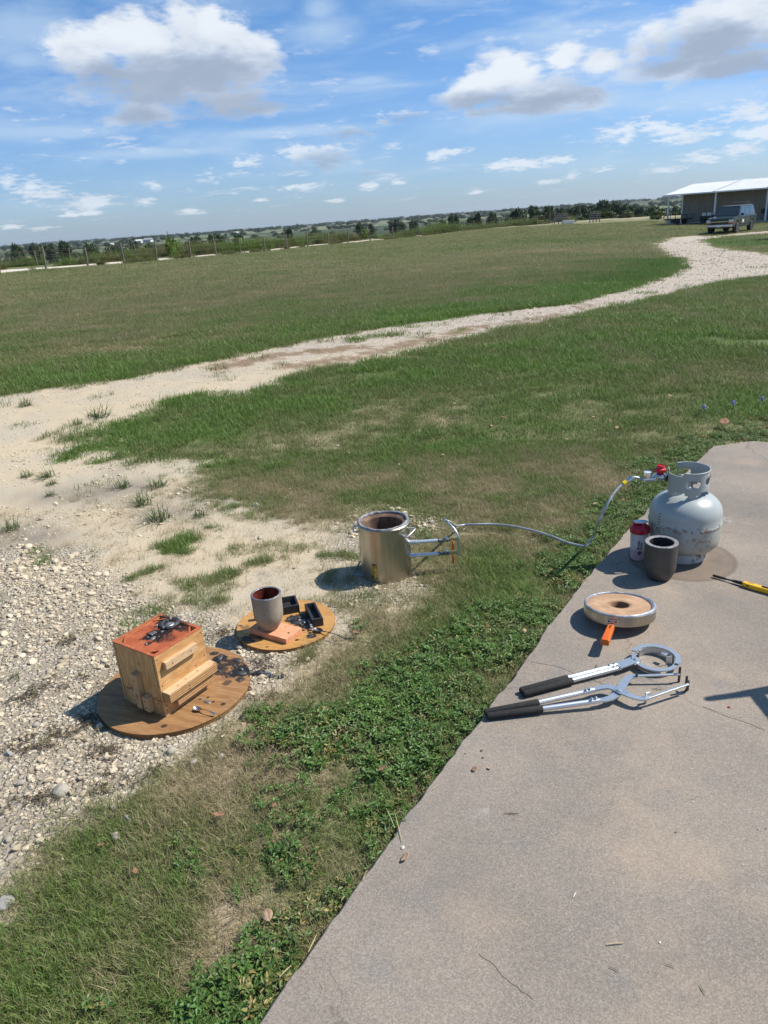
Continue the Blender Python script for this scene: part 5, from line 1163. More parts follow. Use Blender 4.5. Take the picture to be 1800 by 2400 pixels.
mb = MB(); a_ = arc(-.05, R_(-188), R0, 36, .0); mb.strip(a_, [.022]+[.0175]*35+[.012], .004); mb.build('ring_jaw', zinc, tA)
mb = MB(); a_ = arc(.02, R_(178), R0-.002, 36, -.006); mb.strip(a_, [.024]+[.0155]*34+[.014, .008], .004); mb.build('ring_jaw', zinc, tA)
def band(root, arcpts, z0, z1, th, m_, nm):
    m_b = MB(); n_ = len(arcpts); vs = []; fs = []
    for i, p in enumerate(arcpts):
        d = (p-rc); d.z = 0; d.normalize()
        for (o_, z) in ((0, z0), (th, z0), (th, z1), (0, z1)): vs.append((p.x+d.x*o_, p.y+d.y*o_, z))
    for i in range(n_-1):
        for k in range(4): fs.append((i*4+k, i*4+(k+1) % 4, (i+1)*4+(k+1) % 4, (i+1)*4+k))
    fs += [(3, 2, 1, 0), tuple((n_-1)*4+k for k in range(4))]; m_b.add(vs, fs); return m_b.build(nm, m_, root)
band(tA, arc(R_(-20), R_(-150), R0-.010), .002, .027, .003, zinc, 'grip_band')
band(tA, arc(R_(30), R_(120), R0-.012), .002, .021, .003, zinc, 'grip_band')
cA = zp(1400, 165, .034)-BA; cB = zp(1440, 175, .034)-BA; cC = zp(1418, 245, .006)-BA
mb = MB(); mb.strip([zp(1378, 158, .033)-BA, zp(1402, 166, .034)-BA, zp(1420, 172, .034)-BA], [.012, .016, .018], .003); mb.build('jaw_clip', zinc, tA)
mb = MB(); e = zp(1424, 178, .034)-BA; mb.box((e.x+.004, e.y-.004, .017), (.022, .003, .034), None, R_(12)); mb.build('jaw_clip', zinc, tA)

BBp = zp(1065, 430, 0)
tB = thing('open_tongs', 'pair of lifting tongs with open hooked jaws, nearest the bottom of the two', 'tongs', BBp)
tong_common(tB, BBp, [((78, 597), (478, 520), .0125, .020), ((95, 625), (506, 566), .0125, .018)], [((468, 521), (884, 428), .020, .030), ((496, 567), (926, 506), .018, .028)])
for p in ((825, 430), (852, 421), (868, 497), (898, 489)): boltm(tB, BBp, p, .038)
mb = MB(); P_ = [zp(870, 430, .030), zp(930, 412, .030), zp(985, 405, .030), zp(1030, 415, .030), zp(1075, 438, .031), zp(1130, 462, .032), zp(1185, 485, .032), zp(1235, 495, .032), zp(1290, 488, .033)]
mb.strip([p-BBp for p in P_], [.016, .020, .023, .026, .028, .024, .020, .018, .014], .005); mb.build('lever_plate', zinc, tB)
mb = MB(); P_ = [zp(910, 507, .025), zp(960, 502, .025), zp(1010, 488, .025), zp(1050, 462, .025), zp(1080, 420, .025), zp(1105, 375, .026), zp(1135, 340, .026), zp(1165, 330, .026), zp(1205, 330, .027)]
mb.strip([p-BBp for p in P_], [.016, .020, .023, .026, .028, .026, .024, .020, .014], .005); mb.build('lever_plate', zinc, tB)
boltm(tB, BBp, (1065, 430), .034, .009, .004)
def flatrod(root, base, pts, w=.0085, th=.006, nm='jaw_arm'):
    m_b = MB(); m_b.strip([p-base for p in pts], w, th); return m_b.build(nm, zinc, root, .0008)
flatrod(tB, BBp, [zp(1283, 486, .033), zp(1330, 472, .034), zp(1430, 436, .036), zp(1575, 387, .038)])
flatrod(tB, BBp, [zp(1198, 326, .030), zp(1300, 323, .031), zp(1400, 319, .032), zp(1512, 314, .033)])
def pin(p, z0, z1, r=.0042): c = zp(*p, (z0+z1)/2)-BBp; m_b = MB(); m_b.cyl((c.x, c.y, z0), (c.x, c.y, z1), r, n=10); return m_b.build('jaw_pin', darkmetal, tB)
pin((1510, 316), .001, .058); pin((1562, 360), .030, .062); pin((1572, 395), .004, .040); pin((1197, 322), .026, .040)
mb = MB(); mb.tube([zp(1562, 352, .038)-BBp, zp(1575, 378, .038)-BBp, zp(1575, 395, .03)-BBp, zp(1560, 430, .008)-BBp, zp(1550, 442, .006)-BBp], .0038, 8); mb.build('jaw_hook', darkmetal, tB)
mb = MB(); c = zp(1262, 490, .02)-BBp; mb.cyl((c.x, c.y, .004), (c.x, c.y, .028), .005, n=10); mb.build('jaw_stop', zinc, tB)
mb = MB(); c = zp(1275, 468, .036)-BBp; mb.box((c.x, c.y, .042), (.016, .004, .012), None, R_(20)); mb.build('jaw_stop', zinc, tB, .0008)

# ---------------------------------------------------------- yellow utility lighter
l0 = G(1671, 1348, .010); l1 = G(1742, 1366, .012); l2 = G(1860, 1402, .012)
dl = (l2-l0); dl.z = 0; al = math.atan2(dl.y, dl.x)
lt = thing('utility_lighter', 'yellow long nosed utility lighter lying at the right edge of the slab', 'lighter', (l0.x, l0.y, 0), rz=al)
sh_ = (l1-l0).length
mb = MB(); mb.tube([(0, 0, .0085), (.004, 0, .0090), (.05, 0, .0095), (.056, 0, .0095)], [.0042, .0055, .0052, .0042], 12); mb.build('nozzle_tip', foam, lt)
mb = MB(); mb.tube([(.05, 0, .0095), (sh_-.022, 0, .011)], .0036, 10); mb.build('nozzle_shaft', darkmetal, lt)
mb = MB(); mb.tube([(sh_-.045, 0, .0105), (sh_-.03, 0, .011), (sh_, 0, .0118), (sh_+.002, 0, .0118)], [.004, .0068, .0078, .0078], 12); mb.build('nozzle_base', foam, lt)
yel = mat('yellow_plastic', (.80, .47, .012), .35, 0, (.74, .42, .01), 14)
mb = MB(); pr = [(sh_, -.009), (sh_+.012, -.0125), (sh_+.05, -.0135), (sh_+.09, -.012), (sh_+.16, -.012), (sh_+.17, 0), (sh_+.16, .012), (sh_+.09, .012), (sh_+.05, .0115), (sh_+.012, .0105), (sh_, .008)]
mb.prism(pr, .002, .022); mb.build('grip_body', yel, lt, .004, seg=3)
mb = MB(); mb.box((sh_+.024, -.0128, .013), (.010, .0018, .006), None, R_(-6)); mb.build('side_window', mat('window_black', (.01, .01, .01), .3), lt)
mb = MB(); mb.box((sh_+.09, .001, .0235), (.03, .009, .004)); mb.build('trigger', mat('black_trigger', (.02, .02, .02), .4), lt, .0015)
mb = MB(); mb.box((sh_+.03, .003, .0222), (.022, .006, .0009)); mb.build('lock_slide', mat('amber_slide', (.55, .30, .01), .4), lt)

# ---------------------------------------------------------- slag lump on gravel by the big board
def slag_heap(label, px, py, n_, r, seed, m_=slagm):
    c = G(px, py, -.04); t = thing('slag_lump', label, 'slag', c); rng = np.random.default_rng(seed)
    for k in range(n_):
        m_b = MB(); lump(m_b, (rng.normal(0, r*.7), rng.normal(0, r*.35), rng.uniform(0, .006)), r*rng.uniform(.3, .7), r*rng.uniform(.2, .45), r*rng.uniform(.25, .5), seed*10+k, rough=.45); m_b.build('shard', m_ if k % 3 else castm, t)
slag_heap('shiny black heap of broken slag on the gravel right of the large board', 612, 1580, 7, .030, 3)
slag_heap('small dark flat slag flake lying right of the bigger slag heap', 660, 1590, 3, .016, 4)
slag_heap('dark brown slag crumb at the lower right rim of the large board', 590, 1616, 3, .012, 5, mat('brown_crumb', (.13, .055, .03), .7))

# ---------------------------------------------------------- made-up chair out of view at right, added only to cast the slab-edge shadow
gc = thing('stand_in_chair', 'stand-in white chair added unseen outside the right edge to cast a shadow on the slab', 'chair', (1.97, 1.88, 0), rz=R_(4))
resin = mat('white_resin', (.72, .72, .70), .45, 0, (.66, .66, .64), 20)
mb = MB(); mb.box((0, 0, .42), (.46, .46, .03)); mb.build('seat', resin, gc, .01)
for k in range(5): mb = MB(); mb.box((-.18+.09*k, .235, .64), (.06, .02, .42)); mb.build('back_slat', resin, gc, .005)
mb = MB(); mb.box((0, .235, .87), (.46, .025, .06)); mb.build('back_rail', resin, gc, .01)
for sx in (-1, 1):
    mb = MB(); mb.tube([(sx*.25, .23, .66), (sx*.26, .05, .665), (sx*.265, -.20, .66), (sx*.262, -.25, .62), (sx*.255, -.24, .45)], .02, 10); mb.build('armrest', resin, gc)
    for sy in (-1, 1): mb = MB(); mb.cyl((sx*.21, sy*.21, .41), (sx*.25, sy*.25, 0), .022, .016, 12); mb.build('leg', resin, gc)
# ================================================================== background
def on(px, py): x, y = march(px, py); return Vector((x, y, float(hfun(np.array([x]), np.array([y]))[0])))
def gz_(x, y): return float(hfun(np.array([float(x)]), np.array([float(y)]))[0])
def at_dist(px, py, R):
    d = ray(px, py); h = math.hypot(d.x, d.y); return Vector((d.x/h*R, d.y/h*R, CAM_H+d.z/h*R))

# ---------------------------------------------------------- fences
post_m = mat('weathered_post', (.13, .105, .085), .95, 0, (.22, .19, .16), 8, .6, 40, .2, stretch=(3, 3, .6))
wire_m = mat('rusty_wire', (.14, .11, .09), .7, .6)
def post_mesh(seed, h=1.32, r=.065):
    rng = np.random.default_rng(seed); m_ = MB(); b = rng.normal(0, .02, 2)
    pts = [(0, 0, -.25), (b[0]*.3, b[1]*.3, h*.3), (b[0], b[1], h*.62), (b[0]*1.6, b[1]*.4, h*.97), (b[0]*1.7, b[1]*.4, h)]
    m_.tube(pts, [r*1.15, r, r*.95, r*.9, r*.6], 8); return m_
def fence(label, pts, posts, nw=4, hh=1.3, r=.065):
    base = Vector((pts[0][0], pts[0][1], gz_(*pts[0]))); f = thing('wire_fence', label, 'fence', base)
    protos = []
    for k in range(5):
        o = post_mesh(k, hh, r).build('post', post_m, f); protos.append(o.data); bpy.data.objects.remove(o)
    W = [Vector((p[0], p[1], gz_(*p))) for p in pts]
    for i, p in enumerate(W):
        share('post', protos[i % 5], f, p-base, (random.gauss(0, .04), random.gauss(0, .05), random.uniform(0, 6)), (1, 1, random.uniform(.88, 1.08)))
    for k in range(nw):
        m_ = MB(); m_.tube([p-base+Vector((0, 0, .25+(hh-.35)*k/(nw-1)+random.uniform(-.02, .02))) for p in W], .007, 4); m_.build('wire', wire_m, f)
fp_az = []
for px, py in [(-70,597),(0,590),(100,583),(190,575),(268,565),(338,560),(412,553),(467,550),(518,545),(572,540),(620,536),(665,532),(710,527),(752,523),(800,519),(850,515),(905,510),(945,505),(985,501)]:
    d = ray(px*K, py*K); fp_az.append(math.atan2(d.x, d.y))
fp_az += list(np.linspace(fp_az[-1]+.022, .262, 9))
fence('long barbed wire fence on crooked cedar posts along the far edge of the field', [(math.sin(a)*fence_r(a), math.cos(a)*fence_r(a)) for a in fp_az], None)
az2 = np.linspace(-.47, -.02, 13)
fence('second thinner wire fence in the weeds beyond the white road', [(math.sin(a)*(fence_r(a)+11), math.cos(a)*(fence_r(a)+11)) for a in az2], None, 3, 1.15, .045)

# ---------------------------------------------------------- foliage
tree_leaf = veg_mat('tree_leaves', [(0, (.012, .025, .009)), (.35, (.028, .052, .017)), (.65, (.045, .08, .022)), (1, (.085, .125, .032))], .2, .6)
shrub_leaf = veg_mat('shrub_leaves', [(0, (.05, .08, .015)), (.5, (.12, .20, .03)), (1, (.22, .31, .05))], .35, .5)
olive_leaf = veg_mat('olive_leaves', [(0, (.03, .04, .015)), (.5, (.075, .095, .03)), (1, (.13, .15, .05))], .3, .6)
bark = mat('bark', (.09, .07, .055), .95)
def crown(name, n, seed, m, lobes=7, q=.16, sq=.85, base=.25):
    rng = np.random.default_rng(seed); vs = []; fs = []; at = []; aw = []; L = []
    for _ in range(lobes):
        a = rng.uniform(0, 6.28); r = rng.uniform(0, .6); L.append((r*math.cos(a), r*math.sin(a), rng.uniform(base+.2, .82), rng.uniform(.22, .46)))
    for k in range(n):
        cx, cy, cz, R = L[rng.integers(0, lobes)]; d = rng.normal(0, 1, 3); d /= np.linalg.norm(d); rr = R*rng.uniform(.55, 1.08)
        p = np.array([cx, cy, cz])+d*rr*np.array([1, 1, .62*sq]); nrm = d+rng.normal(0, .5, 3); nrm /= np.linalg.norm(nrm)
        t = np.cross(nrm, [0, 0, 1.0]); t /= np.linalg.norm(t)+1e-6; b = np.cross(nrm, t); s = q*rng.uniform(.4, 1.2); v = np.clip(.5+rng.normal(0, .2), 0, 1); i = len(vs)
        for (u, w) in ((-1, -.5), (.1, -1), (1, .3), (-.2, 1)): vs.append(p+t*u*s*rng.uniform(.6, 1)+b*w*s*rng.uniform(.6, 1))
        fs.append((i, i+1, i+2, i+3)); at += [v]*4; aw += [rng.uniform(.75, 1.2)]*4
    V = np.array(vs); V[:, 2] = np.where(V[:, 2] > .25, .25+(V[:, 2]-.25)*.75/(np.percentile(V[:, 2], 99.5)-.25), V[:, 2]); vs = list(V)
    return vmesh(name, vs, fs, at, aw, m)
crowns = [crown('crown_%d' % i, 2600, i+1, tree_leaf, 13, .068, .95, .08) for i in range(4)]
lowcr = [crown('scrub_%d' % i, 500, i+30, tree_leaf, 7, .10, .9, .05) for i in range(3)]
olive = [crown('olive_%d' % i, 380, i+50, olive_leaf, 6, .12, .9, 0.0) for i in range(2)]
limec = crown('lime', 420, 70, shrub_leaf, 7, .13, 1.2, 0.0)
tk = MB(); tk.tube([(0, 0, -.12), (.02, 0, .2), (.0, .02, .45), (.05, .03, .75)], [.065, .05, .035, .015], 7); tk.tube([(.0, .0, .3), (.15, .05, .5), (.28, .1, .68)], [.028, .02, .008], 6); tk.tube([(.0, .0, .26), (-.14, -.06, .48), (-.26, -.05, .62)], [.028, .018, .008], 6)
_t = tk.build('trunk', bark); trunk_me = _t.data; bpy.data.objects.remove(_t)
cnt = [0]
def tree_at(px, top, dist, wpx, label, mesh=None, name='tree', cat='tree', group=None, width=None):
    p = at_dist(px, top, dist); zb = gz_(p.x, p.y); h = max(p.z-zb, 1.2); w = width or wpx*dist/1900.0*.5*1.15
    t = thing(name, label, cat, (p.x, p.y, zb), rz=random.uniform(0, 6.28), group=group)
    me = mesh or crowns[cnt[0] % 4].data; cnt[0] += 1
    share('crown', me, t, (0, 0, 0), (0, 0, 0), (w*1.2, w*1.2, h*1.02)); share('trunk', trunk_me, t, (0, 0, 0), (0, 0, 0), (w*.9, w*.9, h*.9)); return t
GRP = 'dark trees beyond the field fence'
T_R = [(1036,516,170,20,'small round tree at the left end of the dark tree cluster beyond the fence'),(1063,503,190,30,'dark upright oak just left of the gap with two slim trees'),(1100,511,200,18,'slim low tree between two taller dark oaks beyond the fence'),
 (1121,501,180,30,'rounded dark oak second from the left group beyond the fence'),(1153,500,185,27,'dense dark oak right of its twin beyond the fence'),(1190,508,230,20,'small distant tree in the gap before the long wood'),
 (1215,491,210,46,'broad dark oak that starts the long wood on its left'),(1250,485,215,34,'tall dark tree with a pointed crown in the long wood'),(1283,485,225,34,'full dark tree behind the metal pens'),
 (1312,489,200,34,'mid height dark tree just right of the metal pens'),(1343,485,230,38,'dark tree above the grey feed trough'),(1378,483,235,38,'dark tree behind the wooden pen panels'),(1412,472,240,46,'tallest dark tree of the wood, standing above the rest'),
 (1443,474,250,38,'tall dark tree right beside the tallest one'),(1473,481,235,34,'dark tree sloping down from the tallest pair'),(1500,487,215,38,'lower dark tree left of the metal shed'),(1532,486,205,42,'dark tree nearest the left post of the shed'),(1556,490,230,40,'dark tree seen past the open end of the shed'),
 (1580,486,250,40,'dark tree hidden behind the end wall of the shed')]
for px, top, d, w, l in T_R: tree_at(px, top, d, w, l, group=GRP)
for px, top, d, w, l in [(1395,500,150,60,'olive green bush in front of the wood near the pen panels'),(1472,501,145,46,'pale olive bush left of the shed'),(1318,508,135,40,'yellowish bush just behind the metal pens'),(1545,503,120,46,'dark olive bush beside the left post of the shed'),(1430,506,150,40,'low grey green bush in the middle of the bush row'),(1262,510,140,44,'olive thicket at the end of the wire fence')]:
    tree_at(px, top, d, w, l, olive[cnt[0] % 2].data, 'bush', 'bush', 'bushes at the end of the field')
for px, top, d, w, l in [(34,574,330,34,'low dark tree at the far left in the valley'),(80,573,340,30,'second dark tree from the left edge in the valley'),(114,572,350,24,'small tree left of the round dark valley tree'),(148,566,300,26,'round dark tree standing out on the left skyline'),
 (209,573,260,34,'dark tree in front of the tan pasture'),(262,578,240,40,'wide dark thicket tree behind the left weeds'),(313,567,260,26,'pointed dark tree left of the lime shrub'),(345,571,250,30,'dark tree right against the lime shrub'),(455,556,270,46,'wide dark tree right of the lime shrub'),
 (506,550,290,40,'dark tree behind the middle fence posts'),(560,550,330,36,'distant dark tree on the middle skyline'),(676,535,300,22,'single dark tree above the weeds in the middle left'),(735,540,260,32,'low dark tree behind the tall middle weeds'),(844,524,320,26,'small dark tree in the pale middle valley'),(868,527,300,24,'small round tree beside another in the middle valley'),(930,516,350,36,'wide dark tree on the middle ridge'),(970,516,340,26,'dark tree left of the right hand cluster')]:
    tree_at(px, top, d, w, l, group='dark trees scattered in the valley')
tree_at(396, 558, 66, 42, 'bright lime green shrub standing in the weeds beyond the white road', limec.data, 'shrub', 'shrub')
tree_at(562, 556, 74, 30, 'smaller yellow green shrub in the weeds near the middle fence posts', limec.data, 'shrub', 'shrub')
tree_at(855, 540, 96, 26, 'leafy yellow green sapling where the white road ends', limec.data, 'sapling', 'shrub')
# tree outside the frame on the right, whose shade lies on the grass island
sp_ = on(1800, 563); px_ = sp_+Vector((5.6, .6, 0))
t = thing('tree', 'broad shade tree just outside the right edge near the parked truck', 'tree', (px_.x, px_.y, gz_(px_.x, px_.y))); share('crown', crowns[1].data, t, (0, 0, 0), (0, 0, 1), (2.9, 2.9, 6.6)); share('trunk', trunk_me, t, (0, 0, 0), (0, 0, 0), (2.2, 2.2, 5.8))

# far woods, scrub and weeds
def far_stuff():
    n = 5200; r = np.exp(RNG.uniform(np.log(230), np.log(5200), n)); a = RNG.uniform(-.62, .62, n); x, y = r*np.sin(a), r*np.cos(a)
    w = fbm(x/240.0, y/120.0, 71, 3); keep = (RNG.random(n) < sst(w, .48, .62)*.8) | ((r > 2600) & (RNG.random(n) < .85)); x, y, r = x[keep], y[keep], r[keep]; k = len(x)
    s = RNG.uniform(2.6, 5.0, k)*np.clip(r/900, .9, 2.8); sc = np.stack([s*1.5, s*1.5, RNG.uniform(.7, 1.2, k)*np.clip(s*1.0, 3, 8.5)], 1)
    scatter('far_woods', np.stack([x, y, hfun(x, y)-.5], 1), rz(k), sc, RNG.integers(0, 3, k), RNG.uniform(-.3, .15, k), lowcr, 'dark woods and hedgerows covering the far hills to the horizon', 'woods')
    n = 5200; r = RNG.uniform(95, 300, n); a = RNG.uniform(-.60, .60, n); x, y = r*np.sin(a), r*np.cos(a); w = fbm(x/34.0, y/22.0, 81, 3)+.22*sst(a, .06, .16); ok = (r > fence_r(a)+22) & (w > .46) & ((a > .05) | (RNG.random(n) < .5)); x, y, r, a = x[ok], y[ok], r[ok], a[ok]; k = len(x)
    s = RNG.uniform(1.6, 3.2, k)*np.clip((r-fence_r(a)-10)/110, .28, 1)*(1+.55*sst(a, .08, .18)*sst(r, 160, 200)); sc = np.stack([s*1.3, s*1.3, s*RNG.uniform(.8, 1.3, k)], 1)
    scatter('valley_scrub', np.stack([x, y, hfun(x, y)-.2], 1), rz(k), sc, RNG.integers(0, 3, k), RNG.uniform(-.2, .3, k), lowcr, 'dense dark scrub filling the valley behind the fence', 'scrub')
    wl = veg_mat('weed_leaves', [(0, (.20, .17, .08)), (.3, (.14, .16, .05)), (.6, (.10, .17, .035)), (1, (.16, .25, .045))], .35)
    tall = [blade_mesh('weed_%d' % i, 60, .5, .5, 1.25, .035, wl, .32, (-.25, .25), 2, 200+i, .7) for i in range(3)]+[leaf_mesh('weed_leafy_%d' % i, 90, .45, 1.15, .16, .07, wl, 210+i, (-.2, .2)) for i in range(2)]
    n = 6500; a = RNG.uniform(-.52, .26, n); rd = RNG.uniform(0, 1, n); fr = fence_r(a); st = np.interp(a, [-.5, 0, .06], [8.0, 6.0, .4]); r = fr+st+rd*9; x, y = r*np.sin(a), r*np.cos(a); w = fbm(x/5.0, y/5.0, 55, 3); keep = RNG.random(n) < sst(w, .36, .62); x, y, r = x[keep], y[keep], r[keep]; k = len(x); w = w[keep]
    s = RNG.uniform(.45, .85, k)*(.45+w*.9)*np.clip(r/75, .75, 1.2); sc = np.stack([s, s, s*RNG.uniform(.8, 1.35, k)], 1)
    scatter('tall_weeds', np.stack([x, y, hfun(x, y)-.03], 1), rz(k, .05), sc, RNG.integers(0, 5, k), np.clip(RNG.normal(.5, .22, k)+(fbm(x/3.0, y/3.0, 57, 2)-.5)*1.2, 0, 1), tall, 'tall green and yellow weeds growing beyond the white road', 'weeds')
    n = 1500; a = RNG.uniform(-.50, .25, n); r = fence_r(a)+RNG.normal(.1, .35, n); x, y = r*np.sin(a), r*np.cos(a); keep = fbm(x/1.6, y/1.6, 56, 2) > .52; x, y = x[keep], y[keep]; k = len(x); s = RNG.uniform(.25, .5, k)
    scatter('fence_line_weeds', np.stack([x, y, hfun(x, y)-.02], 1), rz(k, .05), np.stack([s, s, s*.9], 1), RNG.integers(0, 5, k), RNG.uniform(.05, .5, k), tall, 'rough brown and green weeds tangled round the fence posts', 'weeds')
far_stuff()

# ---------------------------------------------------------- far buildings and tower
wh = mat('white_siding', (.72, .71, .68), .7, 0, (.64, .63, .60), 2); rfm = mat('grey_roof', (.35, .35, .36), .6); winm = mat('dark_glass', (.03, .035, .04), .15, 0, spec=.8)
def house(px, py, R, w, d, h, label):
    p = at_dist(px, py, R); zb = gz_(p.x, p.y); b = thing('farmhouse', label, 'building', (p.x, p.y, zb), rz=random.uniform(-.3, .3))
    print('house', round(p.z-zb, 1)); top = p.z-zb; h = min(max(top, h), h*1.6) if top > 0 else h
    m_ = MB(); m_.box((0, 0, h*.3), (w, d, h*.6)); m_.build('wall', wh, b)
    m_ = MB(); m_.add([(-w*.55, -d*.6, h*.6), (w*.55, -d*.6, h*.6), (w*.55, d*.6, h*.6), (-w*.55, d*.6, h*.6), (-w*.55, 0, h), (w*.55, 0, h)], [(0, 1, 5, 4), (2, 3, 4, 5), (0, 4, 3), (1, 2, 5), (3, 2, 1, 0)]); m_.build('roof', rfm if w > 14 else wh, b)
    for k in (-.3, .0, .3): m_ = MB(); m_.box((w*k, -d*.505, h*.32), (w*.1, .1, h*.22)); m_.build('window', winm, b)
house(325, 563, 1500, 11, 9, 6, 'white farmhouse, left one of the pair near the far mast'); house(347, 561, 1520, 15, 10, 7, 'white house with a pale roof, right one of the pair near the far mast')
house(262, 573, 1400, 9, 7, 4, 'low white outbuilding far left of the pair of houses'); house(553, 547, 1900, 12, 9, 5, 'tiny white barn on the middle skyline'); house(1080, 506, 2000, 13, 9, 5, 'tiny white farm building on the right skyline')
p = at_dist(391, 541, 560); zb = gz_(p.x, p.y); tw = thing('radio_mast', 'thin steel mast rising above the left skyline', 'mast', (p.x, p.y, zb)); H_ = p.z-zb
for sx, sy in ((-1, -1), (1, -1), (0, 1)): m_ = MB(); m_.cyl((sx*.6, sy*.6, 0), (sx*.12, sy*.12, H_), .10, .07, 5); m_.build('leg', darkmetal, tw)
m_ = MB()
for k in range(14): z0 = H_*k/14; z1 = H_*(k+1)/14; f0 = .6-.48*k/14; f1 = .6-.48*(k+1)/14; m_.cyl((-f0, -f0, z0), (f1, -f1, z1), .05, n=4); m_.cyl((f0, -f0, z0), (0, f1, z1), .05, n=4)
m_.build('lattice', darkmetal, tw)

# ---------------------------------------------------------- pens and trough
galv = mat('galvanised_pipe', (.40, .41, .42), .5, .7, (.3, .3, .31), 4)
def pen(px0, px1, pyb, label, R):
    a = at_dist(px0, pyb, R); b = at_dist(px1, pyb, R); a.z = gz_(a.x, a.y); b.z = gz_(b.x, b.y); t = thing('pen_panel', label, 'gate', a); d = b-a
    for k in range(5): m_ = MB(); m_.cyl(Vector((0, 0, .35+.27*k)), d+Vector((0, 0, .35+.27*k)), .035, n=6); m_.build('rail', galv, t)
    for k in range(4): m_ = MB(); q = d*(k/3); m_.cyl(q, q+Vector((0, 0, 1.6)), .07, n=8); m_.build('upright', post_m, t)
pen(1299, 1327, 530, 'grey metal cattle pen panel where the wire fence ends', 116); pen(1382, 1405, 527, 'short wooden pen panel further right along the field end', 118)
p = at_dist(1332, 527, 115); tr = thing('feed_trough', 'pale metal feed trough tipped beside the cattle pen', 'trough', (p.x, p.y, gz_(p.x, p.y)), rz=.3)
m_ = MB(); m_.add([(-.9, -.3, .5), (.9, -.3, .5), (.9, .3, .5), (-.9, .3, .5), (-.8, -.2, .05), (.8, -.2, .05), (.8, .2, .05), (-.8, .2, .05)], [(0, 1, 5, 4), (1, 2, 6, 5), (2, 3, 7, 6), (3, 0, 4, 7), (4, 5, 6, 7)]); o = m_.build('tub', wh, tr); sm_ = o.modifiers.new('s', 'SOLIDIFY'); sm_.thickness = .03
m_ = MB(); m_.box((0, 0, .06), (1.2, .5, .06)); m_.build('foot', galv, tr)

# ---------------------------------------------------------- metal shed
P1 = at_dist(1563.5, 525, 91); P3 = at_dist(1793, 517.5, 86); ex = Vector((P3.x-P1.x, P3.y-P1.y, 0)); bay = ex.length/2; ex.normalize(); ey = Vector((-ex.y, ex.x, 0))
zb = -.93; shed = thing('metal_shed', 'long tan metal shed with white ribbed roof and white posts behind the parked truck', 'building', (P1.x, P1.y, zb), rz=math.atan2(ex.y, ex.x))
roofw = mat('white_roof_sheet', (.56, .575, .60), .45, 0, (.50, .515, .54), 1)
white = mat('white_metal', (.80, .80, .79), .4, 0, (.74, .74, .73), 1); tan = mat('tan_metal', (.255, .215, .165), .55, 0, (.225, .19, .145), 1)
LN = bay*4+.2; EH = 2.93; HW = 5.2; RH = .95
def rib_sheet(x0, x1, f, step, m_, nm, depth=.03):
    """ribbed sheet: f(x, off) -> two points of the line at x"""
    m_b = MB(); vs = []; fs = []; x = x0; prof = []
    while x < x1: prof += [(x, 0), (x+step*.55, 0), (x+step*.65, depth), (x+step*.9, depth)]; x += step
    prof.append((x1, 0))
    for (x, o_) in prof: a, b = f(x, o_); vs += [a, b]
    for i in range(len(prof)-1): fs.append((2*i, 2*i+2, 2*i+3, 2*i+1))
    m_b.add(vs, fs); o = m_b.build(nm, m_, shed); s_ = o.modifiers.new('solid', 'SOLIDIFY'); s_.thickness = .02; return o
for b_ in range(4):
    x0 = -.35+b_*(LN+.35)/4; x1 = -.35+(b_+1)*(LN+.35)/4-.004
    rib_sheet(x0, x1, lambda x, o_: ((x, -.35, EH+o_), (x, HW, EH+RH+o_)), .305, roofw, 'roof_panel', .05)
    rib_sheet(x0, x1, lambda x, o_: ((x, HW, EH+RH+o_), (x, 2*HW+.35, EH+o_)), .305, roofw, 'roof_panel', .05)
for b_ in range(4):
    x0 = 1.0 if b_ == 0 else b_*bay; rib_sheet(x0, (b_+1)*bay-.004, lambda x, o_: ((x, 1.25-o_, 0), (x, 1.25-o_, EH+.20)), .305, tan, 'wall_panel', .05)
m_ = MB(); m_.box2((1.0, 1.3, 0), (1.06, 2*HW, EH+.1)); m_.build('end_wall', tan, shed)
m_ = MB(); m_.box2((.86, 1.15, 0), (1.0, 1.29, EH+.15)); m_.build('corner_trim', white, shed)
m_ = MB(); m_.box2((-.40, -.47, EH-.10), (LN, -.355, EH+.02)); m_.build('gutter', white, shed)
m_ = MB(); m_.add([(-.37, -.36, EH-.05), (-.37, HW, EH+RH-.05), (-.37, 2*HW+.35, EH-.05), (-.37, 2*HW+.35, EH+.02), (-.37, HW, EH+RH+.04), (-.37, -.36, EH+.02)], [(0, 1, 4, 5), (1, 2, 3, 4)]); o = m_.build('gable_fascia', white, shed); s_ = o.modifiers.new('s', 'SOLIDIFY'); s_.thickness = .05
for k in range(5):
    m_ = MB(); m_.box2((k*bay-.07, -.07, 0), (k*bay+.07, .07, EH-.02)); m_.build('post', white, shed)
m_ = MB(); m_.tube([(0, 0, EH-.5), (.15, 0, EH-.22), (.45, 0, EH-.08), (.85, 0, EH-.06)], .05, 6); m_.build('brace', white, shed)
m_ = MB(); m_.box2((.86, -.02, EH-.10), (LN, .04, EH-.02)); m_.build('eave_beam', white, shed)
m_ = MB(); m_.box2((-.3, -.3, -.3), (LN, 2*HW, -.004)); m_.build('floor_pad', mat('shed_pad', (.40, .36, .30), .9), shed)

def local(root, x, y, z=0): return root.matrix_basis @ Vector((x, y, z))
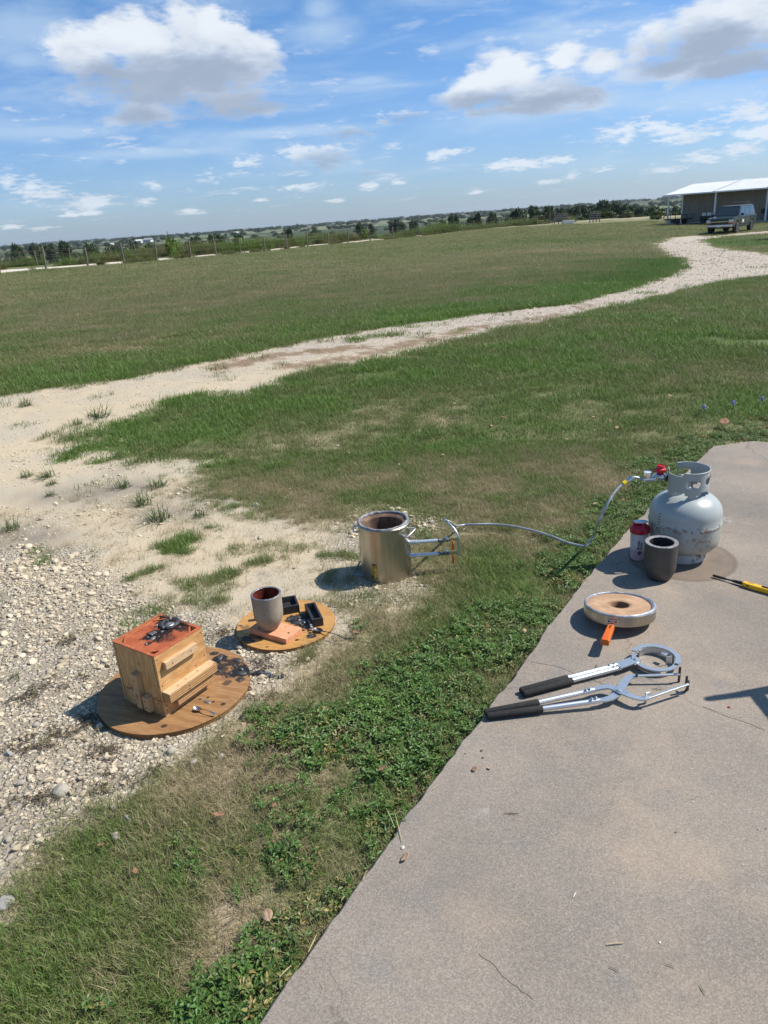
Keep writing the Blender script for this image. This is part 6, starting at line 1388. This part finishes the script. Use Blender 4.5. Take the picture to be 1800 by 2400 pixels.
# ---------------------------------------------------------- parked truck (SUV)
glass = mat('tinted_glass', (.03, .045, .05), .06, 0, (.025, .035, .04), 2, spec=.9)
tyre = mat('tyre_rubber', (.018, .018, .018), .8); rimm = mat('alloy_rim', (.45, .45, .47), .35, .9); blackp = mat('black_trim', (.02, .02, .021), .55); lens = mat('headlamp_lens', (.55, .58, .60), .1, 0, spec=.9); amber = mat('amber_lens', (.60, .16, .02), .2)
def wheel(root, x, y, R=.39, w=.27):
    s_ = 1 if y > 0 else -1; wh_ = bpy.data.objects.new('wheel', None); COL.objects.link(wh_); wh_.parent = root; wh_.location = (x, y, R)
    M = Matrix.Rotation(-s_*math.pi/2, 4, 'X')
    m_ = MB(); m_.lathe([(R*.62, -w/2), (R*.93, -w/2), (R, -w/2+.04), (R, w/2-.04), (R*.93, w/2), (R*.62, w/2-.01)], 28, M, close=True); m_.build('tyre', tyre, wh_)
    m_ = MB(); m_.lathe([(.0, w/2-.07), (R*.6, w/2-.08), (R*.64, w/2-.01), (R*.60, w/2-.01)], 24, M); m_.build('rim_dish', blackp, wh_)
    m_ = MB(); m_.lathe([(R*.58, w/2-.03), (R*.65, w/2-.03), (R*.65, w/2-.002), (R*.58, w/2-.002)], 28, M, close=True)
    for k in range(5):
        a = k*2*math.pi/5; T = M @ Matrix.Rotation(a, 4, 'Z'); m_.box((R*.31, 0, w/2-.035), (R*.6, .09, .03), T)
    m_.cyl(M @ Vector((0, 0, w/2-.06)), M @ Vector((0, 0, w/2-.005)), .07, n=12); m_.build('rim', rimm, wh_)
def truck(pos, heading):
    paint_ = mat('dark_green_paint', (.022, .040, .042), .30, .2, (.018, .034, .036), 2, spec=.5, coat=.3)
    t = thing('parked_truck', 'dark green four door utility truck parked nose towards the drive before the shed', 'truck', pos, rz=heading)
    def arch(cx, r=.47, n=10): return [(cx+r*math.cos(math.pi*k/n), .40+r*math.sin(math.pi*k/n)) for k in range(n+1)]
    pr = [(-2.46, .48), (-2.5, .62), (-2.50, 1.16), (1.22, 1.19), (2.30, 1.10), (2.44, 1.02), (2.47, .62), (2.42, .50), (2.07, .40)]
    low = pr[:-1]+[(2.06, .42)]+arch(1.55)[1:-1]+[(1.04, .40), (-1.0, .40)]+arch(-1.50)[1:-1]+[(-2.02, .42)]
    # extrude sideways
    def side(poly, y0, y1, m, nm, parent=t, bev=0, top_in=0.0):
        m_b = MB(); n_ = len(poly); vs = [(p[0], y0, p[1]) for p in poly]+[(p[0], y1, p[1]) for p in poly]
        m_b.add(vs, [tuple(range(n_)), tuple(range(2*n_-1, n_-1, -1))]+[(i, n_+i, n_+(i+1) % n_, (i+1) % n_) for i in range(n_)]); return m_b.build(nm, m, parent, bev)
    side(low, -.97, .97, paint_, 'body', bev=.05)
    m_ = MB(); m_.box((0, 0, .60), (4.7, 1.35, .40)); m_.build('underbody', blackp, t)
    gb = [(1.20, .90), (-2.44, .88)]; zr = 1.86
    B_ = [(1.20, -.91, 1.16), (1.20, .91, 1.16), (-2.45, .90, 1.14), (-2.45, -.90, 1.14)]; T_r = [(.52, -.72, zr-.04), (.52, .72, zr-.04), (-2.24, .74, zr-.03), (-2.24, -.74, zr-.03)]; Tm = [(-.6, -.70, zr+.02), (-.6, .70, zr+.02)]
    m_ = MB(); m_.add(B_+T_r, [(0, 1, 5, 4), (1, 2, 6, 5), (2, 3, 7, 6), (3, 0, 4, 7), (4, 5, 6, 7)]); m_.build('cabin', paint_, t, .05)
    m_ = MB(); m_.box((-.85, 0, zr-.01), (2.7, 1.36, .05)); m_.build('roof', mat('sun_faded_roof', (.20, .23, .25), .35, .2, (.16, .19, .2), 2), t, .02)
    def lerp3(a, b, k): return tuple(a[i]+(b[i]-a[i])*k for i in range(3))
    def pane(q, out, nm='window', m=glass, parent=t):
        m_b = MB(); o_ = Vector(out)*.012; m_b.add([Vector(v)+o_ for v in q]+[Vector(v)-o_*.5 for v in q], [(0, 1, 2, 3), (7, 6, 5, 4), (0, 4, 5, 1), (1, 5, 6, 2), (2, 6, 7, 3), (3, 7, 4, 0)]); return m_b.build(nm, m, parent)
    def quad(b0, b1, t0, t1, u0, u1, v0, v1):
        f = lambda u, v: lerp3(lerp3(b0, b1, u), lerp3(t0, t1, u), v); return [f(u0, v0), f(u1, v0), f(u1, v1), f(u0, v1)]
    pane(quad(B_[0], B_[1], T_r[0], T_r[1], .07, .93, .10, .90), (.7, 0, .7), 'windscreen')
    for (b0, b1, t0, t1, sy) in ((B_[1], B_[2], T_r[1], T_r[2], 1), (B_[0], B_[3], T_r[0], T_r[3], -1)):
        for u0, u1 in ((.06, .305), (.345, .60), (.64, .93)): pane(quad(b0, b1, t0, t1, u0, u1, .12, .86), (0, sy, .25), 'side_window')
    pane(quad(B_[2], B_[3], T_r[2], T_r[3], .08, .92, .12, .85), (-1, 0, .3), 'rear_window')
    m_ = MB(); m_.box((2.475, 0, .84), (.05, 1.28, .33)); m_.build('grille', blackp, t)
    m_ = MB(); m_.box((2.505, 0, .845), (.03, 1.30, .05)); m_.build('grille_bar', chrome, t)
    m_ = MB(); e_ = [(-.17, -.02), (-.06, -.02), (-.05, -.045), (.05, -.045), (.06, -.02), (.17, -.02), (.15, .02), (.06, .02), (.05, .045), (-.05, .045), (-.06, .02), (-.19, .02)]
    m_.add([(2.525, p[0], .845+p[1]) for p in e_]+[(2.51, p[0], .845+p[1]) for p in e_], [tuple(range(12)), tuple(range(23, 11, -1))]+[(i, 12+i, 12+(i+1) % 12, (i+1) % 12) for i in range(12)]); m_.build('grille_emblem', mat('gold_emblem', (.60, .42, .12), .3, .8), t)
    for s in (-1, 1):
        m_ = MB(); m_.box((2.455, s*.80, .88), (.09, .30, .17)); m_.build('headlight', lens, t, .02)
        m_ = MB(); m_.box((2.455, s*.80, .74), (.09, .30, .08)); m_.build('indicator', amber, t, .01)
        m_ = MB(); m_.box((1.02, s*1.07, 1.27), (.12, .20, .18)); m_.build('mirror', blackp, t, .03)
        m_ = MB(); m_.box((-.9, s*.66, zr+.06), (2.3, .04, .04)); m_.build('roof_rail', blackp, t)
        for x in (.12, -.98): m_ = MB(); m_.box((x, s*.985, 1.03), (.18, .03, .04)); m_.build('door_handle', blackp, t)
        for x in (1.06, -.05, -1.08): m_ = MB(); m_.box((x, s*.972, .83), (.012, .006, .62)); m_.build('door_gap', blackp, t)
        m_ = MB(); m_.box((0, s*.985, .62), (1.9, .02, .06)); m_.build('side_moulding', blackp, t)
        m_ = MB(); m_.box((-2.46, s*.86, .98), (.08, .16, .42)); m_.build('tail_light', mat('red_lens', (.35, .01, .01), .25), t)
    m_ = MB(); m_.box((2.50, 0, .57), (.16, 1.86, .17)); m_.build('front_bumper', mat('bumper_chrome', (.62, .60, .58), .35, .8), t, .04)
    m_ = MB(); m_.box((2.42, 0, .44), (.14, 1.7, .12)); m_.build('air_dam', blackp, t, .02)
    m_ = MB(); m_.box((-2.54, 0, .58), (.14, 1.86, .18)); m_.build('rear_bumper', chrome, t, .04)
    m_ = MB(); m_.box((2.59, 0, .56), (.012, .31, .155)); m_.build('licence_plate', wp, t)
    m_ = MB(); m_.box((.45, .978, .80), (.32, .006, .22)); m_.build('door_sticker', wp, t)
    m_ = MB(); m_.box((-1.5, 0, zr+.16), (.85, 1.05, .03)); 
    for k in range(5): m_.box((-1.5, -.52+.26*k, zr+.20), (.85, .03, .1))
    m_.build('roof_basket', blackp, t)
    for x in (1.55, -1.50):
        for y in (-.88, .88): wheel(t, x, y)
    m_ = MB(); m_.tube([(1.0, .35, 1.19), (.99, .0, 1.20), (1.0, -.35, 1.19)], .012, 6); m_.build('wiper', blackp, t)
    return t
c = at_dist(1712, 546, 65.5); c.z = gz_(c.x, c.y)
truck(c, math.atan2(-math.cos(R_(44)), -math.sin(R_(44))))
# white pickup partly behind the shed end
pk = thing('pickup_truck', 'white pickup truck half hidden behind the left end of the shed', 'pickup', local(shed, 1.3, 3.4, 0) if False else shed.matrix_basis @ Vector((.75, 5.2, 0)), rz=shed.rotation_euler.z+R_(90))
m_ = MB(); m_.box((0, 0, .75), (4.6, 1.8, .55)); m_.build('body', white, pk, .08)
m_ = MB(); m_.add([(-.9, -.85, 1.0), (1.0, -.85, 1.0), (1.0, .85, 1.0), (-.9, .85, 1.0), (-.6, -.7, 1.65), (.5, -.7, 1.65), (.5, .7, 1.65), (-.6, .7, 1.65)], [(0, 1, 5, 4), (1, 2, 6, 5), (2, 3, 7, 6), (3, 0, 4, 7), (4, 5, 6, 7)]); m_.build('cab', glass, pk, .04)
m_ = MB(); m_.box((-.05, 0, 1.68), (1.15, 1.4, .06)); m_.build('roof', white, pk, .03)
for x in (1.5, -1.4):
    for y in (-.8, .8): wheel(pk, x, y, .36, .22)
# black flat trailer by the shed corner
tl = thing('utility_trailer', 'low black utility trailer parked at the left corner of the shed', 'trailer', shed.matrix_basis @ Vector((1.6, -.9, 0)), rz=shed.rotation_euler.z)
m_ = MB(); m_.box((.2, 0, .52), (2.6, 1.2, .10)); m_.build('deck', blackp, tl)
m_ = MB()
for x in (-1.1, .2, 1.5):
    for y in (-.6, .6): m_.box((x, y, .72), (.05, .05, .40))
m_.box((.2, -.6, .92), (2.6, .05, .05)); m_.box((.2, .6, .92), (2.6, .05, .05)); m_.build('side_rail', blackp, tl)
m_ = MB(); m_.box((-.6, 0, .30), (.5, 1.0, .34)); m_.build('tool_box', galv, tl)
for y in (-.68, .68): m_ = MB(); m_.cyl((.5, y-.08, .3), (.5, y+.08, .3), .3, n=18); m_.build('wheel', tyre, tl)
# cart with two pale boxes in front of the wall
ct_ = thing('utility_cart', 'black garden cart carrying two pale boxes in front of the shed wall', 'cart', shed.matrix_basis @ Vector((4.75, -.2, 0)), rz=shed.rotation_euler.z)
m_ = MB(); m_.box((.25, 0, .55), (1.9, .9, .28)); m_.build('bed', blackp, ct_, .03)
m_ = MB(); m_.tube([(1.1, -.4, .6), (1.4, -.4, .95), (1.4, .4, .95), (1.1, .4, .6)], .04, 6); m_.build('push_bar', blackp, ct_)
for x in (-.4, .9):
    for y in (-.45, .45): m_ = MB(); m_.cyl((x, y-.05, .24), (x, y+.05, .24), .24, n=16); m_.build('wheel', tyre, ct_)
for x, l in ((-.35, 'pale storage box on the left of the black garden cart'), (.18, 'pale storage box on the right of the black garden cart')):
    q = thing('storage_box', l, 'box', ct_.matrix_basis @ Vector((x, -.05, .69)), rz=ct_.rotation_euler.z); m_ = MB(); m_.box((0, 0, .13), (.42, .5, .26)); m_.build('tub', wh, q, .02); m_ = MB(); m_.box((0, 0, .275), (.45, .53, .03)); m_.build('lid', wp, q, .01)
lp = thing('lumber_pile', 'low grey pile of boards at the foot of the shed wall', 'lumber', shed.matrix_basis @ Vector((3.4, -.4, 0)), rz=shed.rotation_euler.z+.05)
gm_ = mat('grey_lumber', (.30, .28, .25), .9)
for k in range(7): m_ = MB(); m_.box((random.uniform(-.1, .1), -.3+.1*k, .06+.05*(k % 3)), (1.6, .09, .05)); m_.build('board', gm_, lp)
bg_ = thing('grill_cart', 'small dark grill standing behind the truck beside the right shed post', 'grill', shed.matrix_basis @ Vector((bay*2-.4, .4, 0)), rz=shed.rotation_euler.z)
m_ = MB(); m_.lathe([(.05, .6), (.28, .7), (.3, .85), (.26, 1.0), (.1, 1.08)], 18); m_.build('kettle', blackp, bg_)
for a in (0, 2.1, 4.2): m_ = MB(); m_.cyl((.15*math.cos(a), .15*math.sin(a), .68), (.32*math.cos(a), .32*math.sin(a), 0), .02, n=6); m_.build('leg', blackp, bg_)

# ---------------------------------------------------------- small natural things near the camera
dl_m = [mat('dry_leaf_brown', (.25, .13, .07), .8, 0, (.16, .08, .045), 60, .4, 200), mat('dry_leaf_tan', (.42, .29, .19), .8, 0, (.32, .20, .12), 60, .4, 200)]
def dead_leaf(seed, m, L=.03, W=.013):
    rng = np.random.default_rng(seed); vs = []; fs = []; n = 7; curl = rng.uniform(.3, .9); tw_ = rng.uniform(-.6, .6)
    for i in range(n+1):
        u = i/n; w = W*math.sin(math.pi*min(u*1.02, 1))**.7+.0006; x = L*(u-.5); z = .004+curl*L*.5*(2*u-1)**2*.6
        for s, k in ((-1, .45), (0, 0), (1, .45)): vs.append((x, s*w*math.cos(tw_*u)+0, z+k*w*.9+s*w*math.sin(tw_*u)*.5))
    for i in range(n):
        for k in (0, 1): fs.append((3*i+k, 3*i+3+k, 3*i+4+k, 3*i+1+k))
    m_ = MB(); m_.add(vs, fs, True); o = m_.build('dead_leaf', m); s_ = o.modifiers.new('s', 'SOLIDIFY'); s_.thickness = .0006; me = o.data; return o
lf = [dead_leaf(i, dl_m[i % 2], .034+.004*i, .011+.001*i) for i in range(4)]
def ground_z(x, y): return 0.0 if sdf(np.array([x]), np.array([y]), SLAB_COARSE)[0] > 0 else gz_(x, y)
used_ = [False]*4
def put_leaf(px, py, k, s, label, group=None, lift=.0):
    x, y = march(px, py) if py > 0 else (0, 0); p0 = G(px, py); 
    if sdf(np.array([p0.x]), np.array([p0.y]), SLAB_COARSE)[0] > 0: x, y, z = p0.x, p0.y, 0.0
    else: z = gz_(x, y)+lift
    o = lf[k] if not used_[k] else lf[k].copy()
    if used_[k]: COL.objects.link(o)
    used_[k] = True
    o.location = (x, y, z+.001); o.rotation_euler = (random.uniform(-.3, .3), random.uniform(-.3, .3), random.uniform(0, 6.28)); o.scale = (s, s, s)
    for q in ('group',):
        if q in o: del o[q]
    tag(o, label, 'leaf', group); return o
put_leaf(951, 2014, 1, .8, 'curled tan leaf on the concrete beside a fleck of white, near the ragged slab edge')
put_leaf(902, 1834, 0, .9, 'long red brown leaf lying on the dark green ground cover', lift=.045)
put_leaf(647, 1919, 0, .7, 'orange brown leaf poking up from the left border of the ground cover', lift=.04)
put_leaf(1695, 1003, 0, 3.0, 'large folded brown leaf at the far tip of the slab', lift=.02)
put_leaf(240, 1998, 2, .6, 'small dark brown leaf in the straw below the gravel', lift=.02)
put_leaf(575, 1712, 1, .6, 'yellow green leaf in the grass below the large board', lift=.02)
put_leaf(515, 1927, 2, .8, 'dark curled leaf in the bare straw patch', lift=.02)
put_leaf(632, 2165, 3, .9, 'brown leaf cluster between straw and ground cover near the bottom', lift=.02)
put_leaf(1112, 1805, 2, .5, 'brown curled leaf on the concrete below the black tong grips')
put_leaf(1147, 1803, 1, .4, 'little tan leaf next to the brown one below the tong grips')
put_leaf(1130, 1760, 0, .3, 'tiny dark seed on the concrete right of the ground cover')
for i, (px, py) in enumerate([(1240,852),(820,1068),(836,1028),(1038,1074),(855,1086),(870,980),(1120,1020),(1152,1005),(1285,1000),(1210,968),(1178,985),(1328,1037),(1385,990),(1390,985),(1430,995),(1276,935),(1290,928),(1300,925),(1330,1010),(1065,952),(940,916),(975,938),(1310,862),(1335,858),(1520,1062),(1490,1050),(1467,1093),(1445,1010),(1600,1085),(1515,880),(1535,882),(1570,935),(1640,940),(1385,1075),(1460,1180),(1395,1190),(320,1998+60),(700,1330),(835,1497),(1230,1490)]):
    hue = ('red brown', 'pale tan')[i % 2]; sz = ('small', 'mid sized')[(i//2) % 2]
    wx = ['left of the furnace', 'behind the furnace', 'behind the burner pipes', 'left of the gas bottle', 'behind the gas bottle'][int(np.clip((px-760)//160, 0, 4))]
    wy = ['near the drive', 'in greenest grass', 'mid lawn', 'in brownish grass', 'close to slab'][int(np.clip((py-850)//70, 0, 4))]
    put_leaf(px, py, i % 4, random.uniform(.45, .95), '%s %s leaf %s, %s' % (sz, hue, wy, wx), 'dead leaves scattered over the lawn', lift=.02)
# twigs and straws on the slab
tw_m = mat('straw_stem', (.50, .40, .22), .8); dk_m = mat('dark_twig', (.10, .065, .045), .8); gr_m = mat('green_straw', (.25, .24, .12), .7)
def twig(pts, r, m, label, group=None):
    P_ = [G(px, py, .0025+r) for px, py in pts]; base = P_[0].copy(); m_ = MB(); m_.tube([p-base for p in P_], [r*(1 if 0 < i < len(P_)-1 else .5) for i in range(len(P_))], 6); o = m_.build('twig', m); o.location = base; tag(o, label, 'twig', group)
twig([(1422,2213),(1440,2211),(1463,2209)], .0016, tw_m, 'flat straw coloured stem on the lower middle of the slab')
twig([(1181,1905),(1198,1906),(1216,1907)], .0014, dk_m, 'dark brown twig on the concrete well below the tongs')
twig([(1343,2103),(1347,2096),(1350,2091)], .0010, wp, 'short white straw standing out on the middle of the slab')
twig([(1428,2265),(1440,2270),(1452,2278)], .0010, gr_m, 'greenish bent straw left of a similar pair near the slab bottom')
twig([(1554,2256),(1568,2261),(1581,2267)], .0010, gr_m, 'straight greenish straw between its neighbours near the slab bottom')
twig([(1640,2306),(1647,2318),(1654,2329)], .0011, gr_m, 'steep greenish straw rightmost near the slab bottom')
twig([(1528,1613),(1540,1615),(1552,1617)], .0012, dk_m, 'short dark twig on the slab inside the open tongs')
twig([(752,2329),(758,2315),(750,2300)], .0006, tw_m, 'hair thin curved straw on the slab near the bottom left edge')
twig([(1397,1563),(1399,1556)], .0022, dk_m, 'stubby brown twig between lid handle and ring tongs')
for pts in ([(655,2290),(672,2272),(683,2262)], [(722,2232),(735,2205),(742,2190)], [(925,1905),(933,1935),(942,1972)], [(905,1895),(915,1915),(925,1940)], [(1365,1372),(1375,1362),(1385,1356)], [(1218,1540),(1225,1528)], [(640,2310),(652,2318)], [(1015,1850),(1030,1838)], [(860,2040),(850,2062)]):
    twig(pts, .0013, tw_m, 'pale straw lying across the ragged edge of the slab', 'straws along the slab edge')
def pebble(px, py, s, m, label, group=None):
    o = stones[int(px) % 7].copy(); o.data = o.data.copy(); o.data.materials.clear(); o.data.materials.append(m); o.name = 'pebble'; COL.objects.link(o); p = G(px, py); o.location = (p.x, p.y, s*.35); o.scale = (s, s, s); o.rotation_euler = (0, 0, px); tag(o, label, 'pebble', group)
pb_w = mat('pebble_white', (.62, .60, .57), .8); pb_d = mat('pebble_dark', (.12, .10, .09), .8); pb_r = mat('pebble_red', (.42, .09, .04), .6)
pebble(1709, 1658, .006, pb_r, 'small rust red chip on the slab near the shadow of the stand-in chair')
pebble(1547, 2210, .0035, pb_w, 'white angular pebble on the lower right of the slab')
pebble(1199, 1797, .0035, pb_w, 'white pebble near the leaves below the tong grips'); pebble(1131, 1777, .0045, pb_d, 'dark seed ball on the slab right of the ground cover tip')
pebble(944, 1988, .0065, pb_w, 'white fleck of grit at the ragged slab edge')
for px, py in ((1415,1794),(1652,1774),(1717,1771),(1628,1789),(1754,1898),(1624,1879),(1620,1802),(1777,1945),(1795,1943),(1583,1951),(1742,2027)): pebble(px, py, random.uniform(.0018, .003), pb_d if px % 2 else pb_w, 'tiny loose pebble on the right half of the slab', 'tiny pebbles on the slab')
# bigger rocks among the gravel
rk = [stone_mesh('rock', mat('rock_limestone_%d' % i, c, .9, 0, tuple(v*.75 for v in c), 14, .7, 90, .2), 40+i, 3, .6) for i, c in enumerate(((.46, .42, .35), (.42, .38, .31), (.36, .345, .32)))]
for i, (px, py, s, l) in enumerate([(140,1858,.034,'largest flat grey rock near the left of the gravel'),(272,1965,.020,'flat grey rock half sunk in straw below the gravel'),(12,2120,.028,'pale rock at the left border of the lower grass'),(400,1762,.022,'angular cream rock just under the large board'),(455,1790,.020,'grey rock among weeds right of the gravel edge'),(22,1768,.017,'small white rock at the far left of the gravel'),
     (85,1700,.016,'grey stone below the shadow of the mould box'),(50,1838,.018,'white blocky rock left of the largest flat rock'),(300,1920,.018,'bluish rock in the dry grass under the gravel'),(518,1775,.017,'greyish rock between the ground cover sprigs'),(20,1970,.015,'rounded rock at the left edge above the grass'),(600,1185,.030,'pale flat rock in the brown grass left of the furnace'),
     (1010,1225,.022,'broad flat white rock behind the furnace handle'),(850,1392,.014,'white chip right in front of the furnace'),(1000,1375,.014,'white stone on the grass right of the furnace foot'),(610,1262,.018,'white stone on the bare dirt left of the furnace'),(560,1520,.018,'grey stone between the two round boards'),(265,1895,.014,'small grey rock above the half sunk one')]):
    o = rk[i % 3] if i < 3 else rk[i % 3].copy(); COL.objects.link(o); o.name = 'rock'; x, y = march(px, py); o.location = (x, y, gz_(x, y)+s*.12); o.scale = (s, s, s); o.rotation_euler = (random.uniform(-.2, .2), random.uniform(-.2, .2), px*.7); tag(o, l, 'rock', 'larger rocks in the gravel')
# separate grass tufts on the dirt
tuftm = [blade_mesh('grass_tuft', 70, .05, .05, .13, .004, veg_mat('tuft_blade', [(0, (.10, .11, .04)), (.5, (.085, .14, .04)), (1, (.12, .19, .05))]), .95, (.1, .9), 3, 300+i, .9) for i in range(3)]
for i, (px, py, s, l) in enumerate([(290,1142,1.0,'green tuft on the dirt, left of a flatter twin'),(372,1141,1.1,'flat spreading tuft on the dirt below the lawn tip'),(335,1181,1.3,'wide wiry tuft in the middle of the bare dirt'),(372,1218,1.3,'large dense tuft nearest the gravel on the bare dirt'),(110,1118,1.1,'dark green tuft on the yellow sand at left'),(64,1117,.8,'thin tuft on the yellow sand left of the darker one'),(122,1136,.7,'small brown tuft below the dark green one'),(118,1161,.6,'tiny tuft at the dark stain on the dirt'),
       (27,1240,1.0,'tuft at the far left edge of the bare dirt'),(468,1211,.8,'small tuft right of the large dense tuft'),(232,978,1.8,'dry tuft on the gravel drive at left'),(180,995,.9,'tiny tuft on the drive near a dry one'),(60,952,1.4,'lone tuft on the drive close to the field grass')]):
    o = tuftm[i % 3] if i < 3 else tuftm[i % 3].copy(); COL.objects.link(o); o.name = 'grass_tuft'; x, y = march(px, py); o.location = (x, y, gz_(x, y)); o.scale = (s, s, s*.75); o.rotation_euler = (0, 0, px); tag(o, l, 'grass tuft', 'single grass tufts on the bare dirt')
# violet flowers at the tip of the slab
vio = mat('violet_petal', (.30, .28, .62), .6, 0, (.24, .22, .55), 40); stm = mat('green_stem', (.07, .13, .03), .6)
for i, (px, py, l) in enumerate([(1648,975,'violet flower spike left of the two others by the slab tip'),(1716,965,'violet flower spike between its two neighbours'),(1784,955,'violet flower spike closest to the right edge')]):
    x, y = march(px, py); f = thing('violet_flower', l, 'flower', (x, y, gz_(x, y)), group='violet flowers beyond the slab'); m_ = MB(); m_.tube([(0, 0, 0), (.004, 0, .04), (.0, .0, .075)], .003, 6); m_.build('stem', stm, f)
    m_ = MB()
    for k in range(14):
        a = k*2.4; z = .055+.0022*k; r = .011-.0004*k; lump(m_, (r*math.cos(a), r*math.sin(a), z), .006, .006, .006, k+i*20, 6, 3)
    m_.build('blossom', vio, f)
    m_ = MB()
    for k in range(5):
        a = k*1.26; m_.add([(0, 0, .02+.01*k), (.03*math.cos(a-.2), .03*math.sin(a-.2), .04+.01*k), (.055*math.cos(a), .055*math.sin(a), .03+.01*k), (.03*math.cos(a+.2), .03*math.sin(a+.2), .04+.01*k)], [(0, 1, 2, 3)])
    m_.build('leaf', stm, f)

# ---------------------------------------------------------- air
hz = bpy.data.materials.new('haze_air'); hz.use_nodes = True; N = NT(hz.node_tree); N.n.clear()
v = N.new('ShaderNodeVolumePrincipled', {'Color': (.80, .89, 1.0, 1), 'Density': 0.00006, 'Anisotropy': .2}); o = N.new('ShaderNodeOutputMaterial'); N.link(v.outputs[0], o.inputs['Volume'])
m_ = MB(); m_.box2((-9300, -9300, -60), (9300, 9300, 75)); tag(m_.build('haze', hz), kind='stuff')
